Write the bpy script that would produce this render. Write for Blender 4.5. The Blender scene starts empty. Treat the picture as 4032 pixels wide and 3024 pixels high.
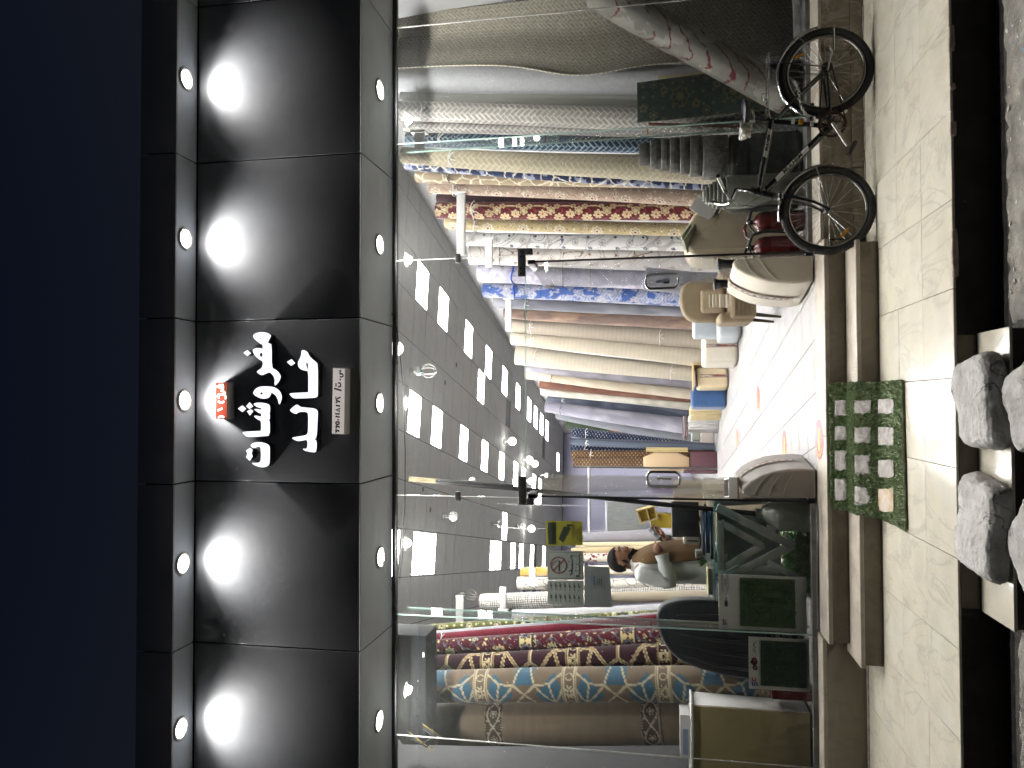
import bpy, bmesh, math, random
import numpy as np
from mathutils import Vector, Matrix
random.seed(7); RNG = np.random.default_rng(7)
S = bpy.context.scene
C = S.collection
# ------------------------------------------------------------------ camera
YAW, PITCH, ROLL, FPX = 0.024, 0.1849, -0.0072, 3031.5
CAM = Vector((0.0, -5.945, 1.1545))
def cam_axes():
    cy, sy, cp, sp = math.cos(YAW), math.sin(YAW), math.cos(PITCH), math.sin(PITCH)
    f = Vector((sy*cp, cy*cp, sp)); r = Vector((cy, -sy, 0)); u = r.cross(f)
    cr, sr = math.cos(ROLL), math.sin(ROLL)
    return cr*r + sr*u, -sr*r + cr*u, f
_r, _u, _f = cam_axes()
cd = bpy.data.cameras.new('camera'); cam = bpy.data.objects.new('camera', cd); C.objects.link(cam)
cd.sensor_fit = 'HORIZONTAL'; cd.sensor_width = 36.0; cd.lens = 36.0*FPX/4032.0
cd.clip_start = 0.05; cd.clip_end = 500
# the photograph was taken with the phone upright and stored lying on its side:
# picture right = world down, picture up = world right
cx, cy_, cz = -_u, _r, -_f
cam.matrix_world = Matrix(((cx.x, cy_.x, cz.x, CAM.x), (cx.y, cy_.y, cz.y, CAM.y), (cx.z, cy_.z, cz.z, CAM.z), (0, 0, 0, 1)))
S.camera = cam
# ------------------------------------------------------------------ night sky, exposure
W = bpy.data.worlds.new('World'); S.world = W; W.use_nodes = True
wn = W.node_tree; wn.nodes.clear()
wo = wn.nodes.new('ShaderNodeOutputWorld'); wb = wn.nodes.new('ShaderNodeBackground')
sk = wn.nodes.new('ShaderNodeTexSky'); sk.sky_type = 'NISHITA'; sk.sun_disc = False
sk.sun_elevation = math.radians(-6.0); sk.sun_rotation = math.radians(180)
mx = wn.nodes.new('ShaderNodeMix'); mx.data_type = 'RGBA'; mx.inputs['Factor'].default_value = 0.985
# navy night sky, a little greyer towards the town's horizon
wtc = wn.nodes.new('ShaderNodeTexCoord'); wsep = wn.nodes.new('ShaderNodeSeparateXYZ'); wn.links.new(wtc.outputs['Generated'], wsep.inputs[0])
wmr = wn.nodes.new('ShaderNodeMapRange'); wmr.interpolation_type = 'SMOOTHSTEP'; wmr.inputs[1].default_value = 0.35; wmr.inputs[2].default_value = 0.80; wn.links.new(wsep.outputs['Z'], wmr.inputs[0])
wgr = wn.nodes.new('ShaderNodeMix'); wgr.data_type = 'RGBA'; wgr.inputs['A'].default_value = (0.0082, 0.0094, 0.0125, 1); wgr.inputs['B'].default_value = (0.0018, 0.0034, 0.0088, 1)
wn.links.new(wmr.outputs[0], wgr.inputs['Factor']); wn.links.new(wgr.outputs['Result'], mx.inputs['B'])
wn.links.new(sk.outputs[0], mx.inputs['A']); wn.links.new(mx.outputs['Result'], wb.inputs[0])
wb.inputs[1].default_value = 1.0
wn.links.new(wb.outputs[0], wo.inputs[0])
S.view_settings.view_transform = 'Standard'; S.view_settings.look = 'None'
S.view_settings.exposure = 0.35; S.view_settings.gamma = 1.0
S.render.engine = 'CYCLES'
cy = S.cycles
cy.use_denoising = True
try: cy.denoiser = 'OPENIMAGEDENOISE'
except Exception: pass
cy.max_bounces = 5; cy.diffuse_bounces = 3; cy.glossy_bounces = 3; cy.transmission_bounces = 4
cy.transparent_max_bounces = 16; cy.caustics_reflective = False; cy.caustics_refractive = False
cy.sample_clamp_indirect = 3.0; cy.use_light_tree = True; cy.use_adaptive_sampling = True; cy.adaptive_threshold = 0.04; cy.adaptive_min_samples = 16

# ------------------------------------------------------------------ helpers
def lin(c):
    if isinstance(c, str):
        c = c.lstrip('#'); c = [int(c[i:i+2], 16)/255 for i in (0, 2, 4)]
    return tuple((x/12.92 if x <= 0.04045 else ((x+0.055)/1.055)**2.4) for x in c)

_m = {}
def M(name, col, rough=0.6, metal=0.0, var=0.0, vscale=6.0, bump=0.0, bscale=60.0, spec=0.5, coat=0.0, sheen=0.0, col2=None, stretch=None, emit=None, estr=0.0, alpha=None):
    """procedural principled material: noise-varied colour, roughness and fine relief"""
    if name in _m: return _m[name]
    m = bpy.data.materials.new(name); m.use_nodes = True; _m[name] = m
    nt = m.node_tree; b = nt.nodes['Principled BSDF']
    if isinstance(col, str): col = lin(col)
    if isinstance(col2, str): col2 = lin(col2)
    b.inputs['Base Color'].default_value = (*col, 1)
    b.inputs['Roughness'].default_value = rough; b.inputs['Metallic'].default_value = metal
    b.inputs['Specular IOR Level'].default_value = spec
    if coat: b.inputs['Coat Weight'].default_value = coat; b.inputs['Coat Roughness'].default_value = 0.08
    if sheen: b.inputs['Sheen Weight'].default_value = sheen; b.inputs['Sheen Roughness'].default_value = 0.5
    if emit is not None:
        b.inputs['Emission Color'].default_value = (*emit, 1); b.inputs['Emission Strength'].default_value = estr
    tc = nt.nodes.new('ShaderNodeTexCoord'); src = tc.outputs['Object']
    if stretch:
        mp = nt.nodes.new('ShaderNodeMapping'); mp.inputs['Scale'].default_value = stretch
        nt.links.new(src, mp.inputs[0]); src = mp.outputs[0]
    if var or col2:
        n = nt.nodes.new('ShaderNodeTexNoise'); n.inputs['Scale'].default_value = vscale; n.inputs['Detail'].default_value = 6
        nt.links.new(src, n.inputs['Vector'])
        mr = nt.nodes.new('ShaderNodeMapRange'); mr.inputs[1].default_value = 0.3; mr.inputs[2].default_value = 0.7
        nt.links.new(n.outputs['Fac'], mr.inputs[0])
        x = nt.nodes.new('ShaderNodeMix'); x.data_type = 'RGBA'
        a = col2 if col2 else tuple(v*(1-var) for v in col)
        bb = col if col2 else tuple(min(1, v*(1+var)) for v in col)
        x.inputs['A'].default_value = (*a, 1); x.inputs['B'].default_value = (*bb, 1)
        nt.links.new(mr.outputs[0], x.inputs['Factor']); nt.links.new(x.outputs['Result'], b.inputs['Base Color'])
        r2 = nt.nodes.new('ShaderNodeMapRange'); r2.inputs[3].default_value = max(0, rough-0.08); r2.inputs[4].default_value = min(1, rough+0.1)
        nt.links.new(n.outputs['Fac'], r2.inputs[0]); nt.links.new(r2.outputs[0], b.inputs['Roughness'])
    if bump:
        n2 = nt.nodes.new('ShaderNodeTexNoise'); n2.inputs['Scale'].default_value = bscale; n2.inputs['Detail'].default_value = 8
        nt.links.new(src, n2.inputs['Vector'])
        bp = nt.nodes.new('ShaderNodeBump'); bp.inputs['Strength'].default_value = bump; bp.inputs['Distance'].default_value = 0.01
        nt.links.new(n2.outputs['Fac'], bp.inputs['Height']); nt.links.new(bp.outputs[0], b.inputs['Normal'])
    return m

def emat(name, col, strength, samp='NONE'):
    if name in _m: return _m[name]
    m = bpy.data.materials.new(name); m.use_nodes = True; _m[name] = m
    nt = m.node_tree; nt.nodes.clear()
    o = nt.nodes.new('ShaderNodeOutputMaterial'); e = nt.nodes.new('ShaderNodeEmission')
    e.inputs[0].default_value = (*col, 1); e.inputs[1].default_value = strength
    m.cycles.emission_sampling = samp
    nt.links.new(e.outputs[0], o.inputs[0]); return m

def glassmat(name, tint, refl=1.0, dirt=0.02):
    if name in _m: return _m[name]
    m = bpy.data.materials.new(name); m.use_nodes = True; _m[name] = m
    nt = m.node_tree; nt.nodes.clear()
    o = nt.nodes.new('ShaderNodeOutputMaterial')
    t = nt.nodes.new('ShaderNodeBsdfTransparent'); t.inputs[0].default_value = (*tint, 1)
    g = nt.nodes.new('ShaderNodeBsdfGlossy'); g.inputs['Roughness'].default_value = 0.02; g.inputs[0].default_value = (.9, .95, .92, 1)
    # Schlick reflectance from |N.I|, the same on both faces of the thin pane
    geo = nt.nodes.new('ShaderNodeNewGeometry'); dt = nt.nodes.new('ShaderNodeVectorMath'); dt.operation = 'DOT_PRODUCT'
    nt.links.new(geo.outputs['Normal'], dt.inputs[0]); nt.links.new(geo.outputs['Incoming'], dt.inputs[1])
    def mth(op, a, b=None):
        n_ = nt.nodes.new('ShaderNodeMath'); n_.operation = op
        for i_, v_ in enumerate((a, b)):
            if v_ is None: continue
            if isinstance(v_, (int, float)): n_.inputs[i_].default_value = v_
            else: nt.links.new(v_, n_.inputs[i_])
        return n_.outputs[0]
    om = mth('SUBTRACT', 1.0, mth('ABSOLUTE', dt.outputs['Value']))
    sch = mth('ADD', mth('MULTIPLY', mth('POWER', om, 5.0), 0.962), 0.038)
    mul = nt.nodes.new('ShaderNodeMath'); mul.operation = 'MULTIPLY'; mul.inputs[1].default_value = refl
    mxs = nt.nodes.new('ShaderNodeMixShader')
    nt.links.new(sch, mul.inputs[0]); nt.links.new(mul.outputs[0], mxs.inputs[0])
    nt.links.new(t.outputs[0], mxs.inputs[1]); nt.links.new(g.outputs[0], mxs.inputs[2])
    d = nt.nodes.new('ShaderNodeBsdfDiffuse'); d.inputs[0].default_value = (.75, .78, .76, 1)
    tc = nt.nodes.new('ShaderNodeTexCoord'); n = nt.nodes.new('ShaderNodeTexNoise'); n.inputs['Scale'].default_value = 14; n.inputs['Detail'].default_value = 10
    mp = nt.nodes.new('ShaderNodeMapping'); mp.inputs['Scale'].default_value = (1, 1, 2.2)
    nt.links.new(tc.outputs['Object'], mp.inputs[0]); nt.links.new(mp.outputs[0], n.inputs['Vector'])
    mr = nt.nodes.new('ShaderNodeMapRange'); mr.inputs[1].default_value = 0.3; mr.inputs[2].default_value = 0.75; mr.inputs[3].default_value = dirt*0.8; mr.inputs[4].default_value = dirt*1.3
    nt.links.new(n.outputs['Fac'], mr.inputs[0])
    m2 = nt.nodes.new('ShaderNodeMixShader'); nt.links.new(mr.outputs[0], m2.inputs[0])
    nt.links.new(mxs.outputs[0], m2.inputs[1]); nt.links.new(d.outputs[0], m2.inputs[2])
    nt.links.new(m2.outputs[0], o.inputs[0]); return m

_wl = {}
def tag(o, label=None, cat=None, group=None, kind=None):
    if label: o['label'] = label
    if cat: o['category'] = cat
    if group: o['group'] = group
    if kind: o['kind'] = kind
    return o

def thing(name, label, cat, loc=(0, 0, 0), group=None):
    o = bpy.data.objects.new(name, None); C.objects.link(o); o.location = loc; o.empty_display_size = 0.1
    _wl[o.name] = Vector(loc); return tag(o, label, cat, group)

def link(name, me, mat, parent=None, smooth=False, origin=None):
    """me has world-space vertices; put the object's origin at its base (or its parent's origin)"""
    n = len(me.vertices); co = np.empty(n*3, np.float32); me.vertices.foreach_get('co', co); co = co.reshape(-1, 3)
    if parent is not None: org = _wl[parent.name]
    elif origin is not None: org = Vector(origin)
    else:
        mn, mxx = co.min(0), co.max(0); org = Vector(((mn[0]+mxx[0])/2, (mn[1]+mxx[1])/2, mn[2]))
    co = co - np.array(org, np.float32); me.vertices.foreach_set('co', co.ravel())
    o = bpy.data.objects.new(name, me); C.objects.link(o)
    if parent is not None: o.parent = parent
    else: o.location = org
    _wl[o.name] = org.copy()
    if mat is not None and not me.materials: me.materials.append(mat)
    if smooth: me.polygons.foreach_set('use_smooth', [True]*len(me.polygons))
    me.update(); return o

class MB:
    def __init__(s): s.v = []; s.f = []; s.sm = []
    def add(s, v, f, smooth=False):
        k = len(s.v); s.v += [tuple(p) for p in v]; s.f += [tuple(i+k for i in q) for q in f]; s.sm += [smooth]*len(f); return s
    def box(s, x0, x1, y0, y1, z0, z1):
        v = [(x0, y0, z0), (x1, y0, z0), (x1, y1, z0), (x0, y1, z0), (x0, y0, z1), (x1, y0, z1), (x1, y1, z1), (x0, y1, z1)]
        return s.add(v, [(0, 3, 2, 1), (4, 5, 6, 7), (0, 1, 5, 4), (1, 2, 6, 5), (2, 3, 7, 6), (3, 0, 4, 7)])
    def obox(s, c, sx, sy, sz, rz=0.0, rx=0.0, ry=0.0):
        """box centred at c (base centre in z), rotated"""
        R = Matrix.Rotation(rz, 3, 'Z') @ Matrix.Rotation(ry, 3, 'Y') @ Matrix.Rotation(rx, 3, 'X')
        v = []
        for z in (0, sz):
            for x, y in ((-1, -1), (1, -1), (1, 1), (-1, 1)):
                v.append(Vector(c) + R @ Vector((x*sx/2, y*sy/2, z)))
        return s.add(v, [(0, 3, 2, 1), (4, 5, 6, 7), (0, 1, 5, 4), (1, 2, 6, 5), (2, 3, 7, 6), (3, 0, 4, 7)])
    def tube(s, pts, r, n=10, closed=False, caps=True):
        pts = [Vector(p) for p in pts]; rs = r if isinstance(r, (list, tuple)) else [r]*len(pts)
        k = len(pts); v = []; f = []; up = None
        for i, p in enumerate(pts):
            a = pts[(i-1) % k] if (closed or i > 0) else p; b = pts[(i+1) % k] if (closed or i < k-1) else p
            t = (b-a).normalized()
            if up is None:
                up = Vector((0, 0, 1)) if abs(t.z) < 0.9 else Vector((1, 0, 0))
            x = t.cross(up)
            if x.length < 1e-6: x = t.orthogonal()
            x.normalize(); y = x.cross(t).normalized(); up = y
            for j in range(n):
                a_ = 2*math.pi*j/n; v.append(p + x*math.cos(a_)*rs[i] + y*math.sin(a_)*rs[i])
        m = k if closed else k-1
        for i in range(m):
            for j in range(n):
                a0 = i*n+j; a1 = i*n+(j+1) % n; b0 = ((i+1) % k)*n+j; b1 = ((i+1) % k)*n+(j+1) % n
                f.append((a0, a1, b1, b0))
        s.add(v, f, True)
        if caps and not closed:
            s.add(v[:n], [tuple(range(n))[::-1]]); s.add(v[-n:], [tuple(range(n))])
        return s
    def lathe(s, prof, c, axis='Z', n=24, R=None, cap=True):
        """prof: (radius, height) pairs about an axis through c"""
        v = []; f = []
        B = {'Z': (Vector((1, 0, 0)), Vector((0, 1, 0)), Vector((0, 0, 1))), 'Y': (Vector((1, 0, 0)), Vector((0, 0, 1)), Vector((0, 1, 0))), 'X': (Vector((0, 1, 0)), Vector((0, 0, 1)), Vector((1, 0, 0)))}[axis] if R is None else R
        for r, h in prof:
            for j in range(n):
                a = 2*math.pi*j/n; v.append(Vector(c) + B[0]*math.cos(a)*r + B[1]*math.sin(a)*r + B[2]*h)
        for i in range(len(prof)-1):
            for j in range(n):
                f.append((i*n+j, i*n+(j+1) % n, (i+1)*n+(j+1) % n, (i+1)*n+j))
        s.add(v, f, True)
        if cap:
            if prof[0][0] > 1e-4: s.add(v[:n], [tuple(range(n))[::-1]])
            if prof[-1][0] > 1e-4: s.add(v[-n:], [tuple(range(n))])
        return s
    def prism(s, poly, d0, d1, plane='XZ'):
        """polygon (2-D, convex or mildly concave) extruded along the third axis"""
        n = len(poly)
        def P(p, d): return (p[0], d, p[1]) if plane == 'XZ' else ((d, p[0], p[1]) if plane == 'YZ' else (p[0], p[1], d))
        v = [P(p, d0) for p in poly] + [P(p, d1) for p in poly]
        f = [tuple(range(n)), tuple(range(2*n-1, n-1, -1))] + [(i, n+i, n+(i+1) % n, (i+1) % n) for i in range(n)]
        return s.add(v, f)
    def mesh(s, name='m', fix=True):
        me = bpy.data.meshes.new(name); me.from_pydata([tuple(p) for p in s.v], [], s.f)
        me.polygons.foreach_set('use_smooth', s.sm)
        if fix:
            bm = bmesh.new(); bm.from_mesh(me); bmesh.ops.recalc_face_normals(bm, faces=bm.faces); bm.to_mesh(me); bm.free()
        return me
    def build(s, name, mat, parent=None, bevel=0.0, seg=2, sub=0, origin=None):
        me = s.mesh(name)
        if bevel:
            bm = bmesh.new(); bm.from_mesh(me)
            bmesh.ops.remove_doubles(bm, verts=bm.verts, dist=1e-5)
            ed = [e for e in bm.edges if len(e.link_faces) == 2 and e.calc_face_angle(0) > 0.5]
            bmesh.ops.bevel(bm, geom=ed, offset=bevel, segments=seg, affect='EDGES', profile=0.6, clamp_overlap=True)
            for fc in bm.faces: fc.smooth = True
            bm.to_mesh(me); bm.free()
        o = link(name, me, mat, parent, origin=origin)
        if sub:
            md = o.modifiers.new('s', 'SUBSURF'); md.levels = sub; md.render_levels = sub
        return o

def rbox(name, c, sx, sy, sz, mat, parent=None, r=0.03, rz=0.0, seg=4, rx=0.0, ry=0.0):
    return MB().obox(c, sx, sy, sz, rz, rx, ry).build(name, mat, parent, bevel=r, seg=seg)

def curve_mesh(polys, Y, depth, flip=False, to3=None):
    """2-D outlines (with holes) -> solid mesh; to3 maps (x, z, d) to world"""
    cu = bpy.data.curves.new('c', 'CURVE'); cu.dimensions = '2D'; cu.fill_mode = 'BOTH'; cu.extrude = depth/2
    for p in polys:
        sp = cu.splines.new('POLY'); sp.points.add(len(p)-1); sp.use_cyclic_u = True
        for q, (x, z) in zip(sp.points, p): q.co = (x, z, 0, 1)
    ob = bpy.data.objects.new('c', cu); me = bpy.data.meshes.new_from_object(ob)
    bpy.data.objects.remove(ob); bpy.data.curves.remove(cu)
    for v in me.vertices:
        x, z, d = v.co
        v.co = to3(x, z, d) if to3 else (x, Y - d, z)
    bm = bmesh.new(); bm.from_mesh(me); bmesh.ops.recalc_face_normals(bm, faces=bm.faces); bm.to_mesh(me); bm.free()
    return me

def smooth_poly(p, it=2):
    for _ in range(it):
        q = []
        for i in range(len(p)):
            a, b = p[i], p[(i+1) % len(p)]
            q += [(a[0]*.75+b[0]*.25, a[1]*.75+b[1]*.25), (a[0]*.25+b[0]*.75, a[1]*.25+b[1]*.75)]
        p = q
    return p

def text_mesh(txt, size, to3, shear=0.0, bold=0.0, align='CENTER'):
    cu = bpy.data.curves.new('t', 'FONT'); cu.body = txt; cu.size = size; cu.shear = shear; cu.offset = bold
    cu.align_x = align; cu.align_y = 'CENTER'; cu.extrude = 0.0004; cu.resolution_u = 3
    ob = bpy.data.objects.new('t', cu); me = bpy.data.meshes.new_from_object(ob)
    bpy.data.objects.remove(ob); bpy.data.curves.remove(cu)
    for v in me.vertices: v.co = to3(*v.co)
    return me

def strokes_mesh(strokes, w, to3, d=0.0):
    """polyline pen strokes as flat ribbons with slight thickness"""
    mb = MB()
    for st in strokes:
        ww = w
        pts = [Vector((p[0], p[1])) for p in st]
        if len(pts) == 1:
            c = pts[0]; q = [(c.x-ww*.7, c.y), (c.x, c.y-ww*.7), (c.x+ww*.7, c.y), (c.x, c.y+ww*.7)]
            mb.add([to3(a, b, d) for a, b in q], [(0, 1, 2, 3)]); continue
        L = []; Rr = []
        for i, p in enumerate(pts):
            a = pts[max(0, i-1)]; b = pts[min(len(pts)-1, i+1)]; t = (b-a).normalized(); nrm = Vector((-t.y, t.x))*ww/2
            L.append(p+nrm); Rr.append(p-nrm)
        v = [to3(p.x, p.y, d) for p in L] + [to3(p.x, p.y, d) for p in Rr]; n = len(pts)
        mb.add(v, [(i, i+1, n+i+1, n+i) for i in range(n-1)])
    return mb.mesh(fix=False)

def arc(cx, cz, rx, rz, a0, a1, n=10):
    return [(cx+rx*math.cos(math.radians(a0+(a1-a0)*i/n)), cz+rz*math.sin(math.radians(a0+(a1-a0)*i/n))) for i in range(n+1)]

# room frame: the hall runs 11.3 degrees off the shop front's normal
AL = math.radians(11.3)
def room(a, b, z=0.0): return Vector((-a*math.sin(AL)+b*math.cos(AL), a*math.cos(AL)+b*math.sin(AL), z))
ZC, A0, A1, B0, B1 = 4.25, -0.75, 20.2, -3.42, 3.5

# ================================================================== SETTING
m_asph = M('asphalt', (0.075, 0.072, 0.066), 0.9, var=0.45, vscale=14, bump=1.0, bscale=70)
m_street_dust = M('street_dust', (0.22, 0.205, 0.18), 0.95, var=0.4, vscale=7, bump=1.0, bscale=45)
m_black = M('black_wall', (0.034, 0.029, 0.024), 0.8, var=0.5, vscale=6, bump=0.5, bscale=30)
m_conc = M('concrete', (0.20, 0.185, 0.16), 0.85, var=0.25, vscale=5, bump=0.4, bscale=40)
m_mortar = M('mortar', (0.30, 0.25, 0.22), 0.95, var=0.3, vscale=20, bump=0.8, bscale=60)

def marble(name, base, vein, warm, rough=0.16, scale=1.0, dirt=0.0):
    m = bpy.data.materials.new(name); m.use_nodes = True; nt = m.node_tree; b = nt.nodes['Principled BSDF']
    tc = nt.nodes.new('ShaderNodeTexCoord'); oi = nt.nodes.new('ShaderNodeObjectInfo')
    ad = nt.nodes.new('ShaderNodeVectorMath'); ad.operation = 'MULTIPLY_ADD'
    cmb = nt.nodes.new('ShaderNodeCombineXYZ')
    ml = nt.nodes.new('ShaderNodeMath'); ml.operation = 'MULTIPLY'; ml.inputs[1].default_value = 37.0
    nt.links.new(oi.outputs['Random'], ml.inputs[0])
    for i in range(3): nt.links.new(ml.outputs[0], cmb.inputs[i])
    nt.links.new(tc.outputs['Object'], ad.inputs[0]); ad.inputs[1].default_value = (scale*3.2, scale*1.5, scale*2.2)
    nt.links.new(cmb.outputs[0], ad.inputs[2])
    rot = nt.nodes.new('ShaderNodeMapping'); rot.inputs['Rotation'].default_value = (0, 0, 0.5); nt.links.new(ad.outputs[0], rot.inputs[0])
    def vein_fac(sc, dist, wid, det):
        n = nt.nodes.new('ShaderNodeTexNoise'); n.inputs['Scale'].default_value = sc; n.inputs['Detail'].default_value = det; n.inputs['Distortion'].default_value = dist
        n.inputs['Roughness'].default_value = 0.55
        nt.links.new(rot.outputs[0], n.inputs['Vector'])
        s = nt.nodes.new('ShaderNodeMath'); s.operation = 'SUBTRACT'; s.inputs[1].default_value = 0.5; nt.links.new(n.outputs['Fac'], s.inputs[0])
        a = nt.nodes.new('ShaderNodeMath'); a.operation = 'ABSOLUTE'; nt.links.new(s.outputs[0], a.inputs[0])
        r = nt.nodes.new('ShaderNodeMapRange'); r.inputs[1].default_value = 0.0; r.inputs[2].default_value = wid; r.inputs[3].default_value = 1; r.inputs[4].default_value = 0
        nt.links.new(a.outputs[0], r.inputs[0]); return r.outputs[0]
    def mix(a, bcol, fac, k):
        mm = nt.nodes.new('ShaderNodeMath'); mm.operation = 'MULTIPLY'; mm.inputs[1].default_value = k; nt.links.new(fac, mm.inputs[0])
        x = nt.nodes.new('ShaderNodeMix'); x.data_type = 'RGBA'; nt.links.new(mm.outputs[0], x.inputs['Factor'])
        if isinstance(a, tuple): x.inputs['A'].default_value = (*a, 1)
        else: nt.links.new(a, x.inputs['A'])
        x.inputs['B'].default_value = (*bcol, 1); return x.outputs['Result']
    c = mix(base, warm, vein_fac(0.9, 0.6, 0.22, 3), 0.3)
    c = mix(c, vein, vein_fac(0.8, 1.3, 0.03, 6), 0.34)
    c = mix(c, vein, vein_fac(1.9, 0.8, 0.02, 7), 0.12)
    if dirt:
        n = nt.nodes.new('ShaderNodeTexNoise'); n.inputs['Scale'].default_value = 5; n.inputs['Detail'].default_value = 8
        nt.links.new(tc.outputs['Object'], n.inputs['Vector'])
        r = nt.nodes.new('ShaderNodeMapRange'); r.inputs[1].default_value = 0.42; r.inputs[2].default_value = 0.72; nt.links.new(n.outputs['Fac'], r.inputs[0])
        c = mix(c, (0.10, 0.08, 0.055), r.outputs[0], dirt)
    nt.links.new(c, b.inputs['Base Color']); b.inputs['Roughness'].default_value = rough
    n3 = nt.nodes.new('ShaderNodeTexNoise'); n3.inputs['Scale'].default_value = 3.0; nt.links.new(tc.outputs['Object'], n3.inputs['Vector'])
    r3 = nt.nodes.new('ShaderNodeMapRange'); r3.inputs[3].default_value = rough*0.6; r3.inputs[4].default_value = rough*1.9; nt.links.new(n3.outputs['Fac'], r3.inputs[0])
    nt.links.new(r3.outputs[0], b.inputs['Roughness'])
    return m
m_tile = marble('cream_marble_tile', lin('#c9c5b8'), lin('#96948b'), lin('#c4b999'), 0.14, dirt=0.16)
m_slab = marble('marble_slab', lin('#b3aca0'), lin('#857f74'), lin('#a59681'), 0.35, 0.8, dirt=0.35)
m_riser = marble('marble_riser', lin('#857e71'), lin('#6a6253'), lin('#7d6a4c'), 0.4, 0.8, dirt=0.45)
m_plinth = marble('brown_marble_plinth', lin('#8c8272'), lin('#d8d4c8'), lin('#6d5a42'), 0.22, 1.3, dirt=0.4)
m_plinth2 = marble('plain_plinth', lin('#8c8475'), lin('#7a7263'), lin('#83765f'), 0.45, 0.8, dirt=0.25)

# ---- ground (street) as one sheet, with the rough strip beside the pavement
g = MB(); g.add([(-150, -120, -0.49), (150, -120, -0.49), (150, 150, -0.49), (-150, 150, -0.49)], [(0, 1, 2, 3)])
tag(g.build('street_ground', m_asph, origin=(0, 0, -0.49)), kind='structure')
def rough_strip(x0, x1, y0, y1, n, seed):
    r = np.random.default_rng(seed); nx, ny = n
    v = []; f = []
    for i in range(nx+1):
        for j in range(ny+1):
            x = x0+(x1-x0)*i/nx; y = y0+(y1-y0)*j/ny
            e = min(i, nx-i, j, ny-j); h = 0.0 if e == 0 else 0.012+r.random()*0.016
            v.append((x+(r.random()-.5)*.03, y+(r.random()-.5)*(.05 if j in (0, ny) else .02), -0.487+h))
    for i in range(nx):
        for j in range(ny):
            a = i*(ny+1)+j; f.append((a, a+ny+1, a+ny+2, a+1))
    mb = MB(); mb.add(v, f, True); return mb
tag(rough_strip(0.36, 5.0, -2.9, -1.97, (110, 26), 3).build('road_shoulder', m_street_dust), kind='structure')
tag(rough_strip(-5.0, -1.05, -2.9, -2.0, (110, 26), 4).build('road_shoulder', m_street_dust), kind='structure')

# ---- raised pavement: slab, black front face, marble tiles, chipped edge mortar
pav = thing('pavement', None, None, (0, -1.0, -0.5)); tag(pav, kind='structure')
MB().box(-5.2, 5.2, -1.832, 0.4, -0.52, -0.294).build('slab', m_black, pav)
TS = 0.44; ys = [(-1.846, -1.404), (-1.402, -0.974), (-0.972, -0.54), (-0.538, -0.12)]
TX0 = 1.872
tmesh = {}
for j, (y0, y1) in enumerate(ys):
    mb = MB().box(-TS/2+0.0016, TS/2-0.0016, -(y1-y0)/2+0.0006, (y1-y0)/2-0.0006, 0, 0.012)
    me = mb.mesh('tile'); bm = bmesh.new(); bm.from_mesh(me)
    bmesh.ops.bevel(bm, geom=[e for e in bm.edges if all(v.co.z > 0.01 for v in e.verts)], offset=0.0012, segments=1, affect='EDGES'); bm.to_mesh(me); bm.free()
    me.materials.append(m_tile); tmesh[j] = me
for i in range(-16, 8):
    for j, (y0, y1) in enumerate(ys):
        xc = TX0 + (i+0.5)*TS
        o = bpy.data.objects.new('tile', tmesh[j]); C.objects.link(o); o.parent = pav
        o.location = Vector((xc, (y0+y1)/2, -0.294 + random.uniform(-0.0008, 0.0006))) - Vector((0, -1.0, -0.5))
m_mchip = M('edge_mortar', (0.42, 0.33, 0.28), 0.95, var=0.25, vscale=30, bump=0.8, bscale=80)
def lump(name, c, sx, sy, sz, mat, seed, parent=None, sub=3, amt=0.18, rnd=0.38):
    bm = bmesh.new(); bmesh.ops.create_cube(bm, size=2.0); bmesh.ops.subdivide_edges(bm, edges=bm.edges, cuts=sub, use_grid_fill=True)
    from mathutils import noise
    for v in bm.verts:
        p = v.co.copy(); q = p.normalized()*1.25; k = p*(1-rnd) + q*rnd
        n1 = noise.noise(k*1.3+Vector((seed*7.1, seed*3.3, 0))); n2 = noise.noise(k*3.7+Vector((seed*1.7, 5, seed)))
        k *= 1 + amt*n1 + amt*0.45*n2
        v.co = Vector((k.x*sx/2, k.y*sy/2, k.z*sz/2)) + Vector(c)
    for fc in bm.faces: fc.smooth = True
    me = bpy.data.meshes.new(name); bm.to_mesh(me); bm.free()
    return link(name, me, mat, parent)
for k, (x, w) in enumerate([(1.79, .12), (1.55, .03), (1.34, .07), (0.72, .22)]):
    lump('mortar_chip', (x, -1.846, -0.292), w, 0.020, 0.026, m_mchip, k+1, pav)

# ---- steps up to the door
stp = thing('entrance_step', 'lower of two worn marble steps in front of the shop door', 'step', (-0.34, -0.44, -0.29))
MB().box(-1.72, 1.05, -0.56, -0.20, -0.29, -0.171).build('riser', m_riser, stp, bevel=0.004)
MB().box(-1.735, 1.065, -0.575, -0.20, -0.1695, -0.141).build('tread', m_slab, stp, bevel=0.006)
sil = thing('door_sill', 'upper marble doorway sill running under the open glass doors', 'sill', (-0.34, -0.1, -0.14))
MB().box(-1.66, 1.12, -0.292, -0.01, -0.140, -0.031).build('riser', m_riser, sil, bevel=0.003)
MB().box(-1.67, -0.245, -0.306, 0.018, -0.0295, 0.0).build('slab', m_slab, sil, bevel=0.004)
MB().box(-0.242, 1.13, -0.306, 0.018, -0.0295, 0.0005).build('slab', m_slab, sil, bevel=0.004)
pr = thing('shop_plinth', 'brown veined marble plinth under the glass behind the bicycle', 'plinth', (2.6, -0.1, -0.29))
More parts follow.
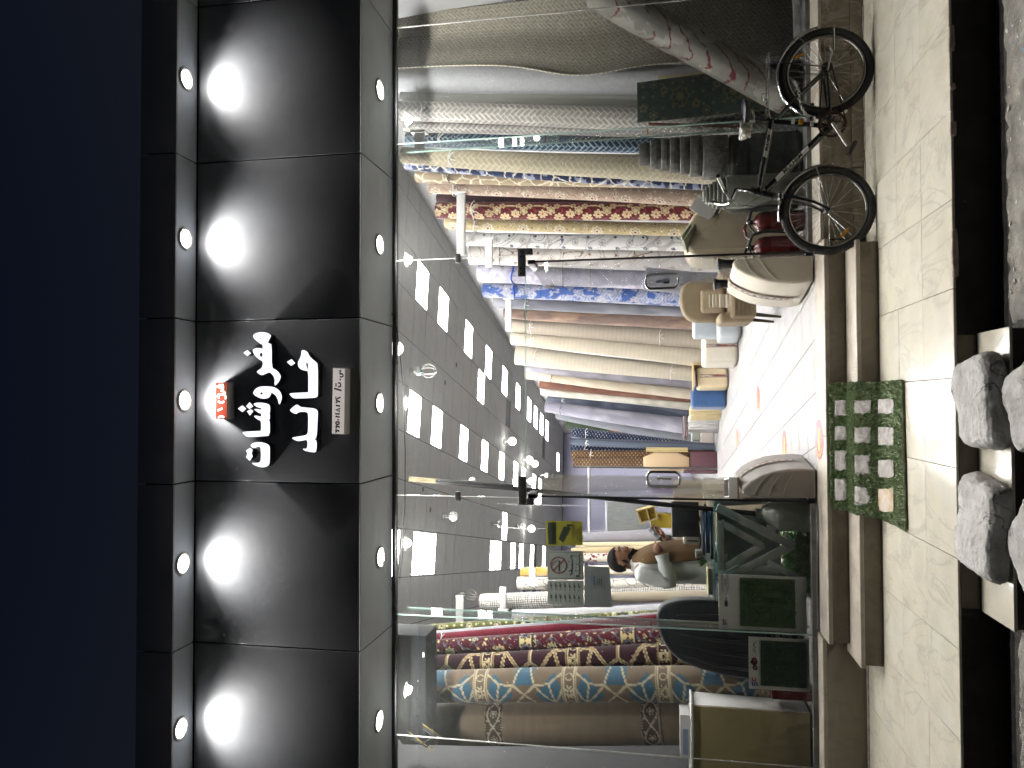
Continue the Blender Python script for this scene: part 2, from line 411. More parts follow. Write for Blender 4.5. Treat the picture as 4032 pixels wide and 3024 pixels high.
for k, (a, b) in enumerate([(1.135, 1.62), (1.623, 2.45), (2.453, 3.3), (3.303, 5.0)]):
    MB().box(a, b, -0.285, 0.0, -0.2815, -0.20+0.004*k).build('panel', m_plinth, pr, bevel=0.002)
    MB().box(a, b, -0.281-0.0012*k, 0.0, -0.2+0.004*k+0.001, -0.002).build('panel', m_plinth if k in (1, 2) else m_plinth2, pr, bevel=0.002)
MB().box(1.132, 5.0, -0.292, 0.055, -0.001, 0.020).build('coping', m_slab, pr, bevel=0.003)
pl = thing('shop_plinth', 'plain grey-beige plinth under the left glass panes beside the step', 'plinth', (-3.2, -0.1, -0.29))
MB().box(-5.0, -1.675, -0.175, 0.0, -0.2815, -0.012).build('panel', m_plinth2, pl, bevel=0.002)
MB().box(-5.0, -1.672, -0.185, 0.055, -0.011, 0.016).build('coping', m_slab, pl, bevel=0.003)
for k in range(26):
    x = -4.2 + k*0.095 + random.uniform(-.02, .02)
    if x < -1.76: lump('mortar_chip', (x, -0.185, -0.283), 0.13, 0.03, 0.02, m_mortar, 40+k, pl, sub=2)
for k in range(14):
    lump('mortar_chip', (1.3+k*0.27, -0.292, -0.281), 0.2, 0.02, 0.012, m_mortar, 80+k, pr, sub=2)

# ---- street steps below the pavement, with boulders on them
ss = thing('street_step', 'marble-topped step down to the street with boulders on it', 'step', (-0.34, -2.0, -0.5))
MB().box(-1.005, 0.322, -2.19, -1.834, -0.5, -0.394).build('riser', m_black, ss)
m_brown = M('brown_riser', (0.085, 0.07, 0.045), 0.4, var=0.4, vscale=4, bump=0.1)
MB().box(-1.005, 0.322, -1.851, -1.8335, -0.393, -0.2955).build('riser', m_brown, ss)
for k, (a, b) in enumerate([(-1.012, -0.63), (-0.628, -0.19), (-0.188, 0.328)]):
    MB().box(a, b, -2.205, -1.852, -0.3935, -0.379-0.0006*k).build('tile', m_tile, ss, bevel=0.0015)
m_rock = M('grey_rock', (0.50, 0.49, 0.47), 0.9, col2=(0.32, 0.305, 0.285), vscale=9, bump=0.9, bscale=35)
def add_cracks(m, scale, width, dark):
    nt = m.node_tree; b = nt.nodes['Principled BSDF']; src = b.inputs['Base Color'].links[0].from_socket
    tc = nt.nodes.new('ShaderNodeTexCoord'); mp = nt.nodes.new('ShaderNodeMapping'); mp.inputs['Scale'].default_value = (1.6, 0.7, 1.0); nt.links.new(tc.outputs['Object'], mp.inputs[0])
    nz = nt.nodes.new('ShaderNodeTexNoise'); nz.inputs['Scale'].default_value = scale; nz.inputs['Detail'].default_value = 5; nz.inputs['Distortion'].default_value = 0.8; nt.links.new(mp.outputs[0], nz.inputs['Vector'])
    s = nt.nodes.new('ShaderNodeMath'); s.operation = 'SUBTRACT'; s.inputs[1].default_value = 0.5; nt.links.new(nz.outputs['Fac'], s.inputs[0])
    a = nt.nodes.new('ShaderNodeMath'); a.operation = 'ABSOLUTE'; nt.links.new(s.outputs[0], a.inputs[0])
    r = nt.nodes.new('ShaderNodeMapRange'); r.inputs[1].default_value = 0; r.inputs[2].default_value = width; r.inputs[3].default_value = 0.85; r.inputs[4].default_value = 0; nt.links.new(a.outputs[0], r.inputs[0])
    n2 = nt.nodes.new('ShaderNodeTexNoise'); n2.inputs['Scale'].default_value = scale*0.7; nt.links.new(tc.outputs['Object'], n2.inputs['Vector'])
    r2 = nt.nodes.new('ShaderNodeMapRange'); r2.inputs[1].default_value = 0.48; r2.inputs[2].default_value = 0.62; nt.links.new(n2.outputs['Fac'], r2.inputs[0])
    mm = nt.nodes.new('ShaderNodeMath'); mm.operation = 'MULTIPLY'; nt.links.new(r.outputs[0], mm.inputs[0]); nt.links.new(r2.outputs[0], mm.inputs[1])
    x = nt.nodes.new('ShaderNodeMix'); x.data_type = 'RGBA'; nt.links.new(mm.outputs[0], x.inputs['Factor']); nt.links.new(src, x.inputs['A']); x.inputs['B'].default_value = (*dark, 1)
    nt.links.new(x.outputs['Result'], b.inputs['Base Color'])
add_cracks(m_rock, 5.0, 0.022, (0.05, 0.042, 0.034))
def boulder(name, label, c, sx, sy, sz, seed, rz=0):
    """flat-topped quarry stone: irregular outline, bulging sides, slightly uneven worn top"""
    from mathutils import noise
    n = 150; base_r = [(0.90, 0.0), (0.99, 0.12), (1.03, 0.35), (1.0, 0.62), (0.955, 0.82), (0.89, 0.94), (0.80, 0.985), (0.6, 1.0), (0.35, 1.0), (0.12, 1.0)]
    rings = [(float(np.interp(u, range(10), [r_[0] for r_ in base_r])), float(np.interp(u, range(10), [r_[1] for r_ in base_r]))) for u in np.linspace(0, 9, 46)]
    v = []; f = []
    for k, (q, h) in enumerate(rings):
        for i in range(n):
            a = 2*math.pi*i/n; e = 5.0
            r = 1/((abs(math.cos(a))**e+abs(math.sin(a))**e)**(1/e))
            r *= 1+0.10*noise.noise(Vector((math.cos(a)*1.1+seed*3.1, math.sin(a)*1.1, seed)))+0.045*noise.noise(Vector((math.cos(a)*3.3, math.sin(a)*3.3, seed*2.7)))
            x, y = math.cos(a)*r*q*sx/2, math.sin(a)*r*q*sy/2
            z = h*sz + (0.016*noise.noise(Vector((x*7, y*7, seed*1.9)))+0.004*noise.fractal(Vector((x*30, y*30, seed)), 0.7, 2.2, 5))*(1 if h > .3 else .2) + 0.05*x*math.sin(seed)
            w = 0.006*noise.fractal(Vector((x*16, y*16, z*22+seed)), 0.8, 2.1, 4)
            v.append((x+math.cos(a)*w, y+math.sin(a)*w, max(0.0, z)))
    for k in range(len(rings)-1):
        for i in range(n): f.append((k*n+i, k*n+(i+1) % n, (k+1)*n+(i+1) % n, (k+1)*n+i))
    f.append(tuple(range(n))[::-1]); f.append(tuple((len(rings)-1)*n+i for i in range(n)))
    R2 = Matrix.Rotation(rz, 3, 'Z'); mb = MB(); mb.add([tuple(R2 @ Vector(p_)+Vector(c)) for p_ in v], f, True)
    return tag(mb.build(name, m_rock), label, 'boulder', 'boulders used as street steps')
boulder('boulder', 'large grey boulder on the marble street step, right of the pair', (-0.005, -2.03, -0.379), 0.42, 0.40, 0.108, 2, 0.06)
boulder('boulder', 'large grey boulder on the marble street step, left of the pair', (-0.575, -2.03, -0.379), 0.44, 0.41, 0.108, 5, -0.08)
boulder('boulder', 'grey boulder on the street below the right step boulder, cut by the frame', (-0.02, -2.40, -0.49), 0.36, 0.34, 0.15, 9, 0.3)
boulder('boulder', 'grey boulder on the street below the left step boulder, cut by the frame', (-0.61, -2.42, -0.49), 0.38, 0.36, 0.15, 12, 0.7)

# ================================================================== FACADE
m_acp = M('dark_composite_panel', (0.20, 0.206, 0.222), 0.5, metal=0.0, var=0.10, vscale=2.5, bump=0.02, bscale=300, spec=0.3, coat=0.35)
m_acp_uplit = M('uplit_composite_panel', (0.63, 0.68, 0.75), 0.42, var=0.08, vscale=2.0, bump=0.02, bscale=300)  # fascia cladding, colour lightened for upward bounce light and cooled against its warmth
m_para = M('parapet_panel', (0.42, 0.41, 0.42), 0.45, var=0.15, vscale=2)
m_gap = M('panel_gap', (0.01, 0.01, 0.012), 0.8)
m_trim = M('dark_trim', (0.06, 0.06, 0.065), 0.5)
m_bldg = M('building_wall', (0.09, 0.09, 0.09), 0.9, var=0.2, vscale=2)
JX = [3.015-1.2*k for k in range(-2, 7)]   # joints from right to left
fa = thing('shop_fascia', 'dark grey metal-panel shop fascia and overhang above the glass front', 'fascia', (0, -0.5, 3.24))
for k in range(len(JX)-1):
    x1, x0 = JX[k]-0.005, JX[k+1]+0.005
    MB().box(x0, x1, -0.684, -0.66, 3.2485+0.012, 4.557).build('fascia_panel', m_acp, fa, bevel=0.004)
    MB().box(x0, x1, -0.930, -0.6845, 4.567, 4.59).build('overhang_panel', m_acp_uplit, fa, bevel=0.003)
    MB().box(x0, x1, -0.950, -0.931, 4.5605, 4.849).build('parapet_panel', m_para, fa, bevel=0.004)
    MB().box(x0, x1, -0.684, -0.012, 3.2485, 3.258).build('soffit_panel', m_acp_uplit, fa, bevel=0.002)
MB().box(JX[-1], JX[0], -0.655, 0.02, 3.262, 4.86).build('backing', m_gap, fa)
MB().box(JX[-1], JX[0], -0.925, -0.656, 4.595, 4.80).build('overhang_core', m_gap, fa)
MB().box(JX[-1], JX[0], -0.012, 0.03, 3.213, 3.2485).build('head_trim', m_trim, fa)
# the plain building to both sides and above, mostly outside the frame
bw = thing('building_wall', 'plain building wall above and beside the shop front', 'wall', (0, 1, -0.3))
MB().box(-9.0, -4.2, 0.0, 0.3, -0.3, 4.8).build('wall_piece', m_bldg, bw)
MB().box(5.42, 9.0, 0.0, 0.3, -0.3, 4.8).build('wall_piece', m_bldg, bw)

# ---- recessed downlights
m_chrome = M('chrome', (0.62, 0.62, 0.62), 0.12, metal=1.0)
m_ring = M('white_ring', (0.55, 0.55, 0.53), 0.35)
def downlight(x, y, z, label, group, estr, watts, cone, blend=0.22, warm=(1.0, 0.975, 0.93)):
    t = thing('recessed_downlight', label, 'downlight', (x, y, z), group)
    MB().lathe([(0.086, -0.003), (0.086, -0.010), (0.078, -0.013), (0.066, -0.010), (0.064, 0.002)], (x, y, z), n=32, cap=False).build('trim_ring', m_ring, t)
    MB().lathe([(0.0, -0.006), (0.058, -0.006), (0.064, -0.003)], (x, y, z), n=28, cap=False).build('lens', emat('lamp_lens_%g' % estr, warm, estr), t)
    ld = bpy.data.lights.new('downlight_beam', 'SPOT'); ld.energy = watts*random.uniform(0.86, 1.12); ld.color = warm; ld.spot_size = math.radians(cone); ld.spot_blend = blend; ld.shadow_soft_size = 0.035
    lo = bpy.data.objects.new('downlight_beam', ld); C.objects.link(lo); lo.parent = t; lo.location = (0, 0, -0.022)
    lo.rotation_euler = (0, 0, 0); lo['kind'] = 'helper'
    return t
pos = ['at the far right end', 'second from the right', 'above the red branch sign', 'second from the left', 'at the far left end']
for k, (x, y) in enumerate([(2.403, -0.828), (1.214, -0.825), (0.019, -0.822), (-1.173, -0.826), (-2.36, -0.838)]):
    downlight(x, y, 4.567, 'round lit downlight in the upper overhang ' + pos[k], 'downlights in the upper overhang', 26.0, 46, 142, 0.85)
pos[2] = 'in the middle'
for k, (x, y) in enumerate([(2.422, -0.319), (1.219, -0.32), (-0.004, -0.316), (-1.186, -0.295), (-2.42, -0.318)]):
    downlight(x, y, 3.2485, 'round lit downlight in the lower soffit above the glass, ' + pos[k], 'downlights in the lower soffit', 26.0, 72, 179, 0.06)

# ---- illuminated sign: two rows of raised Arabic letters, red branch plate, number plate
m_letter = emat('letter_face', (0.93, 0.93, 1.0), 1.15)
m_return = M('letter_return', (0.03, 0.03, 0.035), 0.4)
SIGN = {'letters':[('letter',1,[[(0.4917,4.0495),(0.5046,4.0411),(0.515,4.0073),(0.5162,3.9686),(0.5104,3.937),(0.497,3.9159),(0.4891,3.9075),(0.4666,3.9193),(0.4377,3.9353),(0.4309,3.9156),(0.4229,3.903),(0.2558,3.9022),(0.2425,3.8728),(0.2229,3.8483),(0.1969,3.8308),(0.1712,3.8342),(0.1455,3.8514),(0.1231,3.8757),(0.1392,3.8793),(0.165,3.8759),(0.1877,3.883),(0.2072,3.897),(0.2236,3.9181),(0.2141,3.9425),(0.1996,3.981),(0.2115,4.0021),(0.2279,4.0212),(0.2407,4.0023),(0.2502,3.9848),(0.2695,3.9722),(0.3052,3.9724),(0.312,3.9921),(0.3285,4.0168),(0.3516,4.0381),(0.3778,4.0524),(0.3908,4.0503),(0.4003,4.0313),(0.4011,4.0032),(0.3962,3.9785),(0.3928,3.9729),(0.424,3.9731),(0.4321,3.9928),(0.4554,4.0246),(0.4754,4.0458)],[(0.4635,4.0014),(0.4807,3.9839),(0.4678,3.9873)],[(0.3507,3.9734),(0.3415,3.9756),(0.336,3.9815),(0.3361,3.9889),(0.3418,3.9949),(0.351,3.9973),(0.3601,3.995),(0.3657,3.9891),(0.3656,3.9817),(0.3598,3.9757)]]),('dot',1,[[(0.3679,4.1351),(0.3883,4.104),(0.3651,4.0735),(0.344,4.1038)]]),('letter',1,[[(0.0722,4.0471),(0.0884,4.0402),(0.1091,4.0192),(0.1205,3.9841),(0.1202,3.928),(0.1154,3.8861),(0.0971,3.8512),(0.0744,3.8302),(0.0486,3.8218),(0.0164,3.8244),(-0.0158,3.8402),(0.0036,3.8473),(0.0229,3.8509),(0.0488,3.8649),(0.065,3.8824),(0.0748,3.9034),(0.0554,3.9103),(0.0393,3.9206),(0.0297,3.9486),(0.0311,3.9836),(0.0429,4.0118),(0.056,4.0365)],[(0.0686,3.9705),(0.0637,3.9725),(0.0607,3.9777),(0.0607,3.9842),(0.0638,3.9895),(0.0687,3.9915),(0.0737,3.9896),(0.0767,3.9843),(0.0767,3.9778),(0.0736,3.9725)]]),('letter',1,[[(-0.0089,4.0453),(0.0008,4.0256),(0.0027,3.9905),(-0.0026,3.9484),(-0.0124,3.9204),(-0.0285,3.9133),(-0.0705,3.9145),(-0.0737,3.9201),(-0.0802,3.9152),(-0.1189,3.915),(-0.1267,3.9233),(-0.135,3.9149),(-0.2382,3.9144),(-0.2417,3.9542),(-0.2471,4.0102),(-0.2502,4.0911),(-0.236,4.1124),(-0.2179,4.1337),(-0.2101,4.1126),(-0.2066,4.0526),(-0.2044,3.9894),(-0.1998,3.9824),(-0.1319,3.9828),(-0.1255,4.0003),(-0.1113,4.025),(-0.0932,4.0427),(-0.0931,4.011),(-0.1028,3.9843),(-0.0802,3.9795),(-0.0737,4.0006),(-0.0608,4.0218),(-0.0445,4.0408),(-0.0446,4.0113),(-0.0511,3.9832),(-0.0381,3.9797),(-0.0349,4.0043),(-0.0232,4.029)]]),('dot',1,[[(-0.0424,4.1759),(-0.0184,4.142),(-0.0425,4.11),(-0.0672,4.1396)]]),('dot',1,[[(-0.025,4.1101),(0.0042,4.0834),(-0.0251,4.055),(-0.0445,4.0853)]]),('dot',1,[[(-0.0607,4.1042),(-0.0465,4.0747),(-0.0594,4.0534),(-0.0919,4.08)]]),('letter',1,[[(-0.3103,4.0675),(-0.294,4.0521),(-0.286,4.017),(-0.287,3.9749),(-0.2964,3.9399),(-0.3091,3.9175),(-0.3316,3.9132),(-0.4282,3.9148),(-0.4476,3.9182),(-0.4639,3.9391),(-0.4694,3.967),(-0.4647,4.002),(-0.4523,4.0372),(-0.4364,4.0584),(-0.4372,4.0232),(-0.4343,3.9952),(-0.4161,3.9827),(-0.3355,3.9831),(-0.3194,3.9923),(-0.3208,4.0098),(-0.3314,4.0378),(-0.3231,4.0555)]]),('dot',1,[[(-0.3495,4.1103),(-0.3285,4.0787),(-0.3426,4.0575),(-0.3685,4.0658),(-0.3911,4.0572),(-0.4237,4.0796),(-0.3968,4.11),(-0.3721,4.0975)]]),('letter',2,[[(0.3785,3.6691),(0.3815,3.6553),(0.3682,3.6244),(0.3391,3.6105),(0.3164,3.5899),(0.2969,3.5625),(0.2774,3.5433),(0.0602,3.5426),(0.0379,3.5479),(0.0336,3.6026),(0.0313,3.6643),(0.0302,3.7262),(0.0451,3.747),(0.0664,3.7644),(0.0707,3.7333),(0.0736,3.6713),(0.0746,3.6164),(0.0797,3.6151),(0.227,3.6156),(0.2304,3.6341),(0.2371,3.6651),(0.2535,3.6892),(0.2793,3.6983),(0.3017,3.6929),(0.324,3.6792),(0.3496,3.671)],[(0.3009,3.6296),(0.2783,3.6185),(0.2399,3.6184),(0.2463,3.6253),(0.2721,3.6343)]]),('dot',2,[[(0.2965,3.7896),(0.3167,3.7551),(0.2873,3.7259),(0.2684,3.7583)]]),('letter',2,[[(-0.0558,3.7604),(-0.0352,3.7397),(-0.0109,3.704),(-0.0193,3.6916),(-0.0321,3.6709),(-0.0354,3.6229),(-0.0406,3.5681),(-0.0547,3.5442),(-0.0802,3.5421),(-0.2522,3.5504),(-0.26,3.5708),(-0.2713,3.5503),(-0.3477,3.5521),(-0.3574,3.567),(-0.3514,3.608),(-0.3454,3.6422),(-0.3295,3.6594),(-0.3325,3.6354),(-0.3228,3.6204),(-0.2654,3.6206),(-0.272,3.6562),(-0.2774,3.6919),(-0.2692,3.7181),(-0.2546,3.7443),(-0.2468,3.7182),(-0.2401,3.6701),(-0.2303,3.6221),(-0.1952,3.6154),(-0.0802,3.6145),(-0.0661,3.6296),(-0.0642,3.6708),(-0.0706,3.6948),(-0.0821,3.7085),(-0.0738,3.7327)]])],'red':[(-0.1188,4.2387),(0.151,4.2404),(0.1498,4.3389),(-0.1163,4.337)],'num':[(-0.2272,3.3307),(0.2446,3.3245),(0.2495,3.4199),(-0.2226,3.4266)],'redtext':[[(0.122,4.2858),(0.1153,4.2884),(0.1118,4.2952),(0.1131,4.3029),(0.1186,4.3079),(0.1257,4.308),(0.1312,4.303),(0.1324,4.2953),(0.1287,4.2885),(0.122,4.2858)],[(0.1312,4.2887),(0.1363,4.2759),(0.1219,4.273),(0.0991,4.2743),(0.0881,4.277)],[(0.1203,4.3237)],[(0.0895,4.2956),(0.0881,4.277),(0.0815,4.2635),(0.0684,4.2555)],[(0.0606,4.2982),(0.0622,4.3045),(0.06,4.3106),(0.0548,4.3146),(0.0482,4.3151),(0.0423,4.312),(0.039,4.3064),(0.0394,4.2999)],[(0.0602,4.294),(0.0633,4.274),(0.0535,4.254),(0.0372,4.2504),(0.0294,4.2596)],[(0.0146,4.3129),(0.0035,4.295),(0.0034,4.2772),(0.0125,4.263)],[(-0.0551,4.3175),(-0.0395,4.2762)],[(-0.1091,4.3121),(-0.0981,4.2943),(-0.0981,4.2765),(-0.1071,4.2622)]],'numtext':[[(0.2285,3.3553),(0.2268,3.37),(0.2184,3.3552),(0.2173,3.37),(0.2076,3.3552),(0.2058,3.3673),(0.2012,3.3418),(0.1885,3.3404),(0.1823,3.3518),(0.1856,3.3652)],[(0.1647,3.3618)],[(0.1414,3.3785),(0.1381,3.3617),(0.1223,3.3583),(0.1147,3.3617),(0.1117,3.3784)],[(0.1327,3.394)],[(0.12,3.3939)],[(0.1024,3.4087),(0.0856,3.3515)],[(0.0428,3.3937),(0.0226,3.395),(0.0389,3.3601)],[(0.015,3.395),(0.0137,3.3849),(0.0011,3.3869),(0.0024,3.3963)],[(0.0137,3.3849),(0.0048,3.3627)],[(-0.0198,3.3949),(-0.0242,3.3626)],[(-0.0419,3.3613),(-0.0514,3.3948),(-0.0621,3.3625)],[(-0.0735,3.3974),(-0.0823,3.3913),(-0.0773,3.3813),(-0.0848,3.3759),(-0.0735,3.3665)],[(-0.0975,3.3974),(-0.1025,3.3651)],[(-0.1215,3.3771)],[(-0.1454,3.3677),(-0.1515,3.3708),(-0.1548,3.3787),(-0.1537,3.3878),(-0.1487,3.3937),(-0.1422,3.3937),(-0.1373,3.3878),(-0.1361,3.3788),(-0.1393,3.3708),(-0.1454,3.3677)],[(-0.1619,3.3958),(-0.1669,3.3851),(-0.172,3.3945),(-0.177,3.385),(-0.1808,3.3958)],[(-0.1657,3.3878),(-0.1744,3.3649)],[(-0.1909,3.3984),(-0.1959,3.3877),(-0.201,3.3971),(-0.206,3.3876),(-0.2111,3.3984)],[(-0.1947,3.3904),(-0.2034,3.3675)]]}
YF = -0.684
def letter_obj(name, polys, parent, depth=0.07):
    polys = [[p for p in q] for q in polys]
    back = curve_mesh(polys, YF - 0.005 - depth/2, depth)
    o = link(name, back, m_return, parent)
    face = curve_mesh(polys, YF - 0.0065 - depth, 0.003)
    link('lit_face', face, m_letter, o)
    return o
w1 = thing('channel_letter_sign', 'upper row of white lit Arabic channel letters on the fascia', 'sign', (0, YF, 4.0))
w2 = thing('channel_letter_sign', 'lower row of white lit Arabic channel letters on the fascia', 'sign', (0, YF, 3.7))
for nm, word, polys in SIGN['letters']:
    letter_obj(nm, [smooth_poly(p, 1) if len(p) > 8 else p for p in polys], w1 if word == 1 else w2, 0.075 if nm == 'letter' else 0.06)
def plate_sign(name, label, quad, depth, face, edge):
    t = thing(name, label, 'sign', (sum(p[0] for p in quad)/4, YF, min(p[1] for p in quad)))
    MB().prism(quad, YF-0.004, YF-depth).build('box', edge, t, bevel=0.003)
    cxx = sum(p[0] for p in quad)/4; czz = sum(p[1] for p in quad)/4
    q2 = [(cxx+(p[0]-cxx)*(1-0.022), czz+(p[1]-czz)*(1-0.09)) for p in quad]
    MB().prism(q2, YF-depth-0.001, YF-depth-0.004).build('face', face, t)
    return t
m_red = M('red_acrylic', lin('#a8391c'), 0.35, emit=lin('#d8451d'), estr=0.12)
m_white_pl = M('white_plastic', (0.72, 0.71, 0.69), 0.4, var=0.05)
m_numface = M('lit_number_face', (0.62, 0.58, 0.55), 0.5, var=0.12, vscale=8, emit=(0.8, 0.72, 0.68), estr=0.42)
rs = plate_sign('branch_sign', 'small red box sign with white Arabic lettering above the large letters', SIGN['red'], 0.10, m_red, m_white_pl)
ns = plate_sign('number_sign', 'long white box sign with black Arabic numerals below the large letters', SIGN['num'], 0.10, m_numface, m_white_pl)
m_ink = M('black_ink', (0.012, 0.012, 0.014), 0.6)
m_wink = M('white_ink', (0.8, 0.76, 0.68), 0.6, emit=(0.8, 0.72, 0.6), estr=0.5)
def flat3(Y): return lambda x, z, d=0.0: (x, Y, z)
link('lettering', strokes_mesh(SIGN['redtext'], 0.016, flat3(YF-0.1055)), m_wink, rs)
link('lettering', strokes_mesh(SIGN['numtext'], 0.011, flat3(YF-0.1055)), m_ink, ns)

# ---- frameless glass front
m_glass = glassmat('clear_glass', (0.984, 0.99, 0.987), 1.0, 0.010)
m_gedge = M('green_glass_edge', (0.36, 0.52, 0.47), 0.15, spec=0.6, var=0.1)
m_seal = M('silicone_seal', (0.45, 0.45, 0.43), 0.5)
m_blk = M('black_metal', (0.012, 0.012, 0.013), 0.4)
m_alu = M('aluminium_channel', (0.20, 0.20, 0.19), 0.5, metal=0.3, var=0.3, vscale=12)
def pane(name, label, x0, x1, z0, z1, group='panes of the frameless glass front'):
    t = thing(name, label, 'window', ((x0+x1)/2, 0, z0), group)
    MB().box(x0+0.003, x1-0.003, -0.005, 0.005, z0, z1).build('pane', m_glass, t)
    return t
px = [(2.10, 3.06, 'between the right glass fin and the right edge'), (1.15, 2.10, 'between the door and the right glass fin, behind the bicycle'), (-1.70, -0.745, 'between the door and the left glass fin, with stickers'), (-2.655, -1.70, 'left of the left glass fin, before the brown carpets')]
for x0, x1, w in px:
    t = pane('window_pane', 'tall clear glass pane ' + w, x0, x1, 0.03, 3.213)
    MB().box(x0+0.003, x1-0.003, -0.022, 0.022, 0.0205, 0.052).build('base_channel', m_alu, t)
for x0, x1, w in [(3.06, 4.02, 'at the far right edge of the shop front'), (-3.61, -2.655, 'at the far left edge of the shop front')]:
    t = pane('window_pane', 'tall clear glass pane ' + w, x0, x1, 0.03, 3.213)
    MB().box(x0+0.003, x1-0.003, -0.022, 0.022, 0.0205, 0.052).build('base_channel', m_alu, t)
tr = pane('transom_pane', 'wide glass transom above the open double door', -0.745, 1.15, 2.160, 3.213)
for x, w in [(3.06, 'right of the bicycle'), (1.15, 'beside the right door leaf'), (-0.745, 'beside the left door leaf'), (-2.655, 'over the brown banded carpet')]:
    z0 = 0.055 if abs(x) > 2 else 2.2
    tag(MB().box(x-0.0028, x+0.0028, -0.0055, 0.0055, z0, 3.212).build('glass_joint', m_seal), 'thin vertical joint between glass panes ' + w, 'glass joint')
MB().box(-0.74, 1.145, -0.004, 0.004, 2.154, 2.1595).build('edge', m_gedge, tr)
for x, w in [(2.10, 'right'), (-1.70, 'left')]:
    t = thing('glass_fin', 'green-edged vertical glass fin stiffening the %s panes' % w, 'glass fin', (x, 0.1, 0.03))
    MB().box(x-0.006, x+0.006, 0.0065, 0.208, 0.03, 3.21).build('fin_pane', m_glass, t)
    MB().box(x-0.006, x+0.006, 0.2085, 0.212, 0.03, 3.21).build('polished_edge', m_gedge, t)
    MB().box(x-0.004, x+0.004, -0.0055, 0.006, 0.055, 3.21).build('joint', m_gedge, t)
    for z in (2.0, 1.2): MB().box(x-0.03, x+0.03, 0.07, 0.075, z, z+0.008).build('clip', M('copper_clip', (0.25, 0.1, 0.04), 0.4, metal=.6), t)
for x, w in [(1.15, 'right'), (-0.745, 'left')]:
    s = 1 if x > 0 else -1
    t = thing('corner_patch', 'black L-shaped metal patch fitting above the %s door hinge' % w, 'fitting', (x, 0, 2.1))
    MB().box(min(x-s*0.165, x+s*0.055), max(x-s*0.165, x+s*0.055), -0.022, 0.022, 2.157, 2.215).build('plate', m_blk, t, bevel=0.004)
    MB().box(min(x+s*0.005, x+s*0.0545), max(x+s*0.005, x+s*0.0545), -0.0215, 0.0215, 2.10, 2.1565).build('side_plate', m_blk, t, bevel=0.004)
    for dx in (-.14, -.10, .03, -.01):
        MB().lathe([(0.006, -0.0225), (0.006, -0.0245)], (x+s*dx, 0, 2.19), axis='Y', n=10).build('screw', m_chrome, t)
    t = thing('glass_clamp', 'small black clamp on the glass joint above the %s door leaf' % w, 'clamp', (x, 0, 2.72))
    MB().box(x-0.035, x+0.035, -0.016, 0.016, 2.685, 2.725).build('clamp_body', m_blk, t, bevel=0.004)
# door leaves, both swung inwards
def leaf(hx, fx, fy, label, s):
    t = thing('glass_door', label, 'door', (hx, 0.02, 0.01), 'leaves of the glass double door')
    d = Vector((fx-hx, fy-0.02, 0)); L = d.length; d.normalize(); n = Vector((-d.y, d.x, 0))
    def quadbox(a0, a1, w, z0, z1, off=0.0):
        P = lambda a, b, z: Vector((hx, 0.02, z)) + d*a + n*(b+off)
        v = [P(a0, -w, z0), P(a1, -w, z0), P(a1, w, z0), P(a0, w, z0), P(a0, -w, z1), P(a1, -w, z1), P(a1, w, z1), P(a0, w, z1)]
        return MB().add(v, [(0, 3, 2, 1), (4, 5, 6, 7), (0, 1, 5, 4), (1, 2, 6, 5), (2, 3, 7, 6), (3, 0, 4, 7)])
    quadbox(0.012, L, 0.006, 0.015, 2.14).build('pane', m_glass, t)
    quadbox(0.0, 0.011, 0.0075, 0.015, 2.14).build('hinge_seal', m_blk, t)
    quadbox(0.0, 0.15, 0.016, 2.085, 2.145).build('top_patch', m_blk, t, bevel=0.003)
    quadbox(0.0, 0.15, 0.016, 0.012, 0.06).build('bottom_patch', m_blk, t, bevel=0.003)
    quadbox(L-0.06, L, 0.012, 2.05, 2.075).build('edge_clip', m_alu, t)
    c = Vector((hx, 0.02, 0)) + d*(L-0.12)
    pts = []
    for k in range(32):
        a = 2*math.pi*k/32; ex = math.copysign(abs(math.cos(a))**0.6, math.cos(a)); ez = math.copysign(min(1, abs(math.sin(a))*1.0)**0.55, math.sin(a))
        pts.append((c.x + ex*0.064, c.y, 1.096 + math.sin(a)*0.05 + (0.088 if math.sin(a) > 0.02 else (-0.088 if math.sin(a) < -0.02 else 0))))
    MB().tube(pts, 0.0125, 10, closed=True).build('handle', m_chrome, t)
    MB().obox((c.x, c.y+0.05, 1.03), 0.018, 0.03, 0.12, 0).build('lock_bar', m_blk, t, bevel=0.003)
    if s > 0: MB().obox((c.x, c.y+0.05, 1.035), 0.036, 0.032, 0.05, 0).build('lock_case', m_blk, t, bevel=0.004)
    return t
leaf(1.105, 1.035, 0.93, 'right glass door leaf swung open inwards with tubular handle', 1)
leaf(-0.735, -0.655, 0.93, 'left glass door leaf swung open inwards with tubular handle', -1)

# ================================================================== HALL INSIDE
m_ftile = M('white_floor_tile', (0.60, 0.59, 0.585), 0.15, var=0.03, vscale=3, spec=0.5)
m_grout = M('grey_grout', (0.16, 0.155, 0.15), 0.8)
m_wall = M('white_wall', (0.62, 0.62, 0.63), 0.8, var=0.04, vscale=3)
m_lav = M('lavender_wall', (0.46, 0.46, 0.60), 0.8, var=0.04, vscale=3)
m_ceil = M('white_ceiling_tile', (0.88, 0.88, 0.875), 0.55, var=0.05, vscale=6, bump=0.05, bscale=200)
m_grid = M('ceiling_grid', (0.06, 0.06, 0.065), 0.6)
m_darkwall = M('dark_display_wall', (0.008, 0.009, 0.012), 0.6, var=0.2)
def clip_poly(poly, ymin):
    out = []
    for i in range(len(poly)):
        a, b = poly[i], poly[(i+1) % len(poly)]
        ia, ib = a[1] >= ymin, b[1] >= ymin
        if ia: out.append(a)
        if ia != ib:
            t = (ymin-a[1])/(b[1]-a[1]); out.append((a[0]+(b[0]-a[0])*t, ymin))
    return out
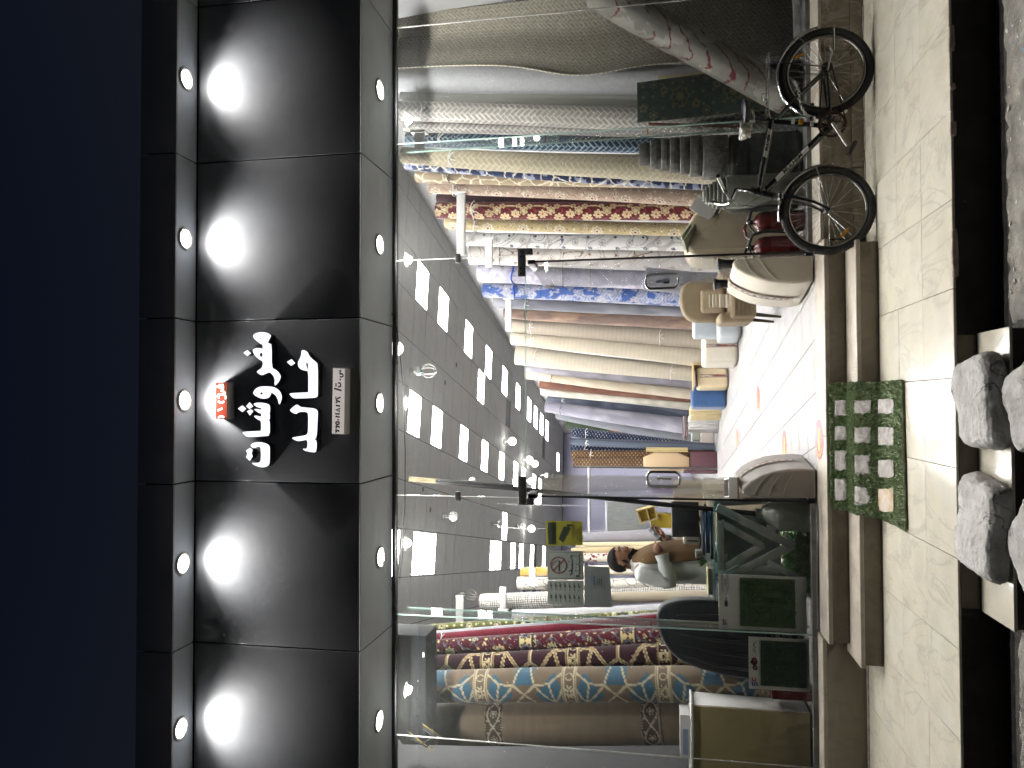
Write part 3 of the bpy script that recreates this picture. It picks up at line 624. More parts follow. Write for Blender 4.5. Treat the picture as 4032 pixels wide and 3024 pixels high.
def room_poly(a0, a1, b0, b1): return [tuple(room(a, b)[:2]) for a, b in ((a0, b0), (a0, b1), (a1, b1), (a1, b0))]
fl = thing('floor', None, None, (0, 0, -0.02)); tag(fl, kind='structure')
base = clip_poly(room_poly(-1.2, A1, B0, B1), 0.02)
MB().prism(base, -0.03, -0.0035, 'XY').build('floor_base', m_grout, fl)
FT = 0.385; gp = 0.003; cnt = 0; rest = MB(); sh = None
for i in range(-3, 53):
    for j in range(-9, 9):
        a0, b0 = 0.04+i*0.372, 0.07+j*FT
        if b0+FT > B1-0.02 or b0 < B0: continue
        poly = clip_poly(room_poly(a0+gp, a0+0.372-gp, b0+gp, b0+FT-gp), 0.021)
        if len(poly) < 3: continue
        if cnt < 292 and i < 24 and -5 <= j <= 7:
            full = len(poly) == 4 and min(p[1] for p in poly) > 0.03
            if full and sh is not None:
                o = bpy.data.objects.new('tile', sh[0]); C.objects.link(o); o.parent = fl
                o.location = Vector((*poly[0], 0)) - Vector((*sh[1], 0)); cnt += 1
            else:
                o = MB().prism(poly, -0.003, 0.0, 'XY').build('tile', m_ftile, fl); cnt += 1
                if full: sh = (o.data, poly[0])
        else: rest.prism(poly, -0.003, 0.0, 'XY')
tag(rest.build('far_tiles', m_ftile, fl), kind='stuff')
# walls
def wallseg(name, a0, b0, a1, b1, z0, z1, mat, th=0.08, out=1):
    p, q = room(a0, b0), room(a1, b1); d = (q-p).normalized(); n = Vector((d.y, -d.x, 0))*th*out
    poly = [(p.x, p.y), (q.x, q.y), (q.x+n.x, q.y+n.y), (p.x+n.x, p.y+n.y)]
    return tag(MB().prism(poly, z0, z1, 'XY').build(name, mat), kind='structure')
wallseg('wall_right', -0.3, 3.62, A1, 2.95, -0.02, ZC+0.3, m_wall, out=1)
wallseg('wall_left', 2.3, B0, A1, B0, -0.02, ZC+0.3, m_wall, out=-1)
wallseg('wall_back', A1, B0-0.1, A1, B1+0.1, -0.02, ZC+0.3, m_lav, out=-1)
tag(MB().box(-4.2, -3.43, 0.04, 0.16, -0.02, 4.9).build('wall_front', m_darkwall), kind='structure')
tag(MB().box(3.66, 5.3, 0.25, 0.34, -0.02, 4.9).build('wall_front', m_darkwall), kind='structure')
# closing side wall of the window bay on the left, in a near-black tone
tag(MB().box(-3.43, -3.34, 0.17, 3.0, -0.02, ZC).build('wall_left_bay', m_darkwall), kind='structure')
# ceiling: grid sheet above, lay-in tiles and light panels in it
ce = thing('ceiling', None, None, (0, 8, ZC)); tag(ce, kind='structure')
MB().prism(clip_poly(room_poly(-1.5, A1+0.1, B0-0.1, B1+0.1), 0.03), ZC+0.012, ZC+0.05, 'XY').build('grid', m_grid, ce)
TB, TA = 0.59, 0.5325
b_lines = [2.05+k*TB for k in range(-9, 2)]
lights = {}
def cell(a, b): return (int(math.floor((a-3.375)/TA)), int(math.floor((b-2.05)/TB)))
LP = [(0.55, 2.34), (2.05, 2.34), (0.75, .57), (2.05, .57), (0.9, -1.2), (1.9, -1.2), (3.64, 2.34), (4.75, 2.34), (6.3, 2.34), (7.9, 2.34), (9.5, 2.34), (11.1, 2.3), (12.7, 2.3), (13.8, 2.3), (14.8, 2.3), (16.0, 2.3),
      (3.64, .57), (4.75, .57), (6.3, .57), (7.9, .57), (9.5, .57), (11.1, .57), (12.4, .57), (13.5, .57), (14.8, .57), (18.4, 1.75),
      (7.5, 1.75), (3.2, -1.2), (4.3, -1.2), (4.8, -1.2), (8.8, -1.2), (9.6, -1.2), (11.2, -1.2), (12.4, -1.2), (13.8, -1.2), (16.0, -1.2), (10.1, -0.6)]
LCELLS = set(cell(a, b) for a, b in LP)
DARK = set([cell(9.98, 1.75), cell(15.3, 1.75), cell(14.3, -1.2)])
ctm = None; pcm = None; cnt = 0; crest = MB()
tile_me = MB().prism([tuple((room(a, b))[:2]) for a, b in ((-TA/2+.007, -TB/2+.006), (-TA/2+.007, TB/2-.006), (TA/2-.007, TB/2-.006), (TA/2-.007, -TB/2+.006))], 0, 0.008, 'XY').mesh('tile')
tile_me.materials.append(m_ceil)
def cc(i, j): return room(3.375+(i+.5)*TA, 2.05+(j+.5)*TB)
for i in range(-7, 31):
    for j in range(-9, 3):
        if (i, j) in LCELLS or (i, j) in DARK: continue
        c = cc(i, j)
        if c.y < 0.45: continue
        bb = 2.05+(j+.5)*TB
        if bb < B0+0.25: continue
        if -3 <= i < 27 and cnt < 298:
            o = bpy.data.objects.new('tile', tile_me); C.objects.link(o); o.parent = ce
            o.location = Vector((c.x, c.y, ZC+0.002)) - Vector((0, 8, ZC)); cnt += 1
            o.rotation_euler = (random.uniform(-.006, .006), random.uniform(-.006, .006), 0)
        else:
            crest.prism([tuple((c+room(a, b))[:2]) for a, b in ((-TA/2+.007, -TB/2+.006), (-TA/2+.007, TB/2-.006), (TA/2-.007, TB/2-.006), (TA/2-.007, -TB/2+.006))], ZC+0.002, ZC+0.010, 'XY')
tag(crest.build('far_tiles', m_ceil, ce), kind='stuff')
# one sagging loose tile
m_lp = emat('light_panel', (1.0, 0.985, 0.965), 50.0, 'FRONT')
m_frame = M('lamp_frame', (0.6, 0.6, 0.6), 0.4)
rows = {1: 'right', -2: 'middle', -3: 'middle'}
for (i, j) in sorted(LCELLS):
    c = cc(i, j); aa = 3.375+(i+.5)*TA
    row = 'right-hand row' if j >= 0 else ('stray panel right of the middle row' if j == -1 else 'stray panel left of the middle row' if j == -4 else ('middle row' if j == -3 else 'left-hand row'))
    same = sorted([q[0] for q in LCELLS if q[1] == j]); idx = same.index(i)+1
    ordn = ['nearest', 'second', 'third', 'fourth', 'fifth', 'sixth', 'seventh', 'eighth', 'ninth', 'tenth', 'eleventh', 'twelfth'][idx-1]
    t = thing('ceiling_light', '%s square fluorescent ceiling panel from the front, %s' % (ordn, row) if len(same) > 1 else 'single square fluorescent ceiling panel, ' + row, 'ceiling light', (c.x, c.y, ZC), 'lit square panels in the hall ceiling')
    hb, ha = TB/2-.006, TA/2-.006
    fr = MB()
    for (a0, a1, b0, b1) in ((-ha, -ha+.012, -hb, hb), (ha-.012, ha, -hb, hb), (-ha+.012, ha-.012, -hb, -hb+.012), (-ha+.012, ha-.012, hb-.012, hb)):
        fr.prism([tuple((c+room(a, b))[:2]) for a, b in ((a0, b0), (a0, b1), (a1, b1), (a1, b0))], ZC-0.003, ZC+0.008, 'XY')
    fr.build('frame', m_frame, t)
    for k in range(5):
        b0 = -hb+.016+(2*hb-.032)*k/5; b1 = b0+(2*hb-.032)/5-.006
        q = MB(); q.add([(*tuple((c+room(a, b))[:2]), ZC+0.001) for a, b in ((-ha+.014, b0), (ha-.014, b0), (ha-.014, b1), (-ha+.014, b1))], [(3, 2, 1, 0)])
        link('tube_cover', q.mesh(fix=False), m_lp, t)
# bulbs on the ceiling
m_bulbglass = M('opal_bulb_glass', (0.75, 0.74, 0.70), 0.25)
m_bulb_on = emat('lit_bulb', (1.0, 0.97, 0.9), 7.0)
m_teal = M('teal_collar', (0.05, 0.25, 0.28), 0.4)
def globe(px, label, on=True, r=0.075, grp='globe bulbs hanging from the hall ceiling'):
    x, y = px; t = thing('ceiling_bulb', label, 'bulb', (x, y, ZC), grp)
    MB().lathe([(0.05, -0.001), (0.05, -0.02), (0.022, -0.03), (0.022, -0.10)], (x, y, ZC), n=16).build('holder', m_white_pl, t)
    zc = ZC-0.10-r*0.9
    MB().lathe([(0.02, r*0.95)]+[(r*math.sin(u), r*math.cos(u)) for u in [0.3+k*2.84/9 for k in range(10)]], (x, y, zc), n=18, cap=False).build('globe', m_bulb_on if on else m_bulbglass, t)
def lotus(px, label):
    x, y = px; t = thing('lotus_lamp', label, 'bulb', (x, y, ZC), 'unlit lotus-shaped spiral lamps')
    MB().lathe([(0.055, -0.001), (0.055, -0.012), (0.02, -0.02), (0.02, -0.06)], (x, y, ZC), n=16).build('holder', m_ring, t)
    MB().lathe([(0.03, -0.061), (0.055, -0.08), (0.06, -0.12), (0.05, -0.135)], (x, y, ZC), n=18).build('ballast', m_bulbglass, t)
    MB().lathe([(0.052, -0.136), (0.052, -0.15)], (x, y, ZC), n=18).build('collar', m_teal, t)
    for k in range(6):
        a = k*math.pi/3; pts = []
        for q in range(9):
            u = q/8; rr = 0.03+0.055*math.sin(math.pi*u)**0.8; pts.append((x+math.cos(a)*rr, y+math.sin(a)*rr, ZC-0.15-0.19*u))
        MB().tube(pts, 0.010, 6).build('tube', m_bulbglass, t)
BULBS = [('G', (0.616, 2.447), 'big lit globe bulb close behind the glass, top middle'), ('L', (0.403, 3.518), 'unlit lotus lamp in front of the middle light row'), ('L', (-3.001, 5.762), 'unlit lotus lamp beside the black-checked carpet roll'), ('G', (-0.808, 9.673), 'lit globe bulb left of the dark ceiling gap'), ('G', (-1.344, 11.849), 'lit globe bulb deep in the hall, front of a pair'), ('G', (-1.504, 12.671), 'lit globe bulb deep in the hall, rear of a pair'), ('O', (-1.676, 5.03), 'unlit pale dome lamp over the desk, nearest'), ('O', (-1.284, 6.207), 'unlit pale bulb beside the left door patch'), ('O', (-2.3, 8.414), 'unlit white bulb before the yellow camera sticker'), ('G', (-2.994, 12.118), 'small lit bulb right above the yellow camera sticker'), ('O', (-2.762, 11.03), 'unlit pear bulb before the yellow camera sticker'), ('G', (-2.485, 13.152), 'lit bulb just left of the black left door patch'), ('G', (-1.876, 12.143), 'lit bulb in the far middle of the ceiling'), ('O', (-1.974, 14.804), 'small white lamp far at the back of the ceiling')]
for kind, (x, y), lab in BULBS:
    if kind == 'L': lotus((x, y), lab)
    else: globe((x, y), lab, on=(kind == 'G'), r=0.085 if kind == 'G' else 0.07)
m_dk = M('hole_dark', (0.05, 0.045, 0.04), 0.8)
for k, (a, b) in enumerate([(5.0, 1.3), (5.6, 1.72), (4.2, -.35), (4.6, -.6), (6.1, -2.0), (6.9, -2.1), (4.4, -2.2)]):
    c = room(a, b); t = thing('empty_spot_ring', 'empty round spotlight hole in the hall ceiling, number %s from the right' % ['two', 'one', 'three', 'four', 'five', 'six', 'seven'][k], 'ceiling hole', (c.x, c.y, ZC), 'empty spotlight holes in the hall ceiling')
    MB().lathe([(0.045, 0.0), (0.045, -0.006), (0.032, -0.006), (0.032, 0.0)], (c.x, c.y, ZC), n=16, cap=False).build('ring', m_ring, t)
    MB().lathe([(0.0, -0.001), (0.032, -0.001)], (c.x, c.y, ZC), n=16, cap=False).build('hole', m_dk, t)

# ================================================================== CARPET PATTERNS (colour per surface point)
def _h(ix, iy, seed): 
    n = (ix.astype(np.int64)*374761393 + iy.astype(np.int64)*668265263 + seed*144665) & 0x7fffffff
    n = ((n ^ (n >> 13))*1274126177) & 0x7fffffff
    return ((n ^ (n >> 16)) & 0xffff)/65535.0
def vn(x, y, seed=0):
    ix, iy = np.floor(x), np.floor(y); fx, fy = x-ix, y-iy; fx = fx*fx*(3-2*fx); fy = fy*fy*(3-2*fy)
    a, b, c, d = _h(ix, iy, seed), _h(ix+1, iy, seed), _h(ix, iy+1, seed), _h(ix+1, iy+1, seed)
    return (a*(1-fx)+b*fx)*(1-fy)+(c*(1-fx)+d*fx)*fy
def fbm(x, y, seed=0, o=4):
    r = 0; a = 0.5; 
    for k in range(o): r = r+a*vn(x*2**k, y*2**k, seed+k*17); a *= 0.5
    return r/(1-0.5**o)
def col(c): return np.array(lin(c) if isinstance(c, str) else c)[None, :]
def mixc(base, c, m): m = np.clip(m, 0, 1)[:, None]; return base*(1-m)+np.broadcast_to(c, base.shape)*m
def plain(c, var=0.12, sc=6, seed=0, streak=(1, 1)):
    c = col(c)
    def f(s, t): return c*(1-var+2*var*fbm(s*sc*streak[0], t*sc*streak[1], seed)[:, None])
    return f
def ribs(c, dark=0.72, pitch=0.018, seed=0, along=True):
    c = col(c)
    def f(s, t):
        k = 0.5+0.5*np.cos(2*np.pi*(s if along else t)/pitch); k2 = 0.5+0.5*np.cos(2*np.pi*t/0.011)
        return c*((dark+(1-dark)*k)*(0.93+0.07*k2)*(0.93+0.14*fbm(s*9, t*5, seed)))[:, None]
    return f
def herring(bg, line, sc=0.034, w=0.13, seed=0):
    bg, line = col(bg), col(line)
    def f(s, t):
        x = (s+t)/sc*0.7071; y = (t-s)/sc*0.7071; i, j = np.floor(x), np.floor(y); fx, fy = x-i, y-j; m = np.mod(i-j, 4)
        L, R_, B, T = fx < w, fx > 1-w, fy < w, fy > 1-w
        e = np.where(m == 0, L | B | T, np.where(m == 1, R_ | B | T, np.where(m == 2, L | R_ | T, L | R_ | B)))
        base = bg*(0.85+0.3*fbm(s*30, t*30, seed)[:, None])
        return mixc(base, line, e*0.85)
    return f
def cracks(bg, line, sc=0.11, w=0.07, seed=0, bg2=None):
    bg, line = col(bg), col(line)
    def f(s, t):
        x, y = s/sc + 0.35*fbm(s*14, t*14, seed+5), t/sc*0.75 + 0.35*fbm(s*14, t*14, seed+9)
        ix, iy = np.floor(x), np.floor(y); d1 = np.full(x.shape, 9.0); d2 = d1.copy()
        for a in (-1, 0, 1):
            for b in (-1, 0, 1):
                cx_, cy__ = ix+a, iy+b; px_ = cx_+_h(cx_, cy__, seed); py_ = cy__+_h(cx_, cy__, seed+3)
                d = np.hypot(x-px_, y-py_); n1 = np.minimum(d1, d); d2 = np.where(d < d1, d1, np.minimum(d2, d)); d1 = n1
        base = bg*(0.85+0.3*fbm(s*12, t*12, seed)[:, None])
        if bg2 is not None: base = mixc(base, col(bg2), (fbm(s*16, t*16, seed+2) > 0.55)*0.8)
        return mixc(base, line, ((d2-d1) < w)*0.9)
    return f
def ros(base, s, t, ps, pt, R, n, c1, c2, c3, off=(0, 0), mir=True):
    """rosettes on a lattice"""
    x = np.mod(s-off[0]+ps/2, ps)-ps/2; y = np.mod(t-off[1]+pt/2, pt)-pt/2
    r = np.hypot(x, y)/R; th = np.arctan2(y, x); pet = 0.62+0.38*np.abs(np.cos(n*th/2))
    base = mixc(base, col(c1), r < pet); base = mixc(base, col(c2), r < pet*0.72); base = mixc(base, col(c1), r < 0.42); return mixc(base, col(c3), r < 0.24)
def vines(s, t, k=1.0, w=0.16, ph=0.0):
    a = np.sin(26*k*s+2.6*np.sin(17*k*t+ph))*np.cos(19*k*t+2.2*np.sin(21*k*s+ph)); return np.abs(a) < w
def floral(bg, c1, c2, c3, pt=0.32, R=0.055, vine=0.1, dots=True, seed=0, band=None):
    bgc = col(bg)
    def f(s, t):
        b = np.broadcast_to(bgc, (len(s), 3))*(0.85+0.3*fbm(s*20, t*20, seed)[:, None])
        b = mixc(b, col(c2), vines(s, t, 1.1, vine, seed)*0.7)
        if dots: b = ros(b, s, t, 0.09, 0.08, 0.014, 4, c1, c3, c3, (0.02, 0.04))
        b = ros(b, s, t, 0.23, pt, R, 8, c1, c2, c3, (0.0, pt*0.25)); b = ros(b, s, t, 0.23, pt, R*0.6, 6, c2, c1, c3, (0.115, pt*0.75))
        b = ros(b, s, t, 0.23, pt, R*0.45, 5, c1, c3, c2, (0.06, pt*0.55)); b = ros(b, s, t, 0.23, pt, R*0.45, 5, c1, c3, c2, (-0.06, pt*0.95))
        if band:
            for (z0, z1) in band:
                m = (t > z0) & (t < z1); q = np.broadcast_to(col(c1), b.shape).copy()
                q = ros(q, s, t-z0, 0.14, z1-z0, (z1-z0)*.42, 8, bg, c2, c3, (0, (z1-z0)/2)); e = ((t-z0) < 0.015) | ((z1-t) < 0.015)
                q = mixc(q, col(c3), e); b = np.where(m[:, None], q, b)
        return b
    return f
def baroque_red():
    def f(s, t):
        b = np.broadcast_to(col('#4e141c'), (len(s), 3))*(0.8+0.4*fbm(s*25, t*25, 3)[:, None])
        P = 0.30; y = np.mod(t, P)/P; x = s
        v = vines(s, t, 1.7, 0.12, 1.0); b = mixc(b, col('#7a3a34'), v*0.7)
        # scalloped medallion edge down the length
        e = 0.01+0.045*np.abs(np.cos(np.pi*y)); b = mixc(b, col('#c9b48a'), np.abs(x-0.035-e*0.7) < 0.007)
        b = ros(b, s, t, 0.5, P, 0.062, 8, '#bdb193', '#a98d63', '#7a3a34', (-0.07, 0.06)); b = ros(b, s, t, 0.5, P, 0.05, 6, '#b3a484', '#8d7650', '#bdb193', (0.02, 0.15))
        b = ros(b, s, t, 0.5, P, 0.052, 7, '#bdb193', '#a98d63', '#8d3a34', (-0.02, 0.24)); b = ros(b, s, t, 0.5, P, 0.035, 5, '#b3a484', '#a98d63', '#5e1a22', (0.07, 0.09))
        b = ros(b, s, t, 0.5, P, 0.03, 5, '#b3a484', '#a98d63', '#5e1a22', (0.075, 0.21)); return b
    return f
def scrolls(bg, c1, c2, seed=0):
    def f(s, t):
        b = np.broadcast_to(col(bg), (len(s), 3))*(0.93+0.14*fbm(s*30, t*30, seed)[:, None])
        x, y = s*13, t*13
        u = np.sin(x+1.7*np.sin(y*0.8+seed))+np.sin(y*1.1+1.9*np.sin(x*0.9)); w = np.abs(u-np.round(u*1.2)/1.2)
        b = mixc(b, col(c2), (np.abs(u) < 0.16)*0.8); b = mixc(b, col(c1), (np.abs(u-0.9) < 0.10)*0.85)
        b = ros(b, s, t, 0.3, 0.34, 0.05, 10, c2, bg, c2, (0.02, 0.1)); b = ros(b, s, t, 0.3, 0.34, 0.028, 5, c1, c1, bg, (-0.06, 0.25)); b = ros(b, s, t, 0.3, 0.34, 0.02, 4, c1, c1, c1, (0.09, 0.28))
        return b
    return f
def abstract_blue(bg='#8a8a96', c1='#26447c', c2='#5d7196'):
    def f(s, t):
        b = np.broadcast_to(col(bg), (len(s), 3))*(0.9+0.2*fbm(s*30, t*30, 1)[:, None])
        n = fbm(s*13, t*9, 11); q = fbm(s*9+7, t*7, 23)
        st = np.sin((s*np.where(q > 0.5, 1, 0)+t*np.where(q > 0.5, 0.2, 1))*700) > 0.1
        b = mixc(b, col(c2), ((q > 0.46) & st)*0.75); b = mixc(b, col(c1), (n > 0.60)*0.9); b = mixc(b, col('#a9a8ae'), ((n > 0.40) & (n < 0.45))*0.8)
        g = vines(s, t, 3.2, 0.13, 2.0) & (fbm(s*8, t*6, 40) > 0.52); return mixc(b, col('#1f3560'), g*0.85)
    return f
def mottled(c1, c2, sc=7, seed=0, st=(1, 1), lo=.42, hi=.62):
    a, b_ = col(c1), col(c2)
    def f(s, t):
        n = fbm(s*sc*st[0], t*sc*st[1], seed, 5); k = np.clip((n-lo)/(hi-lo), 0, 1); return mixc(np.broadcast_to(a, (len(s), 3))*(0.93+0.14*fbm(s*60, t*60, seed+1)[:, None]), b_, k)
    return f
def checks(bg='#c9c6bf', line='#2c2926', sx=0.030, st=0.031, half=None):
    def f(s, t):
        j = 0.006*(fbm(s*14, t*14, 5)-.5)*2
        a = np.abs(np.mod(s+j, sx)-sx/2) > sx*0.36; b = np.abs(np.mod(t+j*1.5, st)-st/2) > st*0.36
        r = mixc(np.broadcast_to(col(bg), (len(s), 3)), col(line), (a | b)*0.9)
        return r
    return f
def dashes(bg, c, ps=0.05, pt=0.075, seed=0):
    def f(s, t):
        r = np.floor(s/ps); y = np.mod(t+np.mod(r, 2)*pt/2, pt); x = np.mod(s, ps)
        m = (np.abs(x-ps/2) < ps*0.34) & (np.abs(y-pt/2) < 0.0065)
        return mixc(np.broadcast_to(col(bg), (len(s), 3))*(0.8+0.4*fbm(s*40, t*20, seed)[:, None]), col(c), m*0.85)
    return f
def _star_dist(x, y, n, R, k):
    """distance to the edges of a {n/k} star centred at 0"""
    d = np.full(x.shape, 9.0)
    P = [(R*math.cos(2*math.pi*i/n), R*math.sin(2*math.pi*i/n)) for i in range(n)]
    for i in range(n):
        (ax, ay), (bx_, by_) = P[i], P[(i+k) % n]; vx, vy = bx_-ax, by_-ay; L2 = vx*vx+vy*vy
        u = np.clip(((x-ax)*vx+(y-ay)*vy)/L2, 0, 1); d = np.minimum(d, np.hypot(x-ax-u*vx, y-ay-u*vy))
    return d
def _seg_dist(x, y, pts):
    d = np.full(x.shape, 9.0)
    for (ax, ay), (bx_, by_) in zip(pts[:-1], pts[1:]):
        vx, vy = bx_-ax, by_-ay; L2 = vx*vx+vy*vy+1e-12
        u = np.clip(((x-ax)*vx+(y-ay)*vy)/L2, 0, 1); d = np.minimum(d, np.hypot(x-ax-u*vx, y-ay-u*vy))
    return d
def girih(bg, line, edge, alt=None, seed=0, P=0.80, wide=0.015):
    """strapwork lattice between bands of rosettes, repeating along the length"""
    L = [[(.13, .10), (.24, .115), (.32, .0), (.37, -.07), (.465, .0), (.56, -.07), (.61, .0), (.69, .115), (.80, .10)], [(.13, -.13), (.20, -.04), (.28, -.15), (.37, -.07)], [(.80, -.13), (.73, -.04), (.65, -.15), (.56, -.07)],
         [(.20, -.04), (.24, .115), (.20, .2)], [(.73, -.04), (.69, .115), (.73, .2)], [(.465, .0), (.465, .2)], [(.28, -.15), (.28, -.25)], [(.65, -.15), (.65, -.25)]]
    if alt is not None:
        L = [[(.13, -.20), (.37, .06), (.40, .16), (.42, .25)], [(.80, -.20), (.56, .06), (.53, .16), (.51, .25)], [(.13, .16), (.24, .07), (.37, .06), (.465, -.02), (.56, .06), (.69, .07), (.80, .16)], [(.13, .02), (.20, -.12), (.30, -.22)], [(.80, .02), (.73, -.12), (.63, -.22)], [(.39, -.10), (.465, -.02), (.54, -.10), (.54, -.18), (.465, -.25), (.39, -.18), (.39, -.10)], [(.24, .07), (.20, -.12)], [(.69, .07), (.73, -.12)]]
    def f(s, t):
        b = np.broadcast_to(col(bg), (len(s), 3))*(0.82+0.36*fbm(s*18, t*18, seed)[:, None]); y = np.mod(t-0.24, P); x = s
        if alt is not None:
            m = (np.abs(y-.465) > .10+.9*np.abs(x+.02)) & (np.abs(y-.465) < .34-.4*np.abs(x)) | ((np.abs(y-.465) < .09) & (x > .06)) | ((np.abs(y-.465) > .24) & (x < -.1)); b = mixc(b, col(alt)*(0.9+0.2*fbm(s*18, t*18, seed+4)[:, None]), m)
        d = np.full(s.shape, 9.0)
        for q in L: d = np.minimum(d, _seg_dist(y, x, q))
        b = mixc(b, col(edge), d < wide); b = mixc(b, col(line), d < wide-.005)
        m = y < 0.13; q = np.broadcast_to(col(bg), b.shape).copy()
        th = np.arctan2(x, y-.065); r = np.hypot(x, y-.065)
        q = mixc(q, col(edge), (np.abs(r-.045-.012*np.cos(10*th)) < .006) | (np.abs(r-.018) < .004) | ((np.abs(np.mod(th*10/np.pi/2+.5, 1)-.5) < .09) & (r > .02) & (r < .06)))
        xx = np.mod(x+.065, .26)-.13; th2 = np.arctan2(xx, y-.065); r2 = np.hypot(np.abs(xx)-.065, y-.065); q = mixc(q, col(edge), np.abs(r2-.03) < .004)
        q = mixc(q, col(line), (y < 0.022) | (y > 0.108)); q = mixc(q, col(edge), (np.abs(y-.022) < .003) | (np.abs(y-.108) < .003)); q = mixc(q, col(bg), ((np.abs(y-.011) < .004) | (np.abs(y-.119) < .004)) & (np.mod(s, .016) < .008))
        return np.where(m[:, None], q, b)
    return f
def banded(bg='#6f6457'):
    def f(s, t):
        b = np.broadcast_to(col(bg), (len(s), 3))*(0.86+0.28*fbm(s*7, t*24, 6)[:, None])
        for z0, z1 in ((2.52, 2.70), (1.12, 1.30), (0.2, 0.38)):
            m = (t > z0) & (t < z1); q = np.broadcast_to(col('#4e463d'), b.shape).copy(); yb = t-z0; w = z1-z0
            q = mixc(q, col('#a39a8c'), np.abs(np.abs(yb-w/2)-0.058*np.abs(np.sin(s*14))) < 0.007)
            q = ros(q, s, yb, 0.224, 9.0, 0.036, 8, '#a39a8c', '#4e463d', '#b6ad9f', (0.112, w/2)); q = ros(q, s, yb, 0.112, 9.0, 0.012, 4, '#a39a8c', '#4e463d', '#a39a8c', (0.056, w*0.2)); q = ros(q, s, yb, 0.112, 9.0, 0.012, 4, '#a39a8c', '#4e463d', '#a39a8c', (0.056, w*0.8))
            e = np.minimum(yb, w-yb); q = mixc(q, col('#8f8678'), (e < 0.024) & (e > 0.004)); zz = np.abs(np.mod(s, 0.02)-0.01) < e*0.45; q = mixc(q, col('#3d362f'), (e < 0.02) & zz)
            b = np.where(m[:, None], q, b)
        return b
    return f
def splash():
    def f(s, t):
        b = np.broadcast_to(col('#8d8b83'), (len(s), 3))*(0.8+0.4*fbm(s*18, t*14, 2)[:, None]); b = mixc(b, col('#b5b2a8'), (fbm(s*8, t*6, 8) > 0.55)*0.6)
        u = np.sin(18*t+5*np.sin(9*s+2)+4*fbm(s*7, t*7, 3)); m = (np.abs(u) < 0.20) & (fbm(s*6, t*5, 31) > 0.40); return mixc(b, col('#6a1f26'), m*0.9)
    return f

# one carpet material for all: colour from the weave above, plus pile relief
m_carpet = bpy.data.materials.new('carpet_pile'); m_carpet.use_nodes = True
nt = m_carpet.node_tree; b_ = nt.nodes['Principled BSDF']; at = nt.nodes.new('ShaderNodeAttribute'); at.attribute_name = 'weave'
tc_ = nt.nodes.new('ShaderNodeTexCoord'); nz = nt.nodes.new('ShaderNodeTexNoise'); nz.inputs['Scale'].default_value = 260; nz.inputs['Detail'].default_value = 3
nt.links.new(tc_.outputs['Object'], nz.inputs['Vector']); mr_ = nt.nodes.new('ShaderNodeMapRange'); mr_.inputs[3].default_value = 0.82; mr_.inputs[4].default_value = 1.18; nt.links.new(nz.outputs['Fac'], mr_.inputs[0])
ms_ = nt.nodes.new('ShaderNodeVectorMath'); ms_.operation = 'SCALE'; nt.links.new(at.outputs['Color'], ms_.inputs[0]); nt.links.new(mr_.outputs[0], ms_.inputs['Scale'])
nt.links.new(ms_.outputs[0], b_.inputs['Base Color']); b_.inputs['Roughness'].default_value = 0.95; b_.inputs['Specular IOR Level'].default_value = 0.15
b_.inputs['Sheen Weight'].default_value = 0.12
bp_ = nt.nodes.new('ShaderNodeBump'); bp_.inputs['Strength'].default_value = 0.35; bp_.inputs['Distance'].default_value = 0.004; nt.links.new(nz.outputs['Fac'], bp_.inputs['Height']); nt.links.new(bp_.outputs[0], b_.inputs['Normal'])
m_tie = M('white_string', (0.6, 0.6, 0.58), 0.8); m_tie_k = M('black_string', (0.03, 0.03, 0.03), 0.8); m_tie_b = M('blue_plastic_strip', lin('#2348a0'), 0.4)
m_core = M('carpet_backing', (0.36, 0.33, 0.28), 0.9, var=0.2, vscale=30)

def carpet_surface(name, V, F, cols, parent=None, mat=None):
    me = bpy.data.meshes.new(name); me.from_pydata(V.tolist(), [], F)
    ca = me.color_attributes.new('weave', 'FLOAT_COLOR', 'POINT'); c4 = np.ones((len(V), 4), np.float32); c4[:, :3] = cols; ca.data.foreach_set('color', c4.ravel())
    me.polygons.foreach_set('use_smooth', [True]*len(F)); me.materials.append(mat or m_carpet); return link(name, me, None, parent)

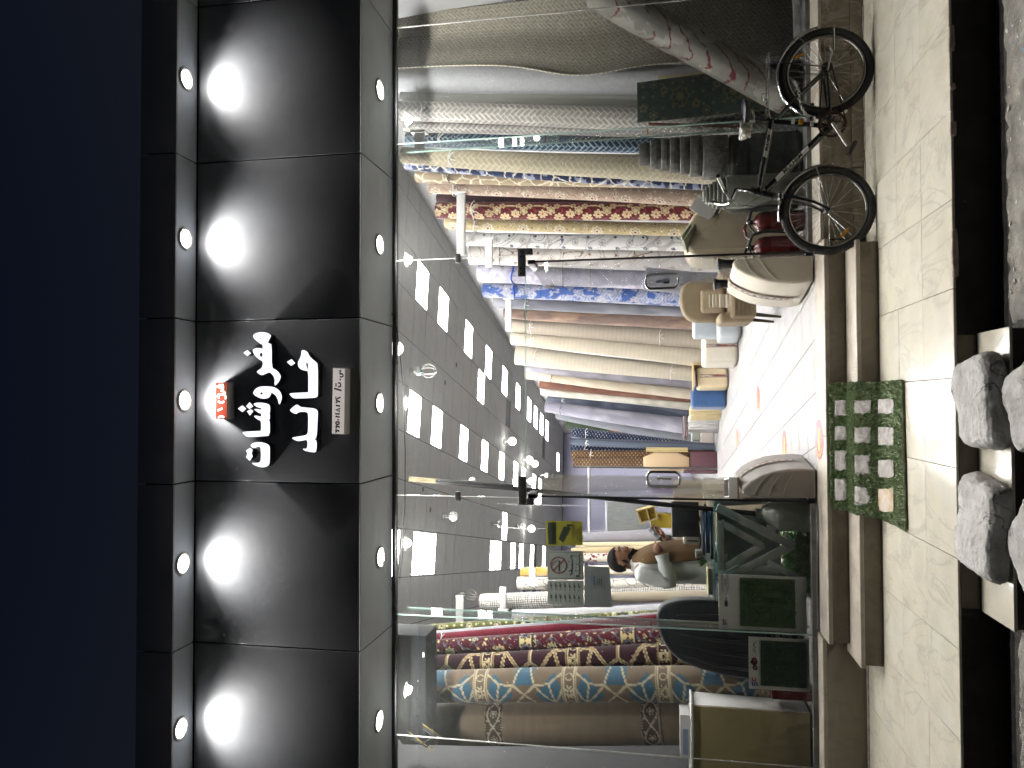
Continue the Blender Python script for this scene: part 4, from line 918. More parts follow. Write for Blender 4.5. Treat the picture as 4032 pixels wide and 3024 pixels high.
def roll(label, base, top, r, fn, fine=True, ties=(), r2=None, group=None, seam=None, lap=0.05, wob=0.004, seed=0, name='carpet_roll'):
    """a rolled carpet: spiral-section tube with visible lap edge, wound ends and string ties"""
    base, top = Vector(base), Vector(top); d = top-base; L = d.length; d.normalize(); r2 = r2 or r
    view = (Vector((CAM.x, CAM.y, 0))-Vector((base.x, base.y, 0))).normalized(); x = (view-d*view.dot(d)).normalized(); y = d.cross(x)
    nu = max(20, int(2*math.pi*r/(0.0085 if fine else 0.045))); nv = max(8, int(L/(0.0095 if fine else 0.15)))
    nu = min(nu, 110)
    if seam is None: seam = (1.9, -1.9, 2.6)[seed % 3]
    th = np.linspace(0, 2*np.pi, nu+1)       # starts at the seam
    tv = np.linspace(0, 1, nv+1)
    T, H = np.meshgrid(th, tv); rr = r + (r2-r)*(1-H)
    rad = rr*(1+lap*(T/(2*np.pi)-0.5)) + wob*(vn(T*1.3+seed*7, H*5+seed, seed)-.5)*2
    ang = T+seam
    bx = 0.012*np.sin(H*4+seed)*L/3.5
    P = np.array(base)[None, None, :] + np.array(d)[None, None, :]*(H*L)[..., None] + np.array(x)[None, None, :]*(rad*np.cos(ang))[..., None] + np.array(y)[None, None, :]*(rad*np.sin(ang)+bx)[..., None]
    a2 = np.mod(ang+np.pi, 2*np.pi)-np.pi
    cols = fn((a2*rr).ravel()+0.013*seed, (H*L).ravel())
    V = P.reshape(-1, 3); k = nu+1
    F = [(i*k+j, i*k+j+1, (i+1)*k+j+1, (i+1)*k+j) for i in range(nv) for j in range(nu)]
    o = carpet_surface(name, V, F, cols); tag(o, label, 'carpet roll', group)
    # wound ends (spiral) and lap edge
    e = MB()
    for q, z in ((1, L), (0, 0)):
        rb = r if q else r2
        v = []; n_t = 4
        for i in range(n_t*18+1):
            a = i/18*2*math.pi; ra = rb*(1-0.80*i/(n_t*18))
            c = base+d*(z + (0.006 if i % 2 else -0.004)*(1 if q else -1) - (0.012*(1 if q else -1)))
            v.append(c + x*math.cos(a+seam)*ra + y*math.sin(a+seam)*ra); v.append(c - d*0.02*(1 if q else -1) + x*math.cos(a+seam)*ra*0.86 + y*math.sin(a+seam)*ra*0.86)
        e.add(v, [(2*i, 2*i+2, 2*i+3, 2*i+1) for i in range(n_t*18)])
        c = base+d*(z-0.02*(1 if q else -1)); ring = [c+x*math.cos(a)*rb*0.97+y*math.sin(a)*rb*0.97 for a in [2*math.pi*i/24 for i in range(24)]]
        e.add(ring, [tuple(range(24))])
    e.build('wound_end', m_core, o)
    for (h, mt) in ties:
        c = base+d*L*h; rq = (r+(r2-r)*(1-h))*1.03+wob
        pts = [c+x*math.cos(a)*rq+y*math.sin(a)*rq + d*0.01*math.sin(3*a+seed) for a in [2*math.pi*i/28 for i in range(28)]]
        tb = MB().tube(pts, 0.005 if mt is not m_tie_b else 0.012, 5, closed=True)
        k0 = c+x*rq; tb.tube([k0, k0+x*.01+y*.03-d*.02, k0+x*.012+y*.05-d*.05], 0.004, 5); tb.tube([k0, k0+x*.01-y*.02-d*.03, k0+x*.012-y*.025-d*.07], 0.004, 5)
        tb.build('tie', mt, o)
    return o

# ================================================================== CARPETS IN THE HALL
RD = {
    'grey_dark': ((2.879, 0.825, 0.0), (3.36, 1.064, 3.5), 0.084, 0.077),
    'grey_main': ((2.635, 0.677, 0.0), (3.056, 0.898, 3.5), 0.134, 0.126),
    'olive': ((2.501, 0.758, 0.0), (2.876, 0.976, 3.5), 0.064, 0.051),
    'trellis_white': ((2.302, 0.677, 0.0), (2.721, 0.898, 3.5), 0.087, 0.104),
    'trellis_grey': ((2.228, 0.752, 0.0), (2.645, 1.063, 3.5), 0.052, 0.045),
    'trellis_navy': ((2.137, 0.897, 0.0), (2.549, 1.116, 3.5), 0.066, 0.075),
    'trellis_beige': ((1.851, 0.642, 0.0), (2.295, 0.837, 3.45), 0.072, 0.112),
    'marble_navy': ((1.801, 0.907, 0.0), (2.348, 1.314, 3.58), 0.048, 0.041),
    'marble_tan': ((1.969, 1.381, 0.0), (2.318, 1.574, 3.55), 0.057, 0.063),
    'floral_pink': ((1.953, 1.848, 0.0), (2.329, 2.042, 3.55), 0.074, 0.08),
    'maroon_dark': ((2.023, 2.186, 0.0), (2.316, 2.407, 3.57), 0.048, 0.048),
    'floral_red': ((1.897, 2.143, 0.0), (2.165, 2.337, 3.55), 0.092, 0.097),
    'gold': ((1.811, 2.514, 0.0), (2.078, 2.709, 3.55), 0.076, 0.07),
    'scroll_navy': ((1.88, 3.626, 0.0), (2.148, 3.822, 3.6), 0.087, 0.1),
    'scroll_brown': ((1.739, 3.949, 0.0), (2.0, 4.146, 3.6), 0.145, 0.14),
    'lavender': ((1.547, 4.433, 0.0), (1.823, 4.631, 3.6), 0.126, 0.122),
    'blue': ((1.361, 4.751, 0.0), (1.631, 4.923, 3.6), 0.104, 0.129),
    'darkgrey': ((1.267, 5.481, 0.0), (1.537, 5.653, 3.6), 0.09, 0.076),
    'brown_iri': ((1.181, 6.269, 0.0), (1.467, 6.44, 3.6), 0.082, 0.115),
    'taupe': ((0.953, 6.875, 0.0), (1.337, 7.047, 3.6), 0.118, 0.153),
    'cream_a': ((0.664, 6.956, 0.0), (1.111, 7.114, 3.6), 0.11, 0.149),
    'cream_b': ((0.406, 7.432, 0.0), (0.846, 7.578, 3.6), 0.174, 0.137),
    'grey_c': ((0.289, 8.385, 0.0), (0.638, 8.556, 3.6), 0.086, 0.107),
    'mottle': ((0.088, 8.396, 0.0), (0.516, 8.554, 3.6), 0.081, 0.1),
    'rust': ((-0.023, 10.131, 0.0), (0.39, 10.346, 3.6), 0.089, 0.064),
    'white_fl': ((-0.121, 10.356, 0.0), (0.232, 10.527, 3.6), 0.082, 0.108),
    'charcoal': ((-0.307, 11.356, 0.0), (0.053, 11.51, 3.6), 0.092, 0.129),
    'lav_c': ((-0.606, 11.061, 0.0), (-0.096, 11.218, 3.6), 0.125, 0.169),
    'speckle': ((-0.942, 12.867, 0.0), (-0.341, 13.09, 3.6), 0.094, 0.125),
    'green': ((-1.25, 14.501, 0.0), (-0.568, 14.732, 3.55), 0.123, 0.102),
    'navy_a': ((-1.019, 10.406, 0.0), (-0.646, 10.62, 2.926), 0.104, 0.122),
    'steel_a': ((-0.919, 10.108, 0.0), (-0.809, 10.32, 2.949), 0.062, 0.072),
    'steel_b': ((-0.934, 9.904, 0.0), (-0.844, 10.12, 2.874), 0.053, 0.053),
    'navy_b': ((-1.0, 10.307, 0.0), (-0.99, 10.52, 2.944), 0.081, 0.081),
    'brown_a': ((-1.072, 10.005, 0.0), (-1.105, 10.22, 2.902), 0.096, 0.101),
    'brown_b': ((-1.222, 9.902, 0.0), (-1.273, 10.12, 2.86), 0.09, 0.089),
    'brown_band': ((-2.648, 0.841, 0.0), (-3.021, 1.071, 3.5), 0.179, 0.19),
    'star_blue': ((-2.274, 0.669, 0.0), (-2.633, 0.905, 3.5), 0.138, 0.146),
    'star_maroon': ((-2.093, 0.892, 0.0), (-2.491, 1.12, 3.5), 0.087, 0.105),
    'dkred': ((-1.93, 1.017, 0.0), (-2.399, 1.266, 3.5), 0.069, 0.1),
    'red': ((-1.832, 1.258, 0.0), (-2.395, 1.525, 3.5), 0.046, 0.057),
    'greyl': ((-1.849, 1.246, 0.0), (-2.386, 1.694, 3.5), 0.044, 0.05),
    'greenl': ((-1.928, 1.557, 0.0), (-2.351, 1.842, 3.5), 0.035, 0.038),
    'check': ((-2.428, 4.328, 0.0), (-2.759, 4.503, 3.55), 0.121, 0.097),
    'checkw': ((-2.4, 3.589, 0.0), (-2.746, 3.82, 2.977), 0.072, 0.051),
    'whitepad': ((-2.498, 5.097, 0.0), (-2.674, 5.32, 3.179), 0.097, 0.068),
    'bluepaisley': ((-2.609, 5.196, 0.0), (-2.806, 5.42, 3.178), 0.037, 0.043),
    'orange': ((-2.342, 5.234, 0.0), (-2.549, 5.52, 3.168), 0.072, 0.067),
    'redspot': ((-2.314, 5.975, 0.0), (-2.46, 6.32, 2.294), 0.065, 0.072),
    'pale_a': ((-2.244, 6.279, 0.0), (-2.399, 6.52, 2.517), 0.051, 0.057),
    'pale_b': ((-2.169, 6.473, -0.0), (-2.358, 6.72, 2.455), 0.046, 0.046),
    'greyfar': ((-2.051, 6.697, 0.0), (-2.266, 6.92, 2.39), 0.089, 0.105),
    'beige_man': ((-2.031, 2.505, 0.0), (-2.173, 2.72, 1.82), 0.043, 0.056),
}
def RR(k, label, fn, fine=True, ties=(), seed=0, group=None, grow=1.0, **kw):
    b, t, r, r2 = RD[k]; d2 = r2+(r2-r)*0.35
    return roll(label, b, t, max(0.03, r*grow), fn, fine, ties, max(0.03, d2*grow), group, seed=seed, **kw)
G1 = 'carpet rolls leaning along the right wall'; G2 = 'carpet rolls at the left of the hall'; G3 = 'carpet rolls at the back of the hall'; G4 = 'carpet rolls in the left show window'
W_, K_, BL = m_tie, m_tie_k, m_tie_b
RR('grey_dark', 'dark grey carpet roll half hidden behind the beige hanging carpet', plain('#8d8d90', .12, 40), False, (), 1, G1, grow=1.15)
RR('grey_main', 'thick plain grey carpet roll beside the beige hanging carpet', plain('#a8a9ad', .14, 60), True, (), 2, G1)
RR('olive', 'slim olive-grey plain carpet roll right of the white trellis roll', plain('#8f908a', .10, 20), False, (), 0, G1, grow=1.25)
RR('trellis_white', 'light grey carpet roll with white trellis lines behind the right pane', herring('#97938f', '#dcd8ce', .040, .10, 3), True, ((.93, W_),), 4, G1)
RR('trellis_grey', 'grey trellis carpet roll squeezed between white and navy trellis rolls', herring('#7d7a78', '#bcb8b0', .038, .10, 5), True, (), 5, G1, grow=1.2)
RR('trellis_navy', 'navy blue carpet roll with white trellis lines', herring('#24384c', '#9fb0b8', .038, .10, 6), True, ((.9, W_),), 1, G1)
RR('trellis_beige', 'beige carpet roll with woven trellis pattern left of the navy one', herring('#9c937f', '#bfb7a2', .042, .08, 7), True, ((.86, W_),), 2, G1)
RR('marble_navy', 'navy carpet roll with white marble cracks, only its top showing', cracks('#222b48', '#cfc8bb', .10, .08, 2, '#8b90a4'), True, (), 3, G1)
RR('marble_tan', 'tan carpet roll with cream marble cracks', cracks('#93836d', '#cfc6ae', .12, .09, 4), True, ((.9, K_),), 1, G1)
RR('floral_pink', 'pinkish beige carpet roll with small oriental flowers', floral('#a08d7e', '#c6baa8', '#907366', '#7a4238', .34, .062, .08, seed=2), True, ((.92, W_),), 5, G1)
RR('maroon_dark', 'dark maroon carpet roll edge behind the red baroque roll', plain('#3e2228', .2, 20), False, (), 2, G1)
RR('floral_red', 'wine red carpet roll with large cream baroque flowers', baroque_red(), True, ((.88, W_),), 1, G1)
RR('gold', 'golden beige carpet roll with pale floral medallions', floral('#a3946f', '#c6bca6', '#8c7f64', '#7a5040', .42, .07, .06, seed=5), True, ((.9, W_),), 4, G1)
RR('scroll_navy', 'white carpet roll with navy and grey scrollwork', scrolls('#bfbdba', '#252a42', '#8c8886', 1), True, (), 2, G1)
RR('scroll_brown', 'thick white carpet roll with brown scrollwork, tied with black string', scrolls('#c0bcb6', '#75604f', '#9c9188', 4), True, ((.88, K_),), 5, G1)
RR('lavender', 'lavender grey carpet roll with faint abstract print, tied with blue strip', mottled('#a7a4ae', '#8a8794', 16, 4), True, ((.86, BL),), 3, G1)
RR('blue', 'bright blue and grey abstract patterned carpet roll', abstract_blue(), True, ((.87, BL),), 0, G1)
RR('darkgrey', 'slate grey mottled carpet roll right after the bright blue one', mottled('#5f6068', '#77777c', 10, 7), False, ((.86, W_),), 3, G1)
RR('brown_iri', 'brown shot-silk carpet roll beyond the slate one', mottled('#6a5a54', '#8a7464', 8, 8, (1, .3)), True, ((.9, K_),), 2, G1)
RR('taupe', 'thick ribbed taupe carpet roll behind the white ottoman', ribs('#9b9184', .82, .022, 2), True, ((.9, W_), (.3, W_)), 1, G1)
RR('cream_a', 'ribbed cream carpet roll, first of two behind the ottomans', ribs('#b1a897', .84, .020, 4), True, ((.9, W_),), 0, G1)
RR('cream_b', 'thicker ribbed cream carpet roll, second of two behind the ottomans', ribs('#b5ad9d', .86, .020, 6), True, ((.9, W_), (.25, W_)), 2, G1)
RR('grey_c', 'grey carpet roll between the cream rolls and the mottled one', mottled('#75737a', '#8b8990', 9, 3), False, (), 1, G1)
RR('mottle', 'pale mottled beige carpet roll right of the rust one', mottled('#a39886', '#b5ab9b', 10, 12), False, ((.86, K_),), 3, G1)
RR('rust', 'slim rust brown carpet roll with scroll relief', mottled('#54382e', '#63463a', 14, 5), False, ((.86, K_),), 2, G1)
RR('white_fl', 'white carpet roll with raised floral relief', mottled('#bcb8ae', '#a6a196', 20, 9), False, ((.9, W_),), 0, G1)
RR('charcoal', 'charcoal blue mottled carpet roll in the hall', mottled('#3c414e', '#5a5f6c', 9, 2, (1, .4)), False, ((.9, W_),), 1, G1)
RR('lav_c', 'thick lavender grey crushed-velvet carpet roll', mottled('#84828e', '#a3a0aa', 7, 3, (1, .6)), False, ((.9, K_),), 2, G1)
RR('speckle', 'speckled grey carpet roll leaning by the brown ladder', plain('#6c6e74', .25, 60), False, (), 3, G3)
RR('green', 'dark green carpet roll with tiled edge at the far end', mottled('#20291e', '#2a3527', 9, 4), False, (), 1, G3)
RR('navy_a', 'navy carpet roll with pale dashes, right of the steel rolls', dashes('#1a2136', '#85888f', seed=1), True, ((.9, W_),), 0, G3)
RR('steel_a', 'slim steel grey roll standing behind its shorter twin', plain('#3e4450', .1, 10), False, (), 1, G3)
RR('steel_b', 'slim steel grey roll with white tie, the front one', plain('#4a515d', .1, 10), False, ((.9, W_),), 2, G3)
RR('navy_b', 'navy carpet roll with pale dashes, left of the steel rolls', dashes('#1a2136', '#85888f', seed=2), True, ((.9, W_),), 3, G3)
RR('brown_a', 'brown carpet roll with cream dashes next to the navy one', dashes('#493626', '#8c7a5e', seed=3), True, ((.86, W_),), 2, G3)
RR('brown_b', 'brown carpet roll with cream dashes beside the chrome pole', dashes('#493626', '#8c7a5e', seed=4), True, (), 5, G3)
RR('brown_band', 'large taupe carpet roll with grey ornamental border bands', banded('#74685a'), True, (), 2, G4, lap=0.03)
RR('star_blue', 'thick blue and brown carpet roll with cream star lattice', girih('#685b4d', '#9b9078', '#b3a88e', alt='#3f5c6e', seed=3, wide=.0085), True, (), 5, G4, lap=0.03)
RR('star_maroon', 'dark maroon carpet roll with bold tan star lattice', girih('#2e161e', '#857254', '#b8a987', seed=7), True, (), 1, G4)
RR('dkred', 'dark red oriental carpet roll with blue borders and flowers', floral('#4a1a24', '#b8a878', '#5a7078', '#22283a', .5, .05, .07, seed=9, band=((2.3, 2.45), (1.35, 1.5), (.6, .75))), True, ((.95, W_),), 4, G4)
RR('red', 'slim crimson carpet roll with a cream medallion band', floral('#5e1626', '#5e1626', '#54141f', '#5e1626', .5, .03, .04, False, 3, band=((2.15, 2.36), (.95, 1.16))), True, ((.93, W_),), 3, G4, grow=1.2)
RR('greyl', 'slim grey carpet roll behind the crimson one', plain('#8e9094', .15, 30), False, (), 1, G4, grow=1.2)
RR('greenl', 'slim olive green oriental carpet roll by the left glass fin', floral('#5e6238', '#b5ac84', '#2c3040', '#c9c09c', .3, .04, .1, seed=12, band=((1.4, 1.6), (2.4, 2.6))), True, (), 0, G4, grow=1.3)
RR('check', 'white carpet roll with hand-drawn black checks', checks(), True, ((.72, W_),), 1, G2)
RR('checkw', 'pale grey checked carpet roll left of the black-checked one', checks('#b9b9bb', '#a3a3a6', .03, .03), True, (), 2, G2, grow=1.2)
RR('whitepad', 'white marbled carpet roll with black veins, wrapped in plastic', cracks('#cdc8be', '#4a4744', .11, .06, 9), True, ((.8, W_),), 2, G2)
RR('bluepaisley', 'slim navy paisley carpet roll under the stickers', floral('#39465e', '#a9a89c', '#56657c', '#c9c5b5', .12, .03, .16, seed=4), True, (), 1, G2)
RR('orange', 'white and amber marbled carpet roll behind the no-smoking sticker', mottled('#d8d0c0', '#c09a50', 9, 5), False, (), 0, G2)
RR('redspot', 'cream carpet roll with dark red blossom sprigs behind the man', mottled('#cfc7b8', '#6a2a34', 24, 8, (1, 1), .56, .60), True, (), 2, G2)
RR('pale_a', 'slim pale wooden-coloured roll behind the man, nearer one', plain('#c3b08c', .1, 6), False, (), 1, G2)
RR('pale_b', 'slim pale straw-coloured roll behind the man, farther one', plain('#cdbfa0', .1, 6), False, (), 3, G2)
RR('greyfar', 'grey felt roll behind the man beside the blind sample', plain('#8d8a90', .12, 20), False, (), 2, G2)
RR('beige_man', 'short beige fringed carpet roll behind the black chair', plain('#a59a88', .12, 20), False, (), 1, G2, grow=1.2)

# hanging beige carpet in the right pane: a rectangular sheet curling over at its left edge
def hanging():
    fn = herring('#9d978a', '#cbc6b6', 0.028, 0.16, 9)
    nu, nv = 70, 300; U, V_ = np.meshgrid(np.linspace(0, 1, nu+1), np.linspace(0, 1, nv+1))
    zz = 0.05+3.5*V_; left = 2.72+0.30*V_**1.1-0.12*np.exp(-((zz-1.75)/0.45)**2) - 0.02*np.sin(6*V_)
    right = 3.46+0.10*V_; x = left+(right-left)*U
    y = 0.42 + 0.30*V_ + 0.10*np.sin(U*2.6)*(1-.2*V_) - 0.10*np.exp(-U*7)*(1+0.8*np.exp(-((zz-1.6)/0.5)**2)) + 0.02*np.sin(9*U+3*V_)
    P = np.stack([x, y, zz], -1).reshape(-1, 3); k = nu+1
    F = [(i*k+j, i*k+j+1, (i+1)*k+j+1, (i+1)*k+j) for i in range(nv) for j in range(nu)]
    o = carpet_surface('hanging_carpet', P, F, fn((U*0.8).ravel(), zz.ravel()))
    md = o.modifiers.new('t', 'SOLIDIFY'); md.thickness = 0.012
    tag(o, 'large beige textured carpet hanging behind the rightmost glass, left edge curling', 'carpet')
hanging()
roll('thick grey and dark red splash-patterned roll leaning diagonally behind the bicycle', (2.36, 0.34, 0.10), (3.42, 0.42, 1.62), 0.135, splash(), True, (), seed=2, group=G1)

# ================================================================== DOORMAT, POUFS, FURNITURE
m_turf = M('artificial_turf', lin('#a2b28c'), 0.85, col2=lin('#7c9068'), vscale=40, bump=0.6, bscale=120)
m_turf_d = M('dark_turf', lin('#678f50'), 0.8, col2=lin('#4a7040'), vscale=50, bump=0.6, bscale=120)
m_back = M('turf_backing', lin('#646e52'), 0.95)
def blades(pts, nrm, length, width, mat, name, parent, seed=0, lean=0.6):
    r = np.random.default_rng(seed); P = np.asarray(pts); N = np.asarray(nrm); n = len(P)
    d = r.normal(size=(n, 3)); d -= (d*N).sum(1)[:, None]*N; d /= np.linalg.norm(d, axis=1)[:, None]+1e-9
    s = np.cross(N, d)*width; h = length*(0.6+0.8*r.random(n))[:, None]
    tip = P + N*h + d*h*lean*r.random(n)[:, None]
    V = np.stack([P-s, P+s, tip], 1).reshape(-1, 3); F = [(3*i, 3*i+1, 3*i+2) for i in range(n)]
    me = bpy.data.meshes.new(name); me.from_pydata(V.tolist(), [], F)
    return tag(link(name, me, mat, parent), kind='stuff')
MATCELLS = [[(0.009, -0.35, -0.058), (0.009, -0.411, -0.121), (-0.097, -0.41, -0.12), (-0.098, -0.349, -0.056)], [(0.005, -0.565, -0.135), (0.005, -0.648, -0.213), (-0.077, -0.647, -0.212), (-0.078, -0.565, -0.134)], [(0.011, -0.689, -0.252), (0.01, -0.952, -0.27), (-0.075, -0.948, -0.27), (-0.079, -0.688, -0.251)], [(-0.172, -0.349, -0.056), (-0.17, -0.41, -0.119), (-0.262, -0.409, -0.118), (-0.266, -0.348, -0.055)], [(-0.169, -0.564, -0.133), (-0.166, -0.646, -0.211), (-0.269, -0.645, -0.21), (-0.274, -0.562, -0.132)], [(-0.164, -0.688, -0.25), (-0.155, -0.945, -0.27), (-0.265, -0.94, -0.27), (-0.279, -0.686, -0.249)], [(-0.337, -0.347, -0.054), (-0.333, -0.408, -0.118), (-0.464, -0.407, -0.116), (-0.47, -0.346, -0.053)], [(-0.348, -0.562, -0.132), (-0.341, -0.644, -0.209), (-0.47, -0.643, -0.208), (-0.479, -0.561, -0.13)], [(-0.372, -0.685, -0.248), (-0.354, -0.936, -0.27), (-0.46, -0.932, -0.269), (-0.485, -0.684, -0.247)], [(-0.53, -0.345, -0.052), (-0.523, -0.406, -0.116), (-0.668, -0.405, -0.114), (-0.677, -0.344, -0.051)], [(-0.551, -0.56, -0.13), (-0.541, -0.642, -0.207), (-0.665, -0.641, -0.206), (-0.678, -0.558, -0.128)], [(-0.559, -0.683, -0.246), (-0.532, -0.929, -0.269), (-0.665, -0.923, -0.269), (-0.699, -0.682, -0.245)]]
def doormat():
    prof = [(-.320, -.022), (-.415, -.121), (-.560, -.126), (-.70, -.258), (-1.075, -.270)]
    t = thing('turf_doormat', 'green turf doormat with twelve stone squares draped over the entrance steps', 'doormat', (-0.32, -0.7, -0.28))
    q = []
    for (y0, z0), (y1, z1) in zip(prof[:-1], prof[1:]):
        for k in range(14): q.append((y0+(y1-y0)*k/14, z0+(z1-z0)*k/14))
    q.append(prof[-1]); q = [(a, b) for a, b in q]
    for _ in range(3): q = [q[0]]+[((q[i-1][0]+2*q[i][0]+q[i+1][0])/4, (q[i-1][1]+2*q[i][1]+q[i+1][1])/4) for i in range(1, len(q)-1)]+[q[-1]]
    nx = 40; V = []; Nn = []
    for i, (y, z) in enumerate(q):
        a = q[max(0, i-1)]; b = q[min(len(q)-1, i+1)]; tx = np.array([b[0]-a[0], b[1]-a[1]]); tx /= np.linalg.norm(tx); n = np.array([0, tx[1], -tx[0]])
        if n[2] < 0: n = -n
        for j in range(nx+1):
            u = j/nx; xl = -0.735-0.022*(i/len(q))**2; xr = 0.125; x = xr+(xl-xr)*u
            yy = y - 0.03*u*(i/len(q)); V.append((x + 0.004*math.sin(i*1.3), yy, z+0.003*math.sin(j*.9+i*.5))); Nn.append(n)
    F = [(i*(nx+1)+j, i*(nx+1)+j+1, (i+1)*(nx+1)+j+1, (i+1)*(nx+1)+j) for i in range(len(q)-1) for j in range(nx)]
    me = bpy.data.meshes.new('mat_base'); me.from_pydata(V, [], F); o = link('mat_base', me, m_back, t, smooth=True); md = o.modifiers.new('t', 'SOLIDIFY'); md.thickness = 0.010; md.offset = 0
    # stone squares
    polys = []
    for k, c in enumerate(MATCELLS):
        c = [Vector(p) for p in c]; n = (c[1]-c[0]).cross(c[3]-c[0]).normalized()
        if n.z < 0: n = -n
        g = 6; vs = []; r = np.random.default_rng(k)
        from mathutils import noise
        for i in range(g+1):
            for j in range(g+1):
                p = c[0].lerp(c[1], i/g).lerp(c[3].lerp(c[2], i/g), j/g); e = i in (0, g) or j in (0, g)
                vs.append(p + n*(0.017 if e else 0.021+0.006*noise.noise(Vector((i*.9, j*.9, k*3.7)))) + (Vector((r.normal(), r.normal()*.6, 0))*0.003 if e else Vector()))
        mb = MB(); mb.add(vs, [(i*(g+1)+j, i*(g+1)+j+1, (i+1)*(g+1)+j+1, (i+1)*(g+1)+j) for i in range(g) for j in range(g)], True)
        mb.build('stone_square', m_stone if k != 11 else m_stone2, t)
        polys.append((c[0].x, c[2].x, c[0].y, c[2].y))
    r = np.random.default_rng(3); P = []; N = []
    V = np.array(V).reshape(len(q), nx+1, 3); Nn = np.array(Nn).reshape(len(q), nx+1, 3)
    while len(P) < 19000:
        i = r.integers(0, len(q)-1); j = r.integers(0, nx); a, b = r.random(2)
        p = (V[i, j]*(1-a)+V[i+1, j]*a)*(1-b)+(V[i, j+1]*(1-a)+V[i+1, j+1]*a)*b
        bad = False
        for (x1, x0, y1, y0) in polys:
            if min(x0, x1)+.006 < p[0] < max(x0, x1)-.006 and min(y0, y1)+.004 < p[1] < max(y0, y1)-.004: bad = True; break
        if not bad: P.append(p+Nn[i, j]*0.004); N.append(Nn[i, j])
    blades(P, N, 0.014, 0.0032, m_turf, 'turf', t, 4)
m_stone = M('stone_print', (0.42, 0.395, 0.37), 0.8, col2=(0.20, 0.18, 0.165), vscale=22, bump=0.8, bscale=30)
m_stone2 = M('rusty_stone_print', (0.48, 0.44, 0.38), 0.8, col2=(0.36, 0.25, 0.14), vscale=14, bump=0.8, bscale=30)
doormat()

m_bfab = M('beige_fabric', lin('#b5a890'), 0.9, var=0.08, vscale=4, sheen=0.2, bump=0.1, bscale=200)
m_gfab = M('grey_velvet', lin('#8f8a84'), 0.85, var=0.15, vscale=5, sheen=0.3, bump=0.1, bscale=200)
m_wfab = M('white_fabric', lin('#d5cdbd'), 0.9, var=0.05, vscale=4, sheen=0.2, bump=0.1, bscale=200)
m_tfab = M('taupe_linen', lin('#83755f'), 0.95, var=0.10, vscale=9, bump=0.25, bscale=160)
m_ofab = M('blue_fabric', lin('#27466e'), 0.9, var=0.2, vscale=6, sheen=0.2, stretch=(1, 1, 6))
m_wood = M('dark_wood_leg', (0.03, 0.018, 0.012), 0.4)
m_card = M('tan_board', lin('#a88f68'), 0.7, var=0.06)
m_redrib = floral('#c9bca8', '#6a3a34', '#4a4458', '#a8442c', 0.05, 0.014, 0.16, False, 3)
def ribbon(path, w, axis, parent, off):
    """decorative woven band: path of points, swept along axis vector w wide"""
    ax = Vector(axis).normalized(); pts = [Vector(p) for p in path]; V = []; s = []; tt = []
    L = 0; prev = None; n = 10; sub = []
    for i in range(len(pts)-1):
        for k in range(8): sub.append(pts[i].lerp(pts[i+1], k/8))
    sub.append(pts[-1])
    for p in sub:
        if prev is not None: L += (p-prev).length
        prev = p
        for j in range(n+1): V.append(tuple(p+ax*(j/n-.5)*w+Vector(off))); s.append((j/n-.5)*w); tt.append(L)
    m = len(sub); F = [(i*(n+1)+j, i*(n+1)+j+1, (i+1)*(n+1)+j+1, (i+1)*(n+1)+j) for i in range(m-1) for j in range(n)]
    c = m_redrib(np.array(s), np.array(tt)); e = (np.abs(np.array(s)) > w*.36)[:, None]; c = np.where(e, col('#4a3034'), c)
    return carpet_surface('woven_band', np.array(V), F, c, parent)
def prof_extrude(prof, d, y0, name, mat, parent, bevel=0.03, seg=4):
    d = Vector(d); n = len(prof); v = [(p[0], y0, p[1]) for p in prof]+[(p[0]+d.x, y0+d.y, p[1]+d.z) for p in prof]
    f = [tuple(range(n)), tuple(range(2*n-1, n-1, -1))]+[(i, n+i, n+(i+1) % n, (i+1) % n) for i in range(n)]
    mb = MB(); mb.add(v, f); return mb.build(name, mat, parent, bevel=bevel, seg=seg)
# half-round stools turned on end as door stops
t = thing('door_stop_stool', 'upturned cream half-round stool with black feet holding the right door leaf', 'stool', (0.97, 0.3, 0))
pr_ = [(1.075, 0.012), (1.075, 0.555), (1.045, 0.585), (1.0, 0.565), (0.955, 0.50), (0.915, 0.41), (0.888, 0.31), (0.874, 0.2), (0.872, 0.1), (0.885, 0.012)]
dv = Vector((-0.115, 0.56, 0)); prof_extrude(pr_, dv, 0.005, 'body', m_wfab, t, 0.022)
ribbon([(x-0.0+dv.x*.55-0.010*(1 if i > 2 else .4), 0.005+dv.y*.55, z+0.008*(1 if i < 5 else 0)) for i, (x, z) in enumerate(pr_[2:-1])], 0.06, dv, t, (-.004, 0, .004))
for x, y, dx in [(1.045, 0.09, 0), (0.955, 0.50, 0)]:
    MB().lathe([(0.030, 0.56), (0.036, 0.63), (0.04, 0.66), (0.046, 0.665), (0.046, 0.685), (0.02, 0.69)], (x, y, 0), n=18).build('foot', m_blk, t)
for k in range(2):
    a = (1.07, -0.0195+.02, 0.52-0.12*k); MB().tube([(1.07, 0.004, 0.50-0.10*k), (0.98-.02*k, 0.002, 0.46-0.13*k), (0.90, 0.004, 0.36-0.09*k)], 0.0018, 5).build('fabric_crease', m_wfab, t)
t = thing('door_stop_stool', 'upturned grey velvet half-round stool holding the left door leaf', 'stool', (-0.6, 0.3, 0))
pl_ = [(-0.712, 0.012), (-0.712, 0.46), (-0.69, 0.53), (-0.65, 0.53), (-0.59, 0.47), (-0.545, 0.39), (-0.515, 0.30), (-0.50, 0.2), (-0.495, 0.1), (-0.50, 0.012)]
dv = Vector((0.075, 0.56, 0)); prof_extrude(pl_, dv, 0.005, 'body', m_gfab, t, 0.022)
ribbon([(x+dv.x*.5+0.006, 0.005+dv.y*.5, z+0.006) for x, z in pl_[3:-1]], 0.06, dv, t, (.004, 0, .004))
